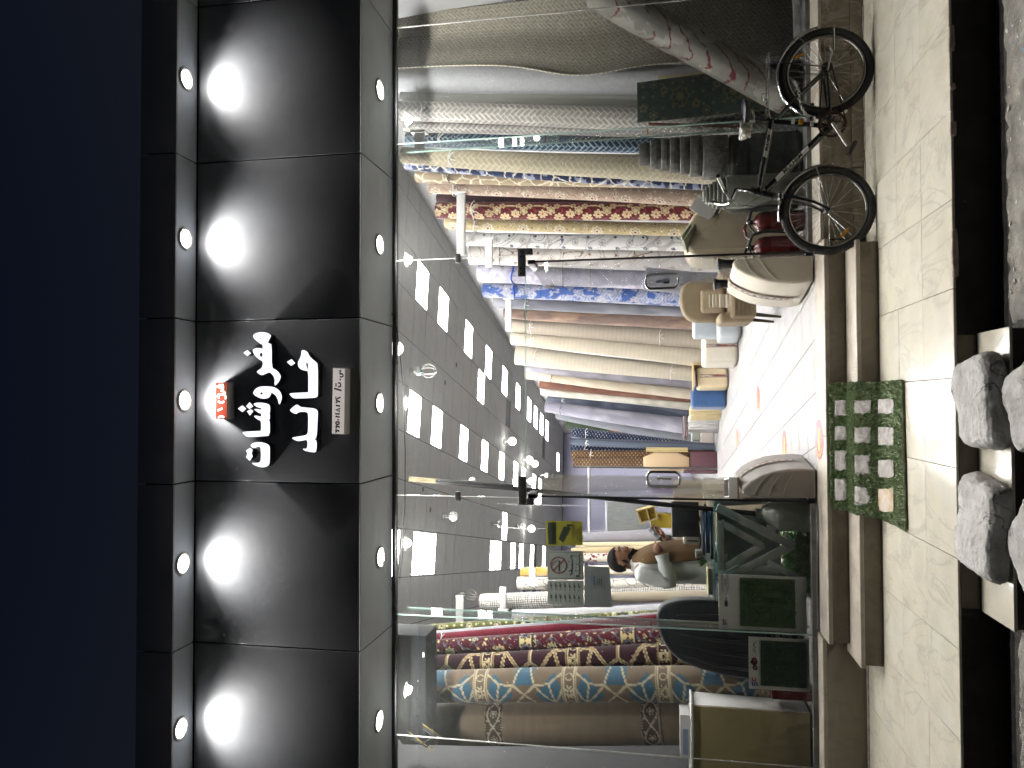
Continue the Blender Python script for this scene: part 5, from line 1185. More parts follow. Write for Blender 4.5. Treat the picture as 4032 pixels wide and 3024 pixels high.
for k in range(3): MB().tube([(-0.705, 0.004, 0.45-0.10*k), (-0.62, 0.002, 0.42-0.10*k), (-0.53, 0.004, 0.33-0.08*k)], 0.0018, 5).build('fabric_crease', m_gfab, t)
t = thing('wooden_tray', 'shallow white and brown tray lying on the grey door-stop stool', 'tray', (-0.665, 0.3, 0.54))
MB().obox((-0.672, 0.29, 0.546), 0.15, 0.44, 0.012, 0.12, 0.0, 0.0).build('bottom', M('brown_ply', lin('#7d6a55'), 0.5), t)
for sx, sy, dx, dy in ((0.15, 0.012, 0, -.214), (0.15, 0.012, 0, .214), (0.012, 0.416, -.069, 0), (0.012, 0.416, .069, 0)):
    c_ = Matrix.Rotation(0.12, 2) @ Vector((dx, dy)); MB().obox((-0.672+c_.x, 0.29+c_.y, 0.559), sx, sy, 0.062, 0.12).build('side', m_white_pl, t)

# armchair
t = thing('armchair', 'taupe linen armchair with rounded back and loose cushion', 'armchair', (0.95, 1.75, 0))
MB().prism(smooth_poly([(0.80, 0.30), (0.80, 0.60), (0.80, 0.80), (0.90, 0.90), (1.10, 0.92), (1.22, 0.86), (1.25, 0.60), (1.25, 0.30)], 2), 1.98, 2.14).build('backrest', m_tfab, t, bevel=0.04, seg=3)
rbox('seat', (1.01, 1.80, 0.22), 0.46, 0.50, 0.24, m_tfab, t, 0.05)
rbox('arm', (0.80, 1.82, 0.24), 0.10, 0.46, 0.32, m_tfab, t, 0.045); rbox('arm', (1.22, 1.82, 0.24), 0.10, 0.46, 0.32, m_tfab, t, 0.045)
for k in range(5): MB().tube([(0.80, 1.546-.002*k, 0.27+.037*k), (1.0, 1.541, 0.262+.04*k), (1.20, 1.546, 0.27+.037*k)], 0.006, 5).build('seat_fold', m_tfab, t)
rbox('cushion', (1.0, 1.90, 0.475), 0.24, 0.10, 0.24, m_tfab, t, 0.045, rx=-0.25)
for x, y in ((0.82, 1.60), (1.2, 1.60), (0.82, 2.05), (1.2, 2.05)): MB().tube([(x, y, 0.22), (x-.03*(1 if x < 1 else -1), y-.03, 0.0)], [0.02, 0.012], 8).build('leg', m_wood, t)
t = thing('fabric_sample_rack', 'bundle of cream fabric swatches standing on the armchair', 'swatches', (0.98, 1.62, 0.47))
for k in range(6): MB().obox((0.955+0.004*k, 1.60+0.018*k, 0.468+0.03*k), 0.13, 0.012, 0.03, 0.1*(k % 2), 0.05*k).build('swatch', (m_wfab, m_bfab)[k % 2], t, bevel=0.004)
t = thing('folded_carpet', 'short grey carpet offcut leaning between the blue roll and the armchair', 'carpet', (1.25, 2.6, 0))
MB().obox((1.20, 2.75, 0.005), 0.25, 0.10, 1.28, 0.1, 0.0, 0.14).build('fold', M('grey_carpet', lin('#6f7076'), 0.95, var=0.2, vscale=60, bump=.3, bscale=200), t, bevel=0.02)
# row of ottomans along the right
def ottoman(name, label, x, y, sx, sy, sz, mat, r=0.06, rz=0.2, band=False):
    t = thing(name, label, 'ottoman', (x, y, 0), 'ottomans in front of the carpet rolls')
    rbox('body', (x, y, 0.004), sx, sy, sz, mat, t, r, rz, 5)
    if band:
        R = Matrix.Rotation(rz, 3, 'Z'); h = sy/2+0.003
        P = [R @ Vector((0.02, -h, 0.01)), R @ Vector((0.02, -h, sz-.05)), R @ Vector((0.02, -h+.05, sz+.003)), R @ Vector((0.02, h-.05, sz+.003))]
        ribbon([p+Vector((x, y, 0.004)) for p in P], 0.05, R @ Vector((1, 0, 0)), t, (0, 0, 0))
    return t
t = thing('tufted_chair', 'pale blue-grey padded chair beside the taupe armchair', 'chair', (1.08, 5.1, 0))
rbox('seat', (1.05, 5.0, 0.02), 0.42, 0.45, 0.30, M('pale_blue_fabric', lin('#a3a9ac'), 0.9, var=.05, sheen=.2), t, 0.07, 0.2); rbox('backrest', (1.12, 5.30, 0.02), 0.46, 0.16, 0.62, _m['pale_blue_fabric'], t, 0.06, 0.2)
rbox('arm', (1.30, 5.05, 0.02), 0.12, 0.45, 0.42, _m['pale_blue_fabric'], t, 0.05, 0.2)
ottoman('ottoman', 'white rounded ottoman with woven band next to the pale chair', 0.74, 5.58, 0.44, 0.44, 0.49, m_wfab, 0.07, 0.18, True)
t = ottoman('ottoman', 'cream ottoman with rust band inside an open tan board box', 0.37, 7.05, 0.34, 0.34, 0.50, M('cream_fabric', lin('#cdbd9c'), .9, var=.05), 0.06, 0.16, True)
t = thing('board_box', 'open tan board box around the cream ottoman', 'box', (0.46, 7.0, 0))
MB().obox((0.575, 7.0, 0.0), 0.02, 0.46, 0.57, 0.16).build('side', m_card, t); MB().obox((0.39, 7.02, 0.545), 0.36, 0.46, 0.02, 0.16).build('lid', m_card, t)
ottoman('ottoman', 'deep blue velvet ottoman between the tan box and folded blankets', 0.06, 7.45, 0.36, 0.36, 0.57, m_ofab, 0.07, 0.18)
def stack(name, label, cat, x, y, sx, sy, hs, mats, rz=0.2, part='layer', z0=0.003):
    t = thing(name, label, cat, (x, y, z0)); z = z0
    for k, h in enumerate(hs):
        rbox(part, (x+random.uniform(-.01, .01), y+random.uniform(-.01, .01), z), sx*random.uniform(.95, 1), sy*random.uniform(.95, 1), h-.002, mats[k % len(mats)], t, min(h*.42, .03), rz+random.uniform(-.03, .03), 3); z += h
    return t
t = thing('folded_mattress', 'cream folded mattress standing on edge behind the blue ottoman', 'mattress', (-0.2, 8.6, 0))
for k in range(4): rbox('layer', (-0.12-0.055*k, 8.55+.01*k, 0.003), 0.052, 0.42, 0.55, M('butter_fabric', lin('#cbb98f'), .9, var=.06), t, 0.02, 0.2, 3)
t = thing('folded_quilt', 'white fluffy quilts folded upright behind the cream mattress', 'quilt', (-0.4, 9.2, 0))
for k in range(5): rbox('layer', (-0.33-0.052*k, 9.1+.01*k, 0.003), 0.05, 0.44, 0.56-.01*(k % 2), M('white_quilt', lin('#cdccca'), .95, var=.08, bump=.5, bscale=40), t, 0.022, 0.2, 3)
ottoman('storage_box', 'pale grey box with white side on the floor past the quilts', -0.80, 10.5, 0.46, 0.36, 0.25, M('pale_box', lin('#c3b8b2'), .8), 0.012, 0.22)['category'] = 'box'
t = thing('tool_case', 'small grey-green case lying on the pale box', 'case', (-0.74, 10.7, 0.26)); rbox('body', (-0.72, 10.65, 0.256), 0.24, 0.3, 0.18, M('sage_plastic', lin('#98a093'), .5), t, 0.03, 0.2); rbox('panel', (-0.80, 10.49, 0.28), 0.02, 0.012, 0.12, m_blk, t, 0.003, 0.2)
ottoman('ottoman', 'slate blue ottoman stacked on a grey one at the far right', -1.10, 13.4, 0.36, 0.36, 0.24, M('slate_fabric', lin('#4a5670'), .9, var=.15, sheen=.2), 0.05, 0.2).location.z = 0.262
ottoman('ottoman', 'grey ottoman under the slate blue one', -1.15, 13.4, 0.42, 0.42, 0.25, M('steel_fabric', lin('#71797a'), .9, var=.08, sheen=.2), 0.06, 0.2)
t = stack('sample_books', 'open carpet sample books piled on the quilts', 'books', -0.50, 9.15, 0.42, 0.3, [0.018]*5, [M('maroon_cover', lin('#5a3038'), .6), M('ivory_pages', lin('#d5d0c4'), .8), m_blk, m_white_pl], 0.3, 'book', 0.575)
rbox('floor_cushion', (-1.32, 13.0, 0.002), 0.34, 0.3, 0.16, m_bfab, None, 0.04, .2); tag(bpy.context.scene.objects['floor_cushion'], 'beige cushion on the floor past the pale box', 'cushion')
tag(MB().obox((-1.5, 13.6, 0.0), 0.5, 0.3, 0.5, .2).build('red_crate', M('maroon_crate', lin('#43202a'), .6), bevel=.01), 'dark red crate at the far end of the floor', 'crate')
t = thing('folding_bed', 'beige folding bed on edge with wooden slats at the far end', 'folding bed', (-1.17, 9.6, 0.5))
MB().prism(smooth_poly([(-1.40, .52), (-1.40, 1.40), (-1.0, 1.42), (-1.0, .52)], 1), 9.55, 9.62).build('panel', M('beige_panel', lin('#b89f7d'), .6), t, bevel=.02)
for k in range(3): MB().box(-0.985+.03*k, -0.965+.03*k, 9.54, 9.63, .55, 1.36).build('slat', M('pale_wood', lin('#c9b37c'), .6), t)
MB().obox((-1.20, 9.60, 0.0), 0.40, 0.3, 0.50, .2).build('base', _m['maroon_crate'], t, bevel=.01)
t = thing('wooden_ladder', 'brown wooden ladder leaning among the rolls at the back right', 'ladder', (-1.39, 13.2, 0))
la, lb = Vector((-0.474, 13.6, 3.006)), Vector((-1.395, 13.19, 0.02)); sd = Vector((0.02, 0.26, 0.05)).normalized()*0.13
m_lad = M('ladder_wood', lin('#6e4636'), .6, var=.15)
for s_ in (-1, 1): MB().tube([lb+sd*s_, la+sd*s_], 0.016, 6).build('rail', m_lad, t)
for k in range(9): p = lb.lerp(la, (k+.6)/9.3); MB().tube([p-sd, p+sd], 0.011, 6).build('rung', m_lad, t)
t = thing('display_rail', 'chrome pole and grey pipe rail at the back of the hall', 'rail', (-1.28, 9.3, 0))
MB().tube([(-1.283, 9.3, 0.01), (-1.283, 9.3, 2.76)], 0.022, 10).build('pole', m_chrome, t); MB().tube([(-1.289, 9.3, 2.465), (-2.66, 9.35, 2.465)], 0.028, 10).build('pipe', M('grey_pipe', (.4, .4, .42), .5), t); MB().tube([(-2.66, 9.35, 0.0), (-2.66, 9.35, 2.49)], 0.022, 8).build('pole', _m['grey_pipe'], t)
t = thing('blind_sample', 'grey woven blind sample hanging at the back behind the man', 'blind', (-2.2, 8.5, 1.35))
MB().box(-2.48, -1.86, 8.5, 8.52, 1.33, 2.06).build('cloth', M('blind_cloth', lin('#7f8180'), .9, var=.18, vscale=5, stretch=(12, 1, 1), bump=.4, bscale=30), t); MB().tube([(-2.5, 8.51, 2.07), (-1.84, 8.51, 2.07)], .02, 8).build('tube', _m['grey_pipe'], t); MB().tube([(-1.95, 8.51, 2.07), (-1.95, 8.6, 4.25)], .004, 4).build('cord', m_tie, t); MB().tube([(-2.4, 8.51, 2.07), (-2.4, 8.6, 4.25)], .004, 4).build('cord', m_tie, t)
# white bracket arms between the rolls
for (x0, z, x1, y), w in [((2.238, 3.19, 1.569, 2.0), 'in front of the wine red roll'), ((2.033, 3.19, 1.683, 3.4), 'in front of the brown scroll roll'), ((1.533, 3.29, 1.056, 5.2), 'left of the bright blue roll'), ((2.449, 3.25, 2.274, .72), 'by the top of the right glass fin'), ((-2.196, 3.36, -2.588, 2.6), 'high up behind the left glass fin'), ((-2.492, 3.20, -2.80, 4.30), 'across the black-checked roll'), ((-2.38, 2.92, -2.62, 5.05), 'across the plastic-wrapped white roll')]:
    t = thing('bracket_arm', 'white metal bracket arm ' + w, 'bracket', (x0, y, z), 'white bracket arms holding the rolls')
    MB().box(min(x0, x1), max(x0, x1), y-.02, y+.02, z-.045, z+.045).build('bar', m_white_pl, t, bevel=.004)
    s_ = 1 if x0 > 0 else -1; xo = max(x0, x1) if s_ > 0 else min(x0, x1)
    MB().box(xo-.01, xo+.01, y-.05, y+.05, z-.07, z+.07).build('mount', m_white_pl, t)
# round floor stickers
for k, (x, y, w) in enumerate([(-0.274, -0.08, 'on the doorway sill'), (-0.406, 1.46, 'beside the grey stool'), (0.032, 3.27, 'in the middle of the hall floor'), (-0.527, 5.67, 'deepest in the hall')]):
    t = thing('floor_sticker', 'round red and yellow floor sticker ' + w, 'sticker', (x, y, 0.001), 'round floor stickers')
    z = 0.0026; r = 0.145
    MB().lathe([(0, 0), (r, 0)], (x, y, z), n=36, cap=False).build('disc', M('sticker_red', lin('#a83848'), .3, var=.12, vscale=20), t)
    my = M('sticker_yellow', lin('#d8c23c'), .3, var=.12, vscale=20)
    mb = MB(); mb.add([(x+a*r, y+b*r, z+.0012) for a, b in smooth_poly([(-.62, -.25), (-.1, -.3), (0, -.05), (.15, -.32), (.62, -.22), (.55, .12), (.2, .05), (.05, .3), (-.2, .12), (-.55, .3)], 1)], [tuple(range(20))]); mb.build('emblem', my, t)
    for q in range(9):
        a = 2.2+q*.24; mb = MB(); mb.add([(x+(r*.82)*math.cos(a)+dx, y+(r*.82)*math.sin(a)+dy, z+.0012) for dx, dy in ((-.008, -.01), (.008, -.01), (.008, .01), (-.008, .01))], [(0, 1, 2, 3)]); mb.build('mark', my, t)

# ---- right show window: extinguishers, blocks, rolls lying and standing
m_redp = M('red_paint', lin('#5e1614'), 0.25, var=.08, coat=.3)
for x, w in [(1.425, 'right one beside the telescoped grey roll'), (1.225, 'left one beside the right door leaf')]:
    t = thing('fire_extinguisher', 'red fire extinguisher in the window, ' + w, 'extinguisher', (x, .42, 0), 'fire extinguishers behind the bicycle')
    MB().lathe([(0.082, 0.004), (0.085, 0.02), (0.085, 0.30), (0.075, 0.34), (0.045, 0.37), (0.022, 0.378), (0.022, 0.40)], (x, .42, 0), n=28).build('cylinder', m_redp, t)
    MB().lathe([(0.026, 0.401), (0.026, 0.43), (0.014, 0.435)], (x, .42, 0), n=14).build('valve', m_chrome, t)
    MB().tube([(x, .42, .432), (x-.05, .40, .455), (x-.11, .39, .44), (x-.135, .39, .415)], [.012, .012, .011, .008], 8).build('lever', m_redp if x > 1.3 else m_blk, t)
    MB().tube([(x, .42, .415), (x-.04, .39, .41), (x-.09, .38, .375)], .008, 6).build('handle', m_blk, t)
    MB().tube([(x+.02, .42, .42), (x+.09, .36, .40), (x+.115, .33, .30), (x+.10, .33, .15), (x+.09, .33, .06)], .014, 8).build('hose', m_blk, t)
    MB().lathe([(0.0865, 0.12), (0.0865, 0.26)], (x, .42, 0), n=28, cap=False).build('label_band', M('ext_label', lin('#6e2020'), .4, var=.3, vscale=30), t)
t = thing('foam_block', 'large beige upholstered block with rounded edge behind the extinguishers', 'foam block', (1.5, 1.05, 0))
MB().prism(smooth_poly([(1.22, .01), (1.22, .60), (1.22, .80), (1.30, .88), (1.48, .90), (1.66, .80), (1.72, .60), (1.74, .01)], 2), .80, 1.35).build('block', m_bfab, t, bevel=.03)
t = thing('fabric_swatches', 'fan of pale green fabric swatches and papers on the beige block', 'swatches', (1.48, .95, .86))
for k in range(7): MB().obox((1.40+.032*k, .82+.02*k, 0.865-.018*abs(k-1)), .20, .16, .012, .5, -.25, .5).build('swatch', M('celadon_swatch', lin('#a9ad96'), .8, var=.06), t, bevel=.003)
MB().obox((1.60, .775, .66), .14, .006, .20, .1, 0, .6).build('sheet', m_white_pl, t)
m_dkg = M('charcoal_carpet', lin('#3e403c'), .95, var=.2, vscale=30, bump=.4, bscale=200)
t = thing('folded_carpet', 'dark grey folded carpet block standing behind the bicycle frame', 'carpet', (1.85, .55, 0))
rbox('block', (1.86, .55, .003), .58, .30, .565, m_dkg, t, .05)
for k in range(3): MB().tube([(1.60, .395, .14+.15*k), (1.86, .392, .145+.15*k), (2.12, .395, .14+.15*k)], .004, 5).build('fold_line', m_blk, t)
def telescoped(name, label, c, steps, mat, tilt=(0, 0)):
    t = thing(name, label, 'carpet roll', c); prev = None
    for k, (r, z0, z1) in enumerate(steps):
        ox, oy_ = tilt[0]*z0, tilt[1]*z0
        MB().lathe([(r*.93, z0), (r, z0+.004), (r*1.0, z1-.008), (r*.97, z1), (r*.80, z1-.004)], (c[0]+ox, c[1]+oy_, c[2]), n=30).build('winding', mat, t)
    return t
m_lgr = M('grey_green_felt', lin('#7d8076'), .95, var=.12, vscale=40, bump=.3, bscale=200)
telescoped('telescoped_roll', 'grey-green roll pushed out like a telescope behind the handlebar', (1.665, .36, 0.003), [(.13, 0, .60), (.122, .60, .635), (.112, .635, .67), (.10, .67, .70), (.086, .70, .73), (.07, .73, .755), (.05, .755, .772)], m_lgr, (-.02, 0))
telescoped('telescoped_roll', 'fuzzy grey roll tapering upward on the dark block', (2.0, .52, 0.57), [(.175, 0, .20), (.165, .2, .30), (.152, .30, .38), (.142, .38, .46), (.13, .46, .53), (.118, .53, .62), (.09, .62, .71)], M('fuzzy_grey', lin('#6d6c68'), .95, var=.3, vscale=25, bump=1, bscale=90), (.10, 0))
def slab_rug():
    fn = floral('#3f4a44', '#5a5a48', '#333d3a', '#6a6852', .42, .085, .10, True, 7); n = 60; m = 150; U, V_ = np.meshgrid(np.linspace(0, 1, n+1), np.linspace(0, 1, m+1))
    x = (2.335+(2.668-2.335)*U)*(1-V_)+(2.319+(2.616-2.319)*U)*V_; z = .012+1.276*V_; y = .44+.05*V_-.03*np.sin(np.pi*U)
    P = np.stack([x, y, z], -1).reshape(-1, 3); k = n+1; F = [(i*k+j, i*k+j+1, (i+1)*k+j+1, (i+1)*k+j) for i in range(m) for j in range(n)]
    o = carpet_surface('folded_rug', P, F, fn((U*.32-.16).ravel(), z.ravel())); md = o.modifiers.new('t', 'SOLIDIFY'); md.thickness = .06; md.offset = 1
    tag(o, 'dark green folded floral rug standing upright behind the saddle', 'rug')
slab_rug()
t = thing('cream_board', 'cream-topped board behind the dark green rug', 'board', (2.66, .62, 0)); MB().box(2.56, 2.74, .58, .62, .003, 1.12).build('board', M('cream_board', lin('#b5a88a'), .8), t)
tag(MB().tube([(2.27, .40, 1.20), (2.215, .46, .40)], .012, 7).build('wooden_stick', m_lad), 'thin brown stick leaning by the right glass fin', 'stick')
# ---- left show window: speaker box, cabinet, sample boards
t = thing('black_cabinet_box', 'long black box hung high in the left window with cables', 'box', (-2.39, .42, 3.06))
MB().box(-2.83, -1.955, .30, .62, 3.06, 3.70).build('box', M('black_lacquer', (.008, .009, .012), .7, spec=.2), t, bevel=.006)
for x in (-2.62, -2.48, -2.33): MB().lathe([(0.008, .2985), (0.008, .295)], (x, 0, 3.13), axis='Y', n=10).build('screw', m_chrome, t)
MB().box(-2.13, -2.09, .296, .299, 3.075, 3.09).build('label', m_white_pl, t)
for k in range(3): MB().tube([(-2.80+.03*k, .28, 3.22), (-2.83-.02*k, .25, 3.08-.04*k), (-2.76, .26, 2.98-.03*k), (-2.72+.02*k, .28, 3.08)], .006, 6).build('cable', (m_blk, m_blk, M('yellow_cable', lin('#8a7a34'), .5))[k], t)
t = thing('wood_cabinet', 'brown-fronted cabinet with white side at the far left of the window', 'cabinet', (-2.75, .5, 0))
MB().box(-3.30, -2.378, .285, .30, .02, .885).build('front', M('brown_laminate', lin('#a5976f'), .5, var=.06, vscale=3), t, bevel=.003)
MB().box(-3.30, -2.372, .301, .80, .02, .885).build('carcass', m_white_pl, t, bevel=.003); MB().box(-3.31, -2.355, .27, .82, .8865, .905).build('top', m_white_pl, t, bevel=.003); MB().box(-3.29, -2.39, .30, .78, .001, .019).build('plinth', m_blk, t)
t = thing('white_carton', 'flat white carton lying on the brown cabinet', 'carton', (-2.66, .5, .906)); MB().box(-2.83, -2.49, .38, .60, .9065, .985).build('carton', m_white_pl, t, bevel=.003); MB().box(-2.80, -2.60, .376, .379, .925, .965).build('print', M('blue_print', lin('#8f9cb5'), .6), t)
tag(rbox('red_toolbox', (-2.22, .36, .002), .12, .2, .30, m_redp, None, .02), 'red plastic toolbox half hidden behind the low turf board', 'toolbox')
m_wboard = M('white_sample_board', (.62, .63, .60), .5, var=.04)
def sample_board(label, x0, x1, z0, z1, y, tz0, tz1, tmat, slot, seed, tilt=.03):
    t = thing('turf_sample_board', label, 'sample board', ((x0+x1)/2, y, z0), 'turf sample boards behind the glass')
    hole = [[(x0, z0), (x1, z0), (x1, z1), (x0, z1)]]
    if slot: cxs = (x0+x1)/2+.02; zs = z1-.055; hole.append(arc(cxs+.05, zs, .012, .012, -90, 90, 6)+arc(cxs-.05, zs, .012, .012, 90, 270, 6))
    link('board', curve_mesh(hole, y+.006, .008), m_wboard, t)
    MB().box(x0+.03, x1-.02, y-.003, y-.0005, tz0, tz1).build('turf_backing', m_back, t)
    r = np.random.default_rng(seed); n = 5200; P = np.stack([r.uniform(x0+.032, x1-.022, n), np.full(n, y-.003), r.uniform(tz0, tz1, n)], 1)
    blades(P, np.tile([0, -1.0, 0.0], (n, 1)), .016, .0022, tmat, 'turf', t, seed, 1.2)
    return t
b1 = sample_board('taller white turf sample board with a hand slot, right of the pair', -1.715, -1.305, .07, .70, .10, .15, .545, m_turf_d, True, 5)
b2 = sample_board('lower white turf sample board with a dark red flower mark, left of the pair', -2.150, -1.765, .055, .485, .10, .075, .40, M('deep_turf', lin('#466e5a'), .8, col2=lin('#355845'), vscale=50, bump=.6), False, 6)
m_dred = M('dark_red_print', lin('#5a1a1e'), .6); m_bprint = M('blue_mark', lin('#2c3f86'), .6); m_rprint = M('red_mark', lin('#b03028'), .6)
def cs_logo(x, z, h, parent, y):
    f3 = flat3(y)
    link('mark', strokes_mesh([[(x-.2*h, z+.45*h), (x-.9*h, z+.45*h), (x-.9*h, z), (x-.35*h, z), (x-.35*h, z-.45*h), (x-1.0*h, z-.45*h)]], .26*h, f3), m_bprint, parent)
    link('mark', strokes_mesh([[(x+.75*h, z+.45*h), (x+.05*h, z+.45*h), (x+.05*h, z-.2*h), (x+.7*h, z-.2*h)]], .26*h, f3), m_rprint, parent)
cs_logo(-1.66, .655, .026, b1, .0965); cs_logo(-2.09, .445, .036, b2, .0965)
for k, s_ in enumerate(['LANDSCAPING', 'GRASS', 'COLLECTION']): link('lettering', text_mesh(s_, .020, lambda a, b, c, k=k: (-1.365+a, .0965, .672-.020*k+b)), m_ink, b1)
link('mark', strokes_mesh([arc(-1.945, .445, .024, .016, 0, 360, 10), arc(-1.99, .44, .014, .012, 0, 360, 8), arc(-1.95, .455, .01, .014, 0, 360, 8)], .014, flat3(.0965)), m_dred, b2)
link('lettering', strokes_mesh([[(-1.80-.012*k, .445+.006*((k*7) % 3-1)), (-1.808-.012*k, .443+.007*((k*5) % 3-1))] for k in range(7)], .006, flat3(.0965)), m_ink, b2)
# turf heap under the desk
t = thing('turf_offcut', 'crumpled offcut of green turf on the floor under the desk', 'turf', (-1.27, .5, 0)); o = lump('backing', (-1.27, .50, .075), .46, .34, .17, m_turf_d, 21, t, sub=8, amt=.3)
vs = [v.co+Vector((-1.27, .5, 0)) for v in o.data.vertices]; ns_ = [v.normal for v in o.data.vertices]; r = np.random.default_rng(8); id_ = r.integers(0, len(vs), 3000)
blades([np.array(vs[i])+r.normal(size=3)*.012 for i in id_], [np.array(ns_[i]) for i in id_], .03, .003, m_turf, 'turf', t, 9, 1.0)

# ---- desk, chair, things on the desk, jug, stickers
m_desk = M('grey_steel', lin('#8d918d'), .5, var=.05)
t = thing('glass_desk', 'grey steel desk with V-shaped front frame and glass top', 'desk', (-1.17, .7, 0))
def dk(p): return Vector((p[0]*.961, max(.003, .045+p[1]*.961)))
def bar2(p, q, w, y0, y1, name='frame_bar'):
    p, q = dk(p), dk(q); y0 -= .25; y1 -= .25; d = (q-p).normalized(); n = Vector((-d.y, d.x))*w/2
    return MB().prism([tuple(p+n), tuple(q+n), tuple(q-n), tuple(p-n)], y0, y1).build(name, m_desk, t, bevel=.003)
bar2((-.845, .68), (-1.138, .10), .062, .43, .465); bar2((-1.44, .68), (-1.128, .10), .062, .431, .466)
bar2((-.955, .655), (-1.345, .655), .05, .4295, .467); bar2((-.968, .65), (-1.148, .33), .05, .4305, .4655); bar2((-1.335, .65), (-1.14, .33), .05, .432, .4645)
bar2((-1.005, .30), (-.93, .005), .05, .4305, .468); bar2((-1.262, .30), (-1.43, .005), .05, .4298, .4688)
bar2((-1.46, .69), (-1.56, -.03), .05, .70, .74, 'leg'); bar2((-.85, .69), (-.80, -.03), .05, .70, .74, 'leg')
MB().box(-1.30, -.87, .455, .467, .20, .68).build('back_panel', m_desk, t)
MB().box(-1.515, -.755, .15, .52, .719, .730).build('glass_top', glassmat('desk_glass', (.75, .93, .92), 1.0, .02), t); MB().box(-1.515, -.755, .1465, .1495, .719, .730).build('glass_edge', M('cyan_edge', lin('#7fb5b8'), .15), t)
t = thing('desk_books', 'green-edged book lying at the left end of the glass desk', 'book', (-1.45, .6, .712)); MB().box(-1.545, -1.345, .47, .70, .712, .744).build('pages', M('ivory_pages', lin('#d5d0c4'), .8), t); MB().box(-1.55, -1.34, .465, .705, .7445, .752).build('cover', M('olive_cover', lin('#b5b584'), .5), t)
t = thing('document_folders', 'stack of blue and black folders on the glass desk', 'folders', (-1.08, .65, .712)); z = .712
for k, (mt, h) in enumerate([(m_blk, .014), (m_white_pl, .008), (M('blue_folder', lin('#2f62a8'), .4), .018), (m_blk, .012), (m_white_pl, .006), (_m['blue_folder'], .012), (m_blk, .01)]):
    MB().obox((-1.06+.012*((k*5) % 4-1.5), .62, z), .36-.02*(k % 3), .26, h-.001, .03*((k*3) % 5-2)).build('folder', mt, t, bevel=.003); z += h
t = thing('monitor', 'black computer monitor seen from behind on the desk', 'monitor', (-.99, .85, .712))
MB().obox((-.99, .88, .712), .2, .16, .012, .15).build('foot', m_blk, t, bevel=.004); MB().obox((-.99, .92, .724), .04, .03, .12, .15).build('stem', m_blk, t)
MB().obox((-.99, .885, .80), .30, .035, .22, .55).build('screen', M('dark_plastic', (.03, .032, .036), .4), t, bevel=.008)
t = thing('card_terminal', 'pale handheld printer with black slot on the desk', 'printer', (-1.18, .8, .712)); rbox('body', (-1.145, .80, .80), .075, .08, .13, M('pale_plastic', lin('#c0bbae'), .4), t, .018); MB().box(-1.158, -1.150, .757, .7595, .815, .90).build('slot', m_blk, t); rbox('base', (-1.145, .80, .793), .09, .1, .012, m_blk, t, .004)
t = thing('tissue_box', 'small grey box with red mark on the desk', 'box', (-1.235, .6, .712)); rbox('box', (-1.24, .56, .79), .06, .08, .05, M('grey_card', lin('#a5a8a5'), .6), t, .006); MB().box(-1.25, -1.235, .517, .5195, .81, .825).build('mark', m_rprint, t)
t = thing('potted_sprig', 'small green sprig in a clear cup on the desk', 'plant', (-1.30, .55, .712)); MB().lathe([(.025, .001), (.032, .07)], (-1.30, .55, .712), n=16, cap=False).build('cup', m_glass, t)
r = np.random.default_rng(2)
for k in range(16):
    a = k*.9; q = Vector((math.cos(a), math.sin(a), 0)); c_ = Vector((-1.30, .55, .75)); h = .05+.04*r.random(); mb = MB(); sd_ = q.cross(Vector((0, 0, 1)))*.010
    mb.add([c_, c_+q*.02+sd_+Vector((0, 0, h*.6)), c_+q*.05+Vector((0, 0, h)), c_+q*.02-sd_+Vector((0, 0, h*.6))], [(0, 1, 2, 3)]); mb.build('leaf', M('sprig_leaf', lin('#4f7a3a'), .5, var=.2), t)
t = thing('glass_jar', 'glass jar with amber lid under the desk top', 'jar', (-1.28, .52, .58)); MB().lathe([(.04, 0), (.042, .07), (.036, .085)], (-1.27, .56, .60), n=18).build('jar', M('jar_glass', (.55, .53, .5), .15), t); MB().lathe([(.037, .0855), (.037, .095)], (-1.27, .56, .60), n=18).build('lid', M('amber_lid', lin('#c07a2a'), .4), t)
for nm_ in ('desk_books', 'document_folders', 'monitor', 'card_terminal', 'tissue_box', 'potted_sprig', 'glass_jar'):
    o_ = S.objects[nm_]; o_.location = (o_.location.x*.961, o_.location.y-.27-(.16 if nm_ == 'monitor' else (.12 if nm_ == 'card_terminal' else 0)), o_.location.z+.019)
# boxes on a shelf behind the desk
t = thing('wooden_crate', 'small pale wooden crate with yellow goods tilted on a pile', 'crate', (-1.06, 1.65, 1.15))
cr = Matrix.Rotation(-.3, 3, 'Y')
for (dx, dz, sx, sz) in ((0, 0, .13, .012), (0, .17, .13, .012), (-.06, .01, .012, .16), (.06, .01, .012, .16), (0, .08, .12, .010)):
    p = cr @ Vector((dx, 0, dz)); MB().obox((-1.06+p.x, 1.65, 1.16+p.z), sx, .12, sz, 0, 0, -.3).build('slat', _m['pale_wood'], t)
MB().obox((-1.055, 1.68, 1.165), .11, .05, .16, 0, 0, -.3).build('goods', M('yellow_pack', lin('#b59a24'), .5), t)
for x, y, z, sx, sy, sz, nm, mt, lab in [(-1.15, 1.7, .995, .13, .12, .22, 'yellow_box', M('yellow_card', lin('#b8a02c'), .5, var=.1), 'mustard yellow box standing behind the monitor'), (-.97, 1.7, .995, .11, .12, .15, 'white_carton', m_white_pl, 'white carton behind the monitor under the wooden crate'), (-1.05, 1.72, .70, .55, .3, .294, 'shelf_unit', M('beige_shelf', lin('#a89a86'), .7), 'beige shelf unit behind the desk carrying boxes'), (-.86, 1.75, .995, .06, .1, .20, 'purple_pack', M('purple_pack', lin('#8a7aa5'), .6), 'purple-white pack beside the white carton')]:
    tag(rbox(nm, (x, y, z), sx, sy, sz, mt, None, .006), lab, nm.split('_')[-1])
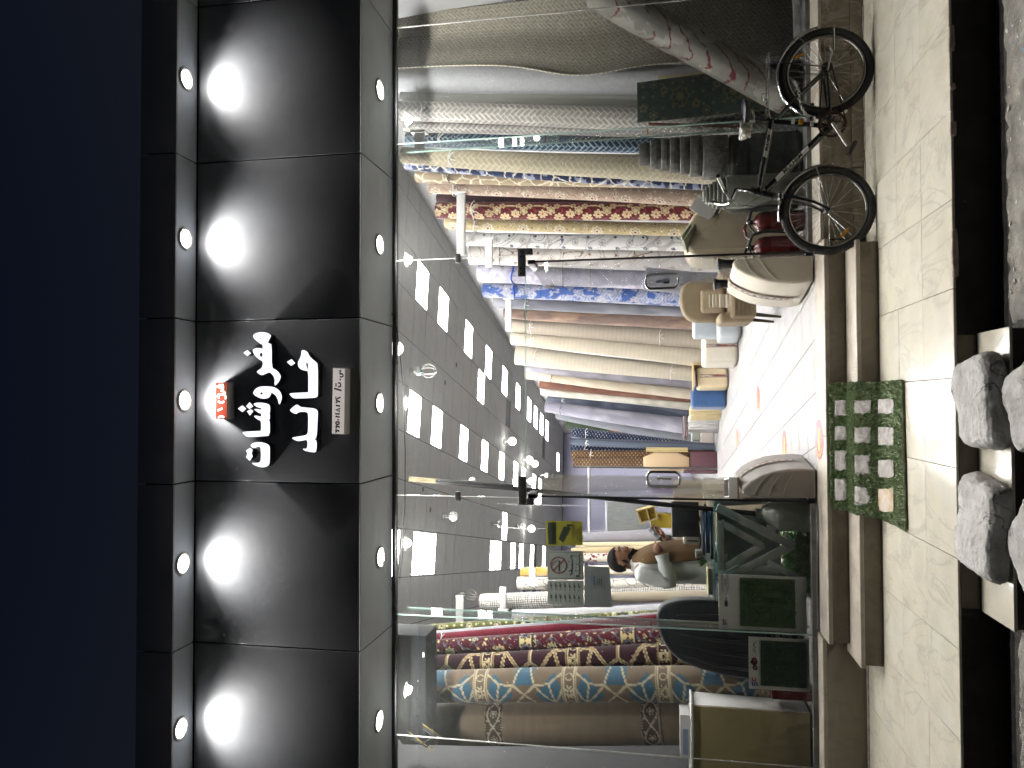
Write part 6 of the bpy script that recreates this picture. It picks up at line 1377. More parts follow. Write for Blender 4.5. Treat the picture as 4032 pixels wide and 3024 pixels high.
tag(MB().box(-1.325, -.775, 1.57, 1.87, .002, .698).build('low_cabinet', _m['beige_shelf'], bevel=.005), 'closed beige base cabinet under the shelf unit behind the desk', 'cabinet')
t = thing('foam_sheet', 'white foam board leaning behind the man', 'foam board', (-1.35, 2.0, .6)); MB().obox((-1.42, 2.1, .55), .16, .05, .85, 0, 0, -.42).build('board', m_white_pl, t, bevel=.005)
tag(rbox('white_plinth_box', (-1.30, 2.1, .002), .4, .3, .55, m_white_pl, None, .01), 'white box on the floor behind the man', 'box')
# chair with a dark garment over its back
t = thing('office_chair', 'black office chair with a dark cloth over its tall back', 'chair', (-1.87, .8, 0))
bk = smooth_poly([(-1.64, .30), (-1.60, .80), (-1.63, 1.06), (-1.72, 1.17), (-1.90, 1.15), (-2.08, 1.04), (-2.18, .80), (-2.23, .43), (-2.20, .30)], 2)
m_dark = M('dark_cloth', lin('#14171e'), .95, var=.3, vscale=6, sheen=.3, bump=.25, bscale=14)
MB().prism(bk, .50, .66).build('backrest', m_dark, t, bevel=.04, seg=4)
for k in range(5): MB().tube([(-2.15+.11*k, .492, .40), (-2.12+.10*k, .487, .70), (-2.05+.08*k, .497, .98)], [.012, .010, .005], 6).build('cloth_fold', m_dark, t)
rbox('seat', (-1.9, .90, .40), .5, .5, .1, m_dark, t, .04); MB().tube([(-1.9, .9, .08), (-1.9, .9, .4)], .03, 10).build('gas_post', m_chrome, t)
for k in range(5): a = k*1.2566; MB().tube([(-1.9, .9, .09), (-1.9+.28*math.cos(a), .9+.28*math.sin(a), .05)], [.025, .018], 8).build('leg', m_chrome, t); MB().lathe([(.025, -.012), (.025, .012)], (-1.9+.28*math.cos(a), .9+.28*math.sin(a), .026), axis='X', n=12).build('castor', m_blk, t)
tag(MB().obox((-2.06, 2.2, .003), .55, .4, .62, .1).build('carpet_bale', M('bale_grey', lin('#5c5d62'), .95, var=.2, vscale=50, bump=.4, bscale=160), bevel=.05, seg=3), 'grey folded carpet bale behind the chair', 'carpet')
# jug with poles
t = thing('water_jug', 'cloudy plastic water jug holding black poles behind the left pane', 'jug', (-.855, .25, 0))
m_jug = M('cloudy_plastic', lin('#8e9086'), .3, var=.1)
MB().lathe([(.10, .052), (.125, .06), (.13, .10), (.126, .18), (.13, .19), (.13, .30), (.12, .315), (.055, .405), (.034, .415), (.034, .445), (.038, .447), (.038, .458), (.03, .46)], (-.86, .25, -.05), n=32).build('bottle', m_jug, t)
MB().box(-.90, -.82, .118, .1195, .13, .22).build('label', M('jug_label', lin('#74766c'), .5), t)
t = thing('black_pole', 'long black pole leaning from the jug up to the soffit', 'pole', (-.87, .25, .43))
MB().tube([(-.872, .25, .30), (-.80, .25, 1.2), (-.715, .25, 2.15), (-.64, .24, 3.19)], .019, 8).build('pole', m_blk, t); MB().tube([(-.69, .235, 2.30), (-.652, .225, 2.95)], .0205, 8).build('sleeve', m_blk, t); MB().tube([(-.652, .225, 2.952), (-.636, .215, 3.18)], .0205, 8).build('sleeve', M('beige_sleeve', lin('#a89a78'), .6), t)
tag(MB().tube([(.72, -.03, 3.246), (.60, -.04, 3.20), (.30, -.04, 3.165), (.05, -.04, 3.145), (-.40, -.04, 3.13), (-.84, -.04, 3.132), (-1.15, -.04, 3.16), (-1.43, -.03, 3.203), (-1.50, -.03, 3.246)], .004, 6).build('hanging_cable', m_blk), 'thin black cable drooping under the soffit across the transom', 'cable')
# ---- stickers on the inside of the left pane (printed faces look into the shop, so they read mirrored)
def sheet(name, label, q, col_, thick=.0008, y=.0085):
    t = thing(name, label, 'sticker', ((q[0][0]+q[2][0])/2, y, min(p[1] for p in q)))
    MB().prism(q, y, y+thick).build('sheet', col_, t); return t
m_ysheet = M('yellow_sticker', lin('#cfc940'), .5, var=.05); m_dgreen = M('dark_green_print', lin('#3d4a36'), .6)
m_wsheet = M('pale_sticker', lin('#d3dcd3'), .5, var=.04); m_gink = M('grey_print', lin('#5a615c'), .6); m_bluei = M('blue_print_ink', lin('#3f78b0'), .6); m_rink = M('dull_red_print', lin('#a8605a'), .6)
YS = .0078
yt = sheet('camera_sticker', 'yellow camera warning sticker on the left glass pane', [(-1.103, 1.716), (-1.115, 2.0), (-.922, 2.003), (-.918, 1.722)], m_ysheet)
MB().prism([(-1.10, 1.925), (-1.104, 1.985), (-.936, 1.988), (-.934, 1.925)], YS-.0004, YS-.0001).build('header', m_dgreen, yt)
MI = lambda x0, z0, y: (lambda a, b, c: (x0-a, y, z0+b))
link('lettering', text_mesh('WARNING', .036, MI(-1.018, 1.943, YS-.0008), bold=.0006), m_ysheet, yt)
link('mark', curve_mesh([[(-1.06, 1.905), (-1.085, 1.87), (-1.0, 1.825), (-.962, 1.845), (-.965, 1.865)]], YS-.0004, .0004), m_dgreen, yt)
link('mark', curve_mesh([[(-1.0, 1.84), (-.985, 1.81), (-.96, 1.825), (-.96, 1.80), (-.945, 1.80), (-.945, 1.84)]], YS-.0005, .0004), m_dgreen, yt)
link('lettering', strokes_mesh([[(-1.05+.016*k, 1.800+.006*((k*3) % 3-1)), (-1.04+.016*k, 1.796)] for k in range(8)]+[[(-1.04+.016*k, 1.782+.006*((k*2) % 3-1)), (-1.03+.016*k, 1.778)] for k in range(6)], .005, flat3(YS-.0004)), m_dgreen, yt)
link('lettering', text_mesh('CCTV IN', .022, MI(-1.018, 1.757, YS-.0005)), m_dgreen, yt); link('lettering', text_mesh('OPERATION', .022, MI(-1.018, 1.735, YS-.0005)), m_dgreen, yt)
nsn = sheet('no_smoking_sticker', 'pale no-smoking sticker with red crossed circle on the left pane', [(-1.369, 1.712), (-1.378, 1.992), (-1.152, 1.992), (-1.148, 1.715)], m_wsheet)
fr_ = [(-1.358, 1.722), (-1.366, 1.982), (-1.163, 1.982), (-1.159, 1.725), (-1.358, 1.722)]
link('border', strokes_mesh([fr_], .003, flat3(YS-.0003)), m_gink, nsn)
link('ring', strokes_mesh([arc(-1.262, 1.905, .061, .061, 0, 360, 40), [(-1.305, 1.948), (-1.219, 1.862)]], .010, flat3(YS-.0006)), m_rink, nsn)
link('mark', strokes_mesh([[(-1.31, 1.90), (-1.225, 1.90)]], .012, flat3(YS-.0003)), m_gink, nsn)
link('mark', strokes_mesh([[(-1.22, 1.905), (-1.225, 1.92), (-1.24, 1.925), (-1.245, 1.94), (-1.262, 1.945)], [(-1.22, 1.912), (-1.235, 1.935), (-1.25, 1.955), (-1.27, 1.95)]], .003, flat3(YS-.0003)), m_gink, nsn)
mi2 = lambda st, cx_: [[(2*cx_-p[0], p[1]) for p in s] for s in st]
ar = [[(-1.335, 1.818), (-1.325, 1.805), (-1.308, 1.802), (-1.295, 1.815), (-1.305, 1.824)], [(-1.305, 1.802), (-1.255, 1.800), (-1.25, 1.812), (-1.26, 1.80), (-1.215, 1.800), (-1.195, 1.812), (-1.185, 1.803), (-1.19, 1.790)], [(-1.23, 1.825)], [(-1.345, 1.77), (-1.345, 1.742)], [(-1.335, 1.77), (-1.333, 1.745), (-1.30, 1.742), (-1.298, 1.756), (-1.292, 1.742), (-1.26, 1.742), (-1.25, 1.756), (-1.24, 1.742), (-1.20, 1.742), (-1.19, 1.752), (-1.17, 1.735)], [(-1.30, 1.772)], [(-1.25, 1.770)], [(-1.19, 1.772)]]
link('lettering', strokes_mesh(ar, .008, flat3(YS-.0004)), m_gink, nsn)
inf = sheet('notice_sheet', 'faded pale notice sheet with small icons beside the no-smoking sticker', [(-1.573, 1.714), (-1.563, 1.994), (-1.383, 1.992), (-1.373, 1.712)], m_wsheet)
for i in range(7):
    for j in range(2):
        x, z = -1.53+.085*j, 1.965-.036*i
        link('mark', strokes_mesh([[(x-.008, z), (x+.004, z)], [(x+.012, z+.003), (x+.045+.006*((i*3+j) % 3), z+.003)], [(x+.012, z-.004), (x+.035, z-.004)]], .0045, flat3(YS-.0003)), m_gink, inf)
qs = sheet('feedback_sheet', 'grey paper sheet with a small blue-framed notice on the left pane', [(-1.567, 1.496), (-1.575, 1.705), (-1.258, 1.708), (-1.265, 1.512)], M('grey_paper', lin('#c0c8ca'), .6, var=.05))
link('border', strokes_mesh([[(-1.335, 1.555), (-1.335, 1.655), (-1.425, 1.655), (-1.425, 1.555), (-1.335, 1.555)]], .002, flat3(YS-.0003)), m_bluei, qs)
link('lettering', strokes_mesh([[(-1.34, 1.64), (-1.35, 1.628), (-1.365, 1.632)], [(-1.37, 1.645), (-1.37, 1.628), (-1.385, 1.63), (-1.395, 1.64), (-1.40, 1.625)], [(-1.40, 1.63), (-1.415, 1.622)], [(-1.35, 1.65)], [(-1.39, 1.618)]], .006, flat3(YS-.0003)), m_bluei, qs)
link('mark', strokes_mesh([[(-1.35, 1.605), (-1.41, 1.605)], [(-1.35, 1.59), (-1.40, 1.59)], [(-1.35, 1.575), (-1.41, 1.575)]], .004, flat3(YS-.0003)), m_gink, qs)
# street litter
m_litter = M('pale_litter', (.5, .48, .44), .8); m_rag = M('blue_rag', lin('#5f7da5'), .8)
t = thing('blue_rag', 'knotted strip of pale blue plastic on the rough street edge', 'litter', (1.45, -2.28, -.46)); MB().tube([(1.40, -2.30, -.455), (1.44, -2.25, -.445), (1.50, -2.27, -.45), (1.53, -2.33, -.452), (1.47, -2.31, -.44), (1.56, -2.22, -.455)], .008, 6).build('strip', m_rag, t)
lt = thing('street_litter', 'scattered pale paper scraps and grit along the street edge', 'litter', (1.2, -2.3, -.48)); mb = MB(); r = np.random.default_rng(5)
for k in range(70):
    x, y = r.uniform(.4, 2.6), r.uniform(-2.6, -2.02); s_ = r.uniform(.004, .014); a = r.uniform(0, 3); mb.obox((x, y, -.468), s_*2, s_, s_*.4, a)
tag(mb.build('scraps', m_litter, lt), kind='stuff')

# ================================================================== BICYCLE leaning towards the plinth
BY, LEAN = -0.534, 0.09
def B(x, z, off=0.0): return Vector((x, BY + (z+0.282)*LEAN + off, z))
m_rub = M('tyre_rubber', (0.016, 0.016, 0.016), 0.75, var=.2, vscale=30, bump=.4, bscale=120)
m_bfr = M('black_frame_paint', (0.010, 0.011, 0.013), 0.18, coat=.6)
m_steel = M('dull_steel', (0.35, 0.34, 0.32), 0.3, metal=1.0, var=.15, vscale=20)
m_rust = M('dark_chain_steel', (0.05, 0.035, 0.028), 0.5, metal=.8, var=.3, vscale=60)
m_amber = M('amber_reflector', lin('#b07a18'), .2, var=.1)
bike = thing('bicycle', 'black mountain-style bicycle with chrome mudguards leaning by the shop plinth', 'bicycle', (1.75, -0.534, -0.282))
def wheel(hx, hz, R, label, seed):
    ax = Vector((0, 1, -LEAN)).normalized(); c = B(hx, hz); up = Vector((0, LEAN, 1)).normalized(); rt = Vector((1, 0, 0))
    w = thing('wheel', None, None, tuple(c)); w.parent = bike; w.location = c - Vector((1.75, -0.534, -0.282)); w['label'] = label
    def ring(r, rr, n, name, mat, m=10, prof=None):
        v = []; f = []
        for i in range(n):
            a = 2*math.pi*i/n; d = rt*math.cos(a)+up*math.sin(a)
            for j in range(m):
                b = 2*math.pi*j/m; v.append(c + d*(r+rr*math.cos(b)) + ax*rr*(prof or 1)*math.sin(b))
        for i in range(n):
            for j in range(m): f.append((i*m+j, i*m+(j+1) % m, ((i+1) % n)*m+(j+1) % m, ((i+1) % n)*m+j))
        mb = MB(); mb.add(v, f, True); return mb.build(name, mat, w)
    ty = ring(R-.024, .024, 72, 'tyre', m_rub, 12)
    # knobbly tread
    mb = MB()
    for i in range(96):
        a = 2*math.pi*i/96; d = rt*math.cos(a)+up*math.sin(a); tdir = -rt*math.sin(a)+up*math.cos(a)
        for s_ in (-1, 0, 1):
            off = s_*.014; p = c + d*(R-.0035-abs(s_)*.005) + ax*off + tdir*(.005 if s_ else 0)
            e1, e2, e3 = tdir*.004, ax*.005, d*.005; vs = [p-e1-e2-e3, p+e1-e2-e3, p+e1+e2-e3, p-e1+e2-e3, p-e1-e2+e3, p+e1-e2+e3, p+e1+e2+e3, p-e1+e2+e3]
            mb.add(vs, [(4, 5, 6, 7), (0, 1, 5, 4), (1, 2, 6, 5), (2, 3, 7, 6), (3, 0, 4, 7)])
    tag(mb.build('tread', m_rub, w), kind='stuff')
    ring(R-.055, .009, 64, 'rim', m_steel, 8, 1.4)
    MB().tube([c-ax*.045, c+ax*.045], .018, 14).build('hub', m_steel, w); MB().tube([c-ax*.062, c-ax*.046], .010, 10).build('axle_nut', m_chrome, w); MB().tube([c+ax*.046, c+ax*.062], .010, 10).build('axle_nut', m_chrome, w)
    for i in range(28):
        a = 2*math.pi*(i+.2)/28; s_ = 1 if i % 2 else -1; b = a+(.32 if (i//2) % 2 else -.32)
        p = c+(rt*math.cos(a)+up*math.sin(a))*(R-.06); q = c+(rt*math.cos(b)+up*math.sin(b))*.02+ax*.03*s_
        MB().tube([q, p], .0013, 4, caps=False).build('spoke', m_chrome, w)
    return w, c, rt, up, ax
rw = wheel(2.218, .017, .299, 'rear wheel', 1); fw = wheel(1.279, .017, .299, 'front wheel', 2)
def tb(name, pts, r, mat, n=12): return MB().tube(pts, r, n).build(name, mat, bike)
hub, bb_, st, hd, hb = B(2.225, .02), B(1.845, -.008), B(1.925, .385), B(1.452, .496), B(1.402, .35)
tb('seat_tube', [bb_, st], .0165, m_bfr); tb('top_tube', [B(1.922, .362), B(1.455, .448)], .020, m_bfr); tb('down_tube', [bb_, B(1.443, .405)], .023, m_bfr)
tb('head_tube', [hd, hb], .021, m_bfr); tb('bottom_bracket', [B(1.845, -.008, -.038), B(1.845, -.008, .038)], .023, m_bfr)
for s_ in (-1, 1):
    tb('chain_stay', [B(1.845, -.008, .02*s_), B(2.0, .0, .04*s_), B(2.222, .02, .055*s_)], .010, m_bfr, 8); tb('seat_stay', [B(1.932, .33, .015*s_), B(2.02, .245, .038*s_), B(2.222, .022, .055*s_)], .009, m_bfr, 8)
    tb('fork_blade', [B(1.393, .31, .03*s_), B(1.375, .22, .04*s_), B(1.335, .11, .05*s_), B(1.279, .017, .055*s_)], [.013, .013, .011, .008], M('dark_chrome', (.25, .25, .26), .15, metal=1.0), 10)
tb('stay_bridge', [B(2.04, .225, -.03), B(2.04, .225, .03)], .006, m_bfr, 6)
MB().obox(tuple(B(1.393, .30)), .05, .10, .03, 0).build('fork_crown', _m['dark_chrome'], bike, bevel=.008)
for p in (hd, hb): tb('headset_cup', [p-Vector((0, 0, .008)), p+Vector((0, 0, .008))], .025, m_chrome)
tb('stem', [hd, B(1.469, .592), B(1.469, .60), B(1.40, .632), B(1.384, .638)], [.012, .012, .013, .012, .012], m_chrome, 10)
for s_ in (-1, 1):
    hbp = [B(1.384, .638), B(1.388, .645, .06*s_), B(1.40, .67, .12*s_), B(1.425, .70, .20*s_), B(1.452, .725, .27*s_)]
    tb('handlebar', hbp, .011, m_chrome, 10); tb('grip', [B(1.45, .723, .265*s_), B(1.475, .745, .34*s_)], .015, m_chrome if s_ < 0 else m_blk, 12)
    tb('brake_lever', [B(1.42, .695, .19*s_), B(1.39, .685, .21*s_), B(1.385, .69, .30*s_)], [.008, .006, .005], m_blk, 6)
    tb('brake_cable', [B(1.40, .69, .18*s_), B(1.33, .60, .12*s_), B(1.325, .48, .05*s_), B(1.37, .36, .02*s_)], .0028, m_blk, 5)
tb('rear_brake_cable', [B(1.39, .68, .16), B(1.36, .55, .06), B(1.41, .43, -.03), B(1.50, .46, -.022), B(1.90, .39, -.022)], .0025, m_blk, 5)
# saddle in its plastic wrap on the seat post
tb('seat_post', [st, B(1.945, .47)], .013, m_chrome, 10); tb('seat_clamp', [st-Vector((0, 0, .012)), st+Vector((0, 0, .012))], .021, m_bfr)
sv = []; n_ = 14
for i, (x, w, z, h) in enumerate([(1.835, .018, .535, .02), (1.86, .026, .54, .035), (1.90, .034, .535, .045), (1.95, .05, .53, .05), (2.0, .075, .53, .055), (2.045, .082, .535, .05), (2.075, .06, .54, .03)]):
    for j in range(n_):
        a = 2*math.pi*j/n_; sv.append(B(x, z+math.sin(a)*h*(.5 if math.sin(a) > 0 else .6), math.cos(a)*w))
mb = MB(); mb.add(sv, [(i*n_+j, i*n_+(j+1) % n_, (i+1)*n_+(j+1) % n_, (i+1)*n_+j) for i in range(6) for j in range(n_)]+[tuple(range(n_))[::-1], tuple(range(6*n_, 7*n_))], True); sad = mb.build('saddle', M('saddle_vinyl', (.02, .02, .026), .35), bike)
wr = lump('plastic_wrap', tuple(B(1.868, .535)), .085, .09, .075, M('crinkled_plastic', (.42, .40, .36), .12, var=.4, vscale=25, bump=1.0, bscale=60), 5, sad, sub=8, amt=.35)
tb('saddle_rail', [B(1.90, .50, -.02), B(1.95, .475, -.02), B(2.02, .495, -.02)], .004, m_chrome, 6); tb('saddle_rail', [B(1.90, .50, .02), B(1.95, .475, .02), B(2.02, .495, .02)], .004, m_chrome, 6)
# rear rack
for s_ in (-1, 1):
    tb('rack_rail', [B(1.93, .375, .02*s_), B(2.0, .392, .05*s_), B(2.15, .388, .06*s_), B(2.37, .385, .06*s_)], .004, m_chrome, 6); tb('rack_stay', [B(2.31, .385, .06*s_), B(2.228, .03, .066*s_)], .004, m_chrome, 6)
for x in (2.06, 2.16, 2.27, 2.37): tb('rack_bar', [B(x, .387, -.06), B(x, .387, .06)], .0035, m_chrome, 6)
tb('rack_spring', [B(2.06, .392, -.035), B(2.06, .43, -.035), B(2.10, .43, -.035), B(2.10, .392, -.035)], .003, m_chrome, 5)
# mudguards
def guard(cw, a0, a1, R, name):
    w, c, rt, up, ax = cw; v = []; n = 34
    for i in range(n+1):
        a = math.radians(a0+(a1-a0)*i/n); d = rt*math.cos(a)+up*math.sin(a)
        for q in range(7): u = (q-3)/3; v.append(c+d*(R+.012*(1-u*u))+ax*.030*u)
    mb = MB(); mb.add(v, [(i*7+q, i*7+q+1, (i+1)*7+q+1, (i+1)*7+q) for i in range(n) for q in range(6)], True)
    o = mb.build(name, m_chrome, bike); md = o.modifiers.new('t', 'SOLIDIFY'); md.thickness = .0015
guard(rw, 8, 205, .308, 'mudguard'); guard(fw, -8, 100, .308, 'mudguard')
for s_ in (-1, 1):
    tb('mudguard_stay', [B(2.47, .19, .03*s_), B(2.225, .022, .06*s_)], .0025, m_chrome, 5); tb('mudguard_stay', [B(1.575, .09, .03*s_), B(1.285, .02, .06*s_)], .0025, m_chrome, 5)
# kickstand
tb('kickstand', [B(2.20, .02, -.07), B(2.33, -.01, -.075), B(2.345, .0, -.075)], .007, m_steel, 8); tb('kickstand', [B(2.335, -.02, -.075), B(2.42, -.02, -.085), B(2.47, -.018, -.09)], .006, m_chrome, 8)
# drivetrain
ch = B(1.845, -.008, -.05); axc = Vector((0, 1, -LEAN)).normalized()
def cp(a, r, o=0.0): return ch+Vector((math.cos(a)*r, 0, 0))+Vector((0, LEAN, 1)).normalized()*math.sin(a)*r+axc*o
mb = MB(); n = 88; v = []
for i in range(n): a = 2*math.pi*i/n; ro = .092 if i % 2 else .086; v += [cp(a, ro, -.0015), cp(a, .074, -.0015), cp(a, ro, .0015), cp(a, .074, .0015)]
f = []
for i in range(n): k = 4*i; l = 4*((i+1) % n); f += [(k, l, l+1, k+1), (k+2, k+3, l+3, l+2), (k, k+2, l+2, l), (k+1, l+1, l+3, k+3)]
mb.add(v, f); crk = mb.build('chainring', m_rust, bike)
for i in range(6):
    a = 2*math.pi*i/6+.3; mb = MB(); cc_ = ch+(cp(a, .048)-ch); pts = [cc_+Vector((math.cos(b)*.024, 0, 0))+Vector((0, LEAN, 1)).normalized()*math.sin(b)*.024 for b in [2*math.pi*q/18 for q in range(18)]]
    mb.tube(pts, .0035, 5, closed=True); mb.build('ring_loop', m_rust, crk)
MB().lathe([(.026, -.004), (.026, .004)], tuple(ch), axis='Y', n=18).build('spider', m_rust, crk)
for s_, (cx_, cz_), (px_, pz_) in ((-1, (1.684, -.097), (1.646, -.112)), (1, (1.965, .085), (2.0, .088))):
    # near crank points down-left in the picture, far crank up-right
    o_ = -.068 if s_ < 0 else -.066
    if s_ > 0: o_ = .06
    tb('crank_arm', [B(1.845, -.008, o_), B(cx_, cz_, o_)], [.013, .010], m_steel, 8)
    q = B(px_, pz_, o_+.045*s_); MB().obox((q.x, q.y, q.z-.012), .085, .075, .024, 0, 0, .5 if s_ < 0 else 0).build('pedal', m_blk, bike, bevel=.005)
hc = B(2.225, .02, -.05); cpt = []
for i in range(13): a = math.pi/2+math.pi*i/12; cpt.append(cp(a, .090))
for i in range(9): a = -math.pi/2+math.pi*i/8; cpt.append(hc+Vector((math.cos(a)*.034, 0, math.sin(a)*.034)))
tot = []
for i in range(len(cpt)):
    a, b = cpt[i], cpt[(i+1) % len(cpt)]; L_ = (b-a).length; k = max(1, int(L_/.0127))
    for q in range(k): tot.append(a.lerp(b, q/k))
mb = MB()
for i, p in enumerate(tot):
    d = (tot[(i+1) % len(tot)]-p); L_ = d.length
    if L_ < 1e-5: continue
    mb.obox((p.x, p.y, p.z-.004), min(.014, L_*1.1), .006 if i % 2 else .004, .009, 0, 0, -math.atan2(d.z, d.x))
tag(mb.build('chain', m_rust, bike), kind='stuff')
MB().lathe([(.036, -.012), (.034, .0), (.020, .006)], tuple(hc), axis='Y', n=20).build('freewheel', m_rust, bike)
# frame graphics, reflectors
def decal(p0, p1, a0, a1, w, text, size, r):
    d3 = (p1-p0).normalized(); nrm = Vector((0, -1, LEAN)).normalized(); sidev = d3.cross(nrm).normalized()
    if sidev.z < 0: sidev = -sidev
    L_ = (p1-p0).length
    def P(a, b, o): return p0+d3*L_*a+sidev*b+nrm*(r+o)
    n = 10; v = []
    for i in range(n+1):
        for q in range(5): u = (q-2)/2; th = u*w/r; v.append(p0+d3*L_*(a0+(a1-a0)*i/n + .012*u)+sidev*math.sin(th)*(r+.0012)+nrm*math.cos(th)*(r+.0012))
    mb = MB(); mb.add(v, [(i*5+q, i*5+q+1, (i+1)*5+q+1, (i+1)*5+q) for i in range(n) for q in range(4)], True); mb.build('decal', M('white_decal', (.62, .61, .58), .3), bike)
    ac = (a0+a1)/2
    link('lettering', text_mesh(text, size, lambda x, y, z: p0+d3*(L_*ac+x)+sidev*(y)+nrm*(r+.0035-abs(y)*.10), shear=.25, bold=.0012), m_ink, bike)
decal(B(1.443, .405), bb_, .16, .66, .016, 'MULHEM', .042, .0232); decal(B(1.455, .448), B(1.922, .362), .46, .86, .013, 'MULHEM', .028, .0202)
for p, sx in ((B(1.895, .22, -.02), .02), (B(1.868, .10, -.02), .02)): MB().obox(tuple(p), .03, .006, sx, 0, 0, .1).build('decal', _m['white_decal'], bike)
MB().obox(tuple(B(1.885, .165, -.03)), .035, .014, .03, 0, 0, .1).build('reflector', m_amber, bike, bevel=.004)
for w, a, nm in ((rw, .95, 'r'), (fw, 3.75, 'f')):
    _, c, rt, up, ax = w; d = rt*math.cos(a)+up*math.sin(a); p = c+d*.20; pts = []
    ang = 1.2 if nm == 'r' else .75
    MB().obox(tuple(p-ax*.012), .075, .010, .020, 0, 0, ang).build('wheel_reflector', m_amber, bike, bevel=.006)
MB().box(0, 0.001, 0, .001, 0, .001) 
# chain lock hanging on the frame
t = thing('chain_lock', 'steel chain lock draped over the bicycle seat stays', 'chain lock', (1.98, -.56, .1))
cpts = [B(1.90, .125, -.055), B(1.93, .16, -.06), B(1.975, .185, -.065), B(2.03, .195, -.07), B(2.085, .20, -.075), B(2.13, .215, -.07), B(2.16, .23, -.06)]
tot = []
for i in range(len(cpts)-1):
    for q in range(3): tot.append(cpts[i].lerp(cpts[i+1], q/3))
for i, p in enumerate(tot):
    d = (tot[min(i+1, len(tot)-1)]-tot[max(i-1, 0)]).normalized(); s_ = d.cross(Vector((0, 1, 0))).normalized() if i % 2 else Vector((0, 1, 0)); pts = [p+d*math.cos(b)*.013+s_*math.sin(b)*.008 for b in [2*math.pi*q/12 for q in range(12)]]
    MB().tube(pts, .0032, 5, closed=True).build('link', m_steel, t)
MB().obox(tuple(B(1.885, .095, -.06)), .03, .02, .04).build('padlock', m_chrome, t, bevel=.005)

# ================================================================== MAN AT THE DESK
def ico(c, r, R=None, sub=3):
    bm = bmesh.new(); bmesh.ops.create_icosphere(bm, subdivisions=sub, radius=1.0)
    v = []; f = []
    for x in bm.verts:
        p = Vector((x.co.x*r[0], x.co.y*r[1], x.co.z*r[2]))
        if R is not None: p = R @ p
        v.append(tuple(p+Vector(c)))
    for q in bm.faces: f.append(tuple(x.index for x in q.verts))
    bm.free(); return v, f
m_skin = M('skin', lin('#8a5f48'), .55, var=.10, vscale=14, bump=.05, bscale=200)
m_hair = M('black_hair', (.010, .009, .009), .9, var=.4, vscale=40, bump=.5, bscale=150, spec=.15)
m_thobe = M('white_thobe', lin('#c5c8c4'), .85, var=.04, vscale=6, bump=.1, bscale=40)
m_vest = M('mustard_vest', lin('#5c4425'), .9, var=.12, vscale=8, bump=.15, bscale=60)
MY = .72
man = thing('person', 'bearded man in a white robe and mustard vest looking at his phone', 'person', (-1.37, MY, 0))
mb = MB()
Ry = lambda a: Matrix.Rotation(a, 3, 'Y')
for c, r, R in [((-1.338, MY, 1.468), (.098, .076, .092), None), ((-1.310, MY, 1.425), (.075, .066, .085), Ry(.15)), ((-1.292, MY, 1.375), (.048, .05, .042), Ry(.2)), ((-1.262, MY, 1.475), (.022, .058, .03), None),
                ((-1.243, MY, 1.424), (.016, .014, .013), None), ((-1.252, MY, 1.447), (.011, .010, .03), Ry(-.25)), ((-1.254, MY, 1.392), (.014, .024, .008), None), ((-1.256, MY, 1.381), (.013, .022, .008), None),
                ((-1.275, MY-.045, 1.430), (.02, .02, .022), None), ((-1.275, MY+.045, 1.430), (.02, .02, .022), None)]:
    mb.add(*ico(c, r, R))
for s_ in (-1, 1):
    mb.add(*ico((-1.366, MY+.076*s_, 1.448), (.020, .010, .030), Ry(.2)))
def limb(pts, rs, n=14): mb.tube(pts, rs, n)
limb([(-1.385, MY, 1.27), (-1.375, MY, 1.35), (-1.36, MY, 1.42)], [.062, .055, .058])
limb([(-1.385, MY, .80), (-1.37, MY, 1.0), (-1.375, MY, 1.18), (-1.385, MY, 1.29)], [.13, .125, .135, .09], 18)
limb([(-1.39, MY-.15, 1.275), (-1.39, MY, 1.29), (-1.39, MY+.15, 1.275)], [.055, .07, .055])
limb([(-1.41, MY-.17, 1.275), (-1.47, MY-.20, 1.06)], [.052, .042]); limb([(-1.47, MY-.20, 1.06), (-1.275, MY-.17, 1.125)], [.042, .028])
limb([(-1.40, MY+.17, 1.275), (-1.38, MY+.20, 1.05)], [.052, .042]); limb([(-1.38, MY+.20, 1.05), (-1.165, MY+.07, 1.085)], [.042, .028])
for s_ in (-1, 1):
    limb([(-1.385, MY+.085*s_, .84), (-1.38, MY+.09*s_, .46), (-1.395, MY+.09*s_, .07)], [.085, .058, .036]); limb([(-1.42, MY+.09*s_, .035), (-1.34, MY+.095*s_, .035), (-1.235, MY+.10*s_, .022)], [.034, .036, .022])
# right hand: palm, index reaching to the phone, other fingers curled, thumb from the palm's side
mb.add(*ico((-1.232, MY-.15, 1.150), (.042, .018, .034), Ry(-.45)))
for k, (b0, m0, t0) in enumerate([((-1.203, MY-.142, 1.176), (-1.178, MY-.12, 1.172), (-1.152, MY-.095, 1.160)), ((-1.200, MY-.150, 1.166), (-1.178, MY-.140, 1.152), (-1.186, MY-.128, 1.136)), ((-1.203, MY-.156, 1.153), (-1.184, MY-.148, 1.139), (-1.192, MY-.136, 1.126)), ((-1.208, MY-.160, 1.140), (-1.193, MY-.154, 1.128), (-1.199, MY-.144, 1.119))]):
    limb([(-1.225, MY-.15, 1.155), b0, m0, t0], [.010, .0095, .0088, .0070], 8)
limb([(-1.235, MY-.140, 1.160), (-1.215, MY-.118, 1.168), (-1.192, MY-.108, 1.160)], [.011, .010, .008], 8)
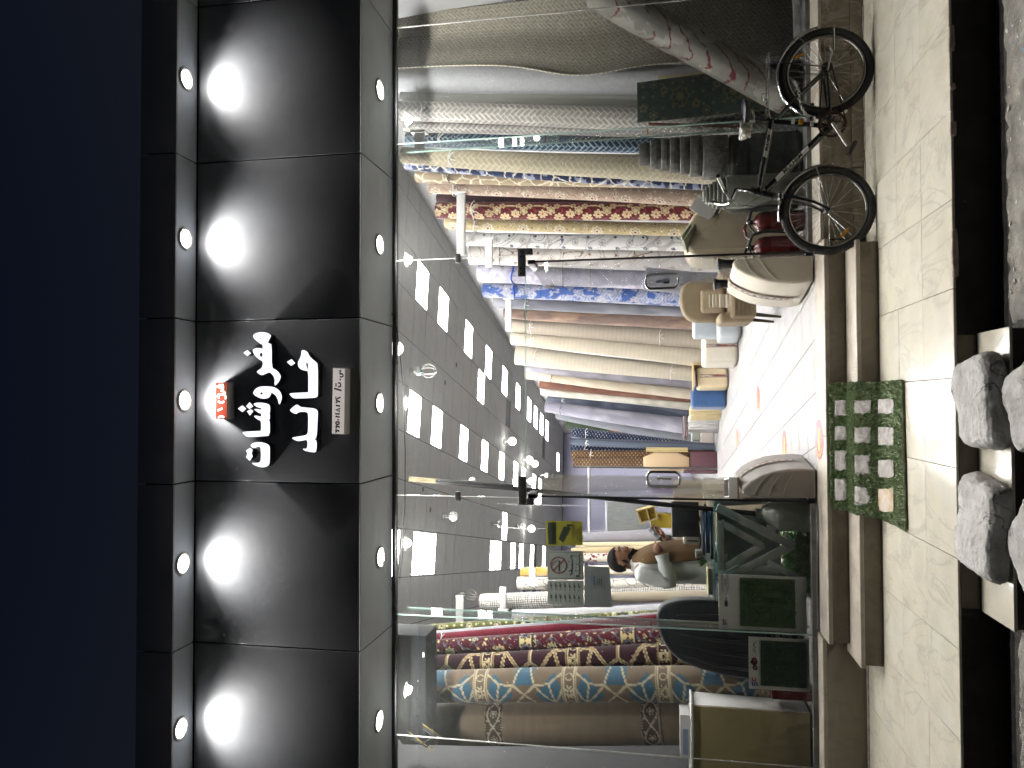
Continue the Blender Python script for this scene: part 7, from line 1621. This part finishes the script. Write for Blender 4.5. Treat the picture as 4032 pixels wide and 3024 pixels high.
# left hand: palm under the phone, fingers curled up its far edge, thumb on the near edge
mb.add(*ico((-1.125, MY+.035, 1.108), (.040, .036, .018), Ry(-.55)))
for k in range(4):
    x = -1.128+.019*k; z = 1.100+.013*k; limb([(x-.005, MY+.05, z), (x+.012, MY+.072, z+.018), (x+.006, MY+.066, z+.042), (x-.003, MY+.048, z+.052-.004*k)], [.010, .0095, .0088, .007], 8)
limb([(-1.14, MY+.02, 1.105), (-1.125, MY-.012, 1.122), (-1.112, MY-.010, 1.152)], [.012, .0105, .008], 8)
body = mb.build('body', m_skin, man)
rm = body.modifiers.new('r', 'REMESH'); rm.mode = 'VOXEL'; rm.voxel_size = .0045; rm.use_smooth_shade = True
sm_ = body.modifiers.new('s', 'SMOOTH'); sm_.factor = .5; sm_.iterations = 3
# hair cap and beard
hm = MB(); v, f = ico((-1.345, MY, 1.474), (.101, .081, .094), None, 4)
keep = [q for q in f if all((v[i][2] > 1.478 + max(0, (v[i][0]+1.345))*.38 + .012*math.sin(v[i][1]*90)) or (v[i][0] < -1.362 and v[i][2] > 1.418) for i in q)]
hm.add(v, keep, True); h_ = hm.build('hair', m_hair, man); md = h_.modifiers.new('t', 'SOLIDIFY'); md.thickness = .010; md.offset = 1
bm_ = MB(); v, f = ico((-1.298, MY, 1.382), (.060, .066, .058), Ry(.25), 4)
keep = [q for q in f if all(v[i][2] < 1.405 - (v[i][0]+1.30)*.75 and v[i][0] > -1.358 and not (v[i][0] > -1.262 and 1.374 < v[i][2] < 1.388) for i in q)]
bm_.add(v, keep, True)
for s_ in (-1, 1): bm_.add(*ico((-1.345, MY+.069*s_, 1.425), (.012, .008, .032), Ry(.1), 2), True)
bm_.add(*ico((-1.247, MY, 1.403), (.012, .028, .006), None, 2), True); bm_.add(*ico((-1.283, MY, 1.335), (.030, .036, .026), Ry(.5), 3), True)
b__ = bm_.build('beard', m_hair, man)
for s_ in (-1, 1):
    MB().add(*ico((-1.253, MY+.034*s_, 1.452), (.008, .012, .007), None, 2), True).build('eye', M('eye_white', (.6, .58, .55), .3), man); MB().add(*ico((-1.246, MY+.034*s_, 1.450), (.003, .005, .005), None, 2), True).build('iris', m_blk, man)
    MB().tube([(-1.242, MY+.014*s_, 1.472), (-1.243, MY+.036*s_, 1.478), (-1.258, MY+.056*s_, 1.470)], [.005, .006, .003], 6).build('eyebrow', m_hair, man)
# robe: torso and skirt as one loft, sleeves with turned cuffs
def loft(rows, n=40, a0=0.0, a1=2*math.pi, fold=0.0, name='robe', mat=None, seed=0, thick=.004):
    v = []; closed = abs(a1-a0-2*math.pi) < 1e-6; k = n if closed else n+1
    for (z, xb, xf, hw, cy__) in rows:
        for j in range(k):
            a = a0+(a1-a0)*j/n; fo = 1+fold*math.sin(a*9+seed+z*4)*max(0, 1.0-z)
            cx__ = (xb+xf)/2; rx_ = (xf-xb)/2; v.append((cx__+math.cos(a)*rx_*fo, cy__+math.sin(a)*hw*fo, z + .006*math.sin(a*5+seed)))
    f = [(i*k+j, i*k+(j+1) % k, (i+1)*k+(j+1) % k, (i+1)*k+j) for i in range(len(rows)-1) for j in range(n)]
    m2 = MB(); m2.add(v, f, True); o = m2.build(name, mat, man); md = o.modifiers.new('t', 'SOLIDIFY'); md.thickness = thick; md.offset = 1
    md = o.modifiers.new('s', 'SUBSURF'); md.levels = 1; md.render_levels = 1; return o
loft([(.17, -1.52, -1.235, .20, MY), (.40, -1.525, -1.215, .195, MY), (.62, -1.52, -1.20, .19, MY), (.80, -1.515, -1.195, .19, MY), (.98, -1.525, -1.20, .185, MY), (1.12, -1.53, -1.222, .195, MY), (1.21, -1.525, -1.245, .205, MY), (1.275, -1.50, -1.27, .19, MY), (1.315, -1.465, -1.29, .14, MY), (1.345, -1.44, -1.305, .075, MY), (1.375, -1.432, -1.308, .066, MY)], fold=.035, name='robe', mat=m_thobe, seed=2)
loft([(.80, -1.49, -1.162, .204, MY), (.90, -1.505, -1.168, .202, MY), (1.02, -1.52, -1.178, .200, MY), (1.14, -1.52, -1.20, .208, MY), (1.22, -1.51, -1.225, .205, MY), (1.275, -1.49, -1.252, .17, MY), (1.32, -1.46, -1.272, .115, MY), (1.36, -1.452, -1.288, .078, MY)], n=30, a0=-1.35, a1=1.35, name='vest', mat=m_vest, thick=.010)
MB().tube([(-1.272, MY-.012, 1.345), (-1.215, MY-.006, 1.20), (-1.170, MY-.004, 1.0), (-1.155, MY-.004, .82)], .003, 5).build('vest_opening', m_wood, man)
def sleeve(p0, p1, p2, r0, r1, r2, name='sleeve'):
    pts = []; rs = []; r = np.random.default_rng(4); p0, p1, p2 = Vector(p0), Vector(p1), Vector(p2)
    for i in range(9): pts.append(p0.lerp(p1, i/9)); rs.append(r0+(r1-r0)*i/9+.004*math.sin(i*2.6))
    for i in range(9): pts.append(p1.lerp(p2, i/8)); rs.append(r1+(r2-r1)*i/8+.004*math.sin(i*2.9+1))
    MB().tube(pts, rs, 20, caps=False).build(name, m_thobe, man)
    d = (p2-p1).normalized(); MB().tube([p2-d*.05, p2+d*.006], [r2+.005, r2+.006], 20, caps=False).build('cuff', m_thobe, man)
sleeve((-1.425, MY-.165, 1.27), (-1.468, MY-.205, 1.055), (-1.262, MY-.170, 1.118), .072, .066, .052); sleeve((-1.40, MY+.165, 1.27), (-1.38, MY+.205, 1.045), (-1.178, MY+.08, 1.078), .072, .066, .050)
MB().add(*ico((-1.425, MY-.150, 1.275), (.075, .07, .065), None, 3), True).build('shoulder_seam', m_thobe, man)
for s_ in (-1, 1): MB().obox((-1.325, MY+.095*s_, .001), .27, .09, .014, 0).build('sandal', m_wood, man, bevel=.006)
ph = thing('smartphone', 'black smartphone held in the man\'s hands', 'phone', (-1.10, MY, 1.12))
MB().obox((-1.150, MY+.020, 1.118), .072, .012, .152, .35, -.55, .85).build('body', M('phone_black', (.012, .012, .014), .2), ph, bevel=.004)
# desk and desktop goods stand close to the pane, the man right behind them
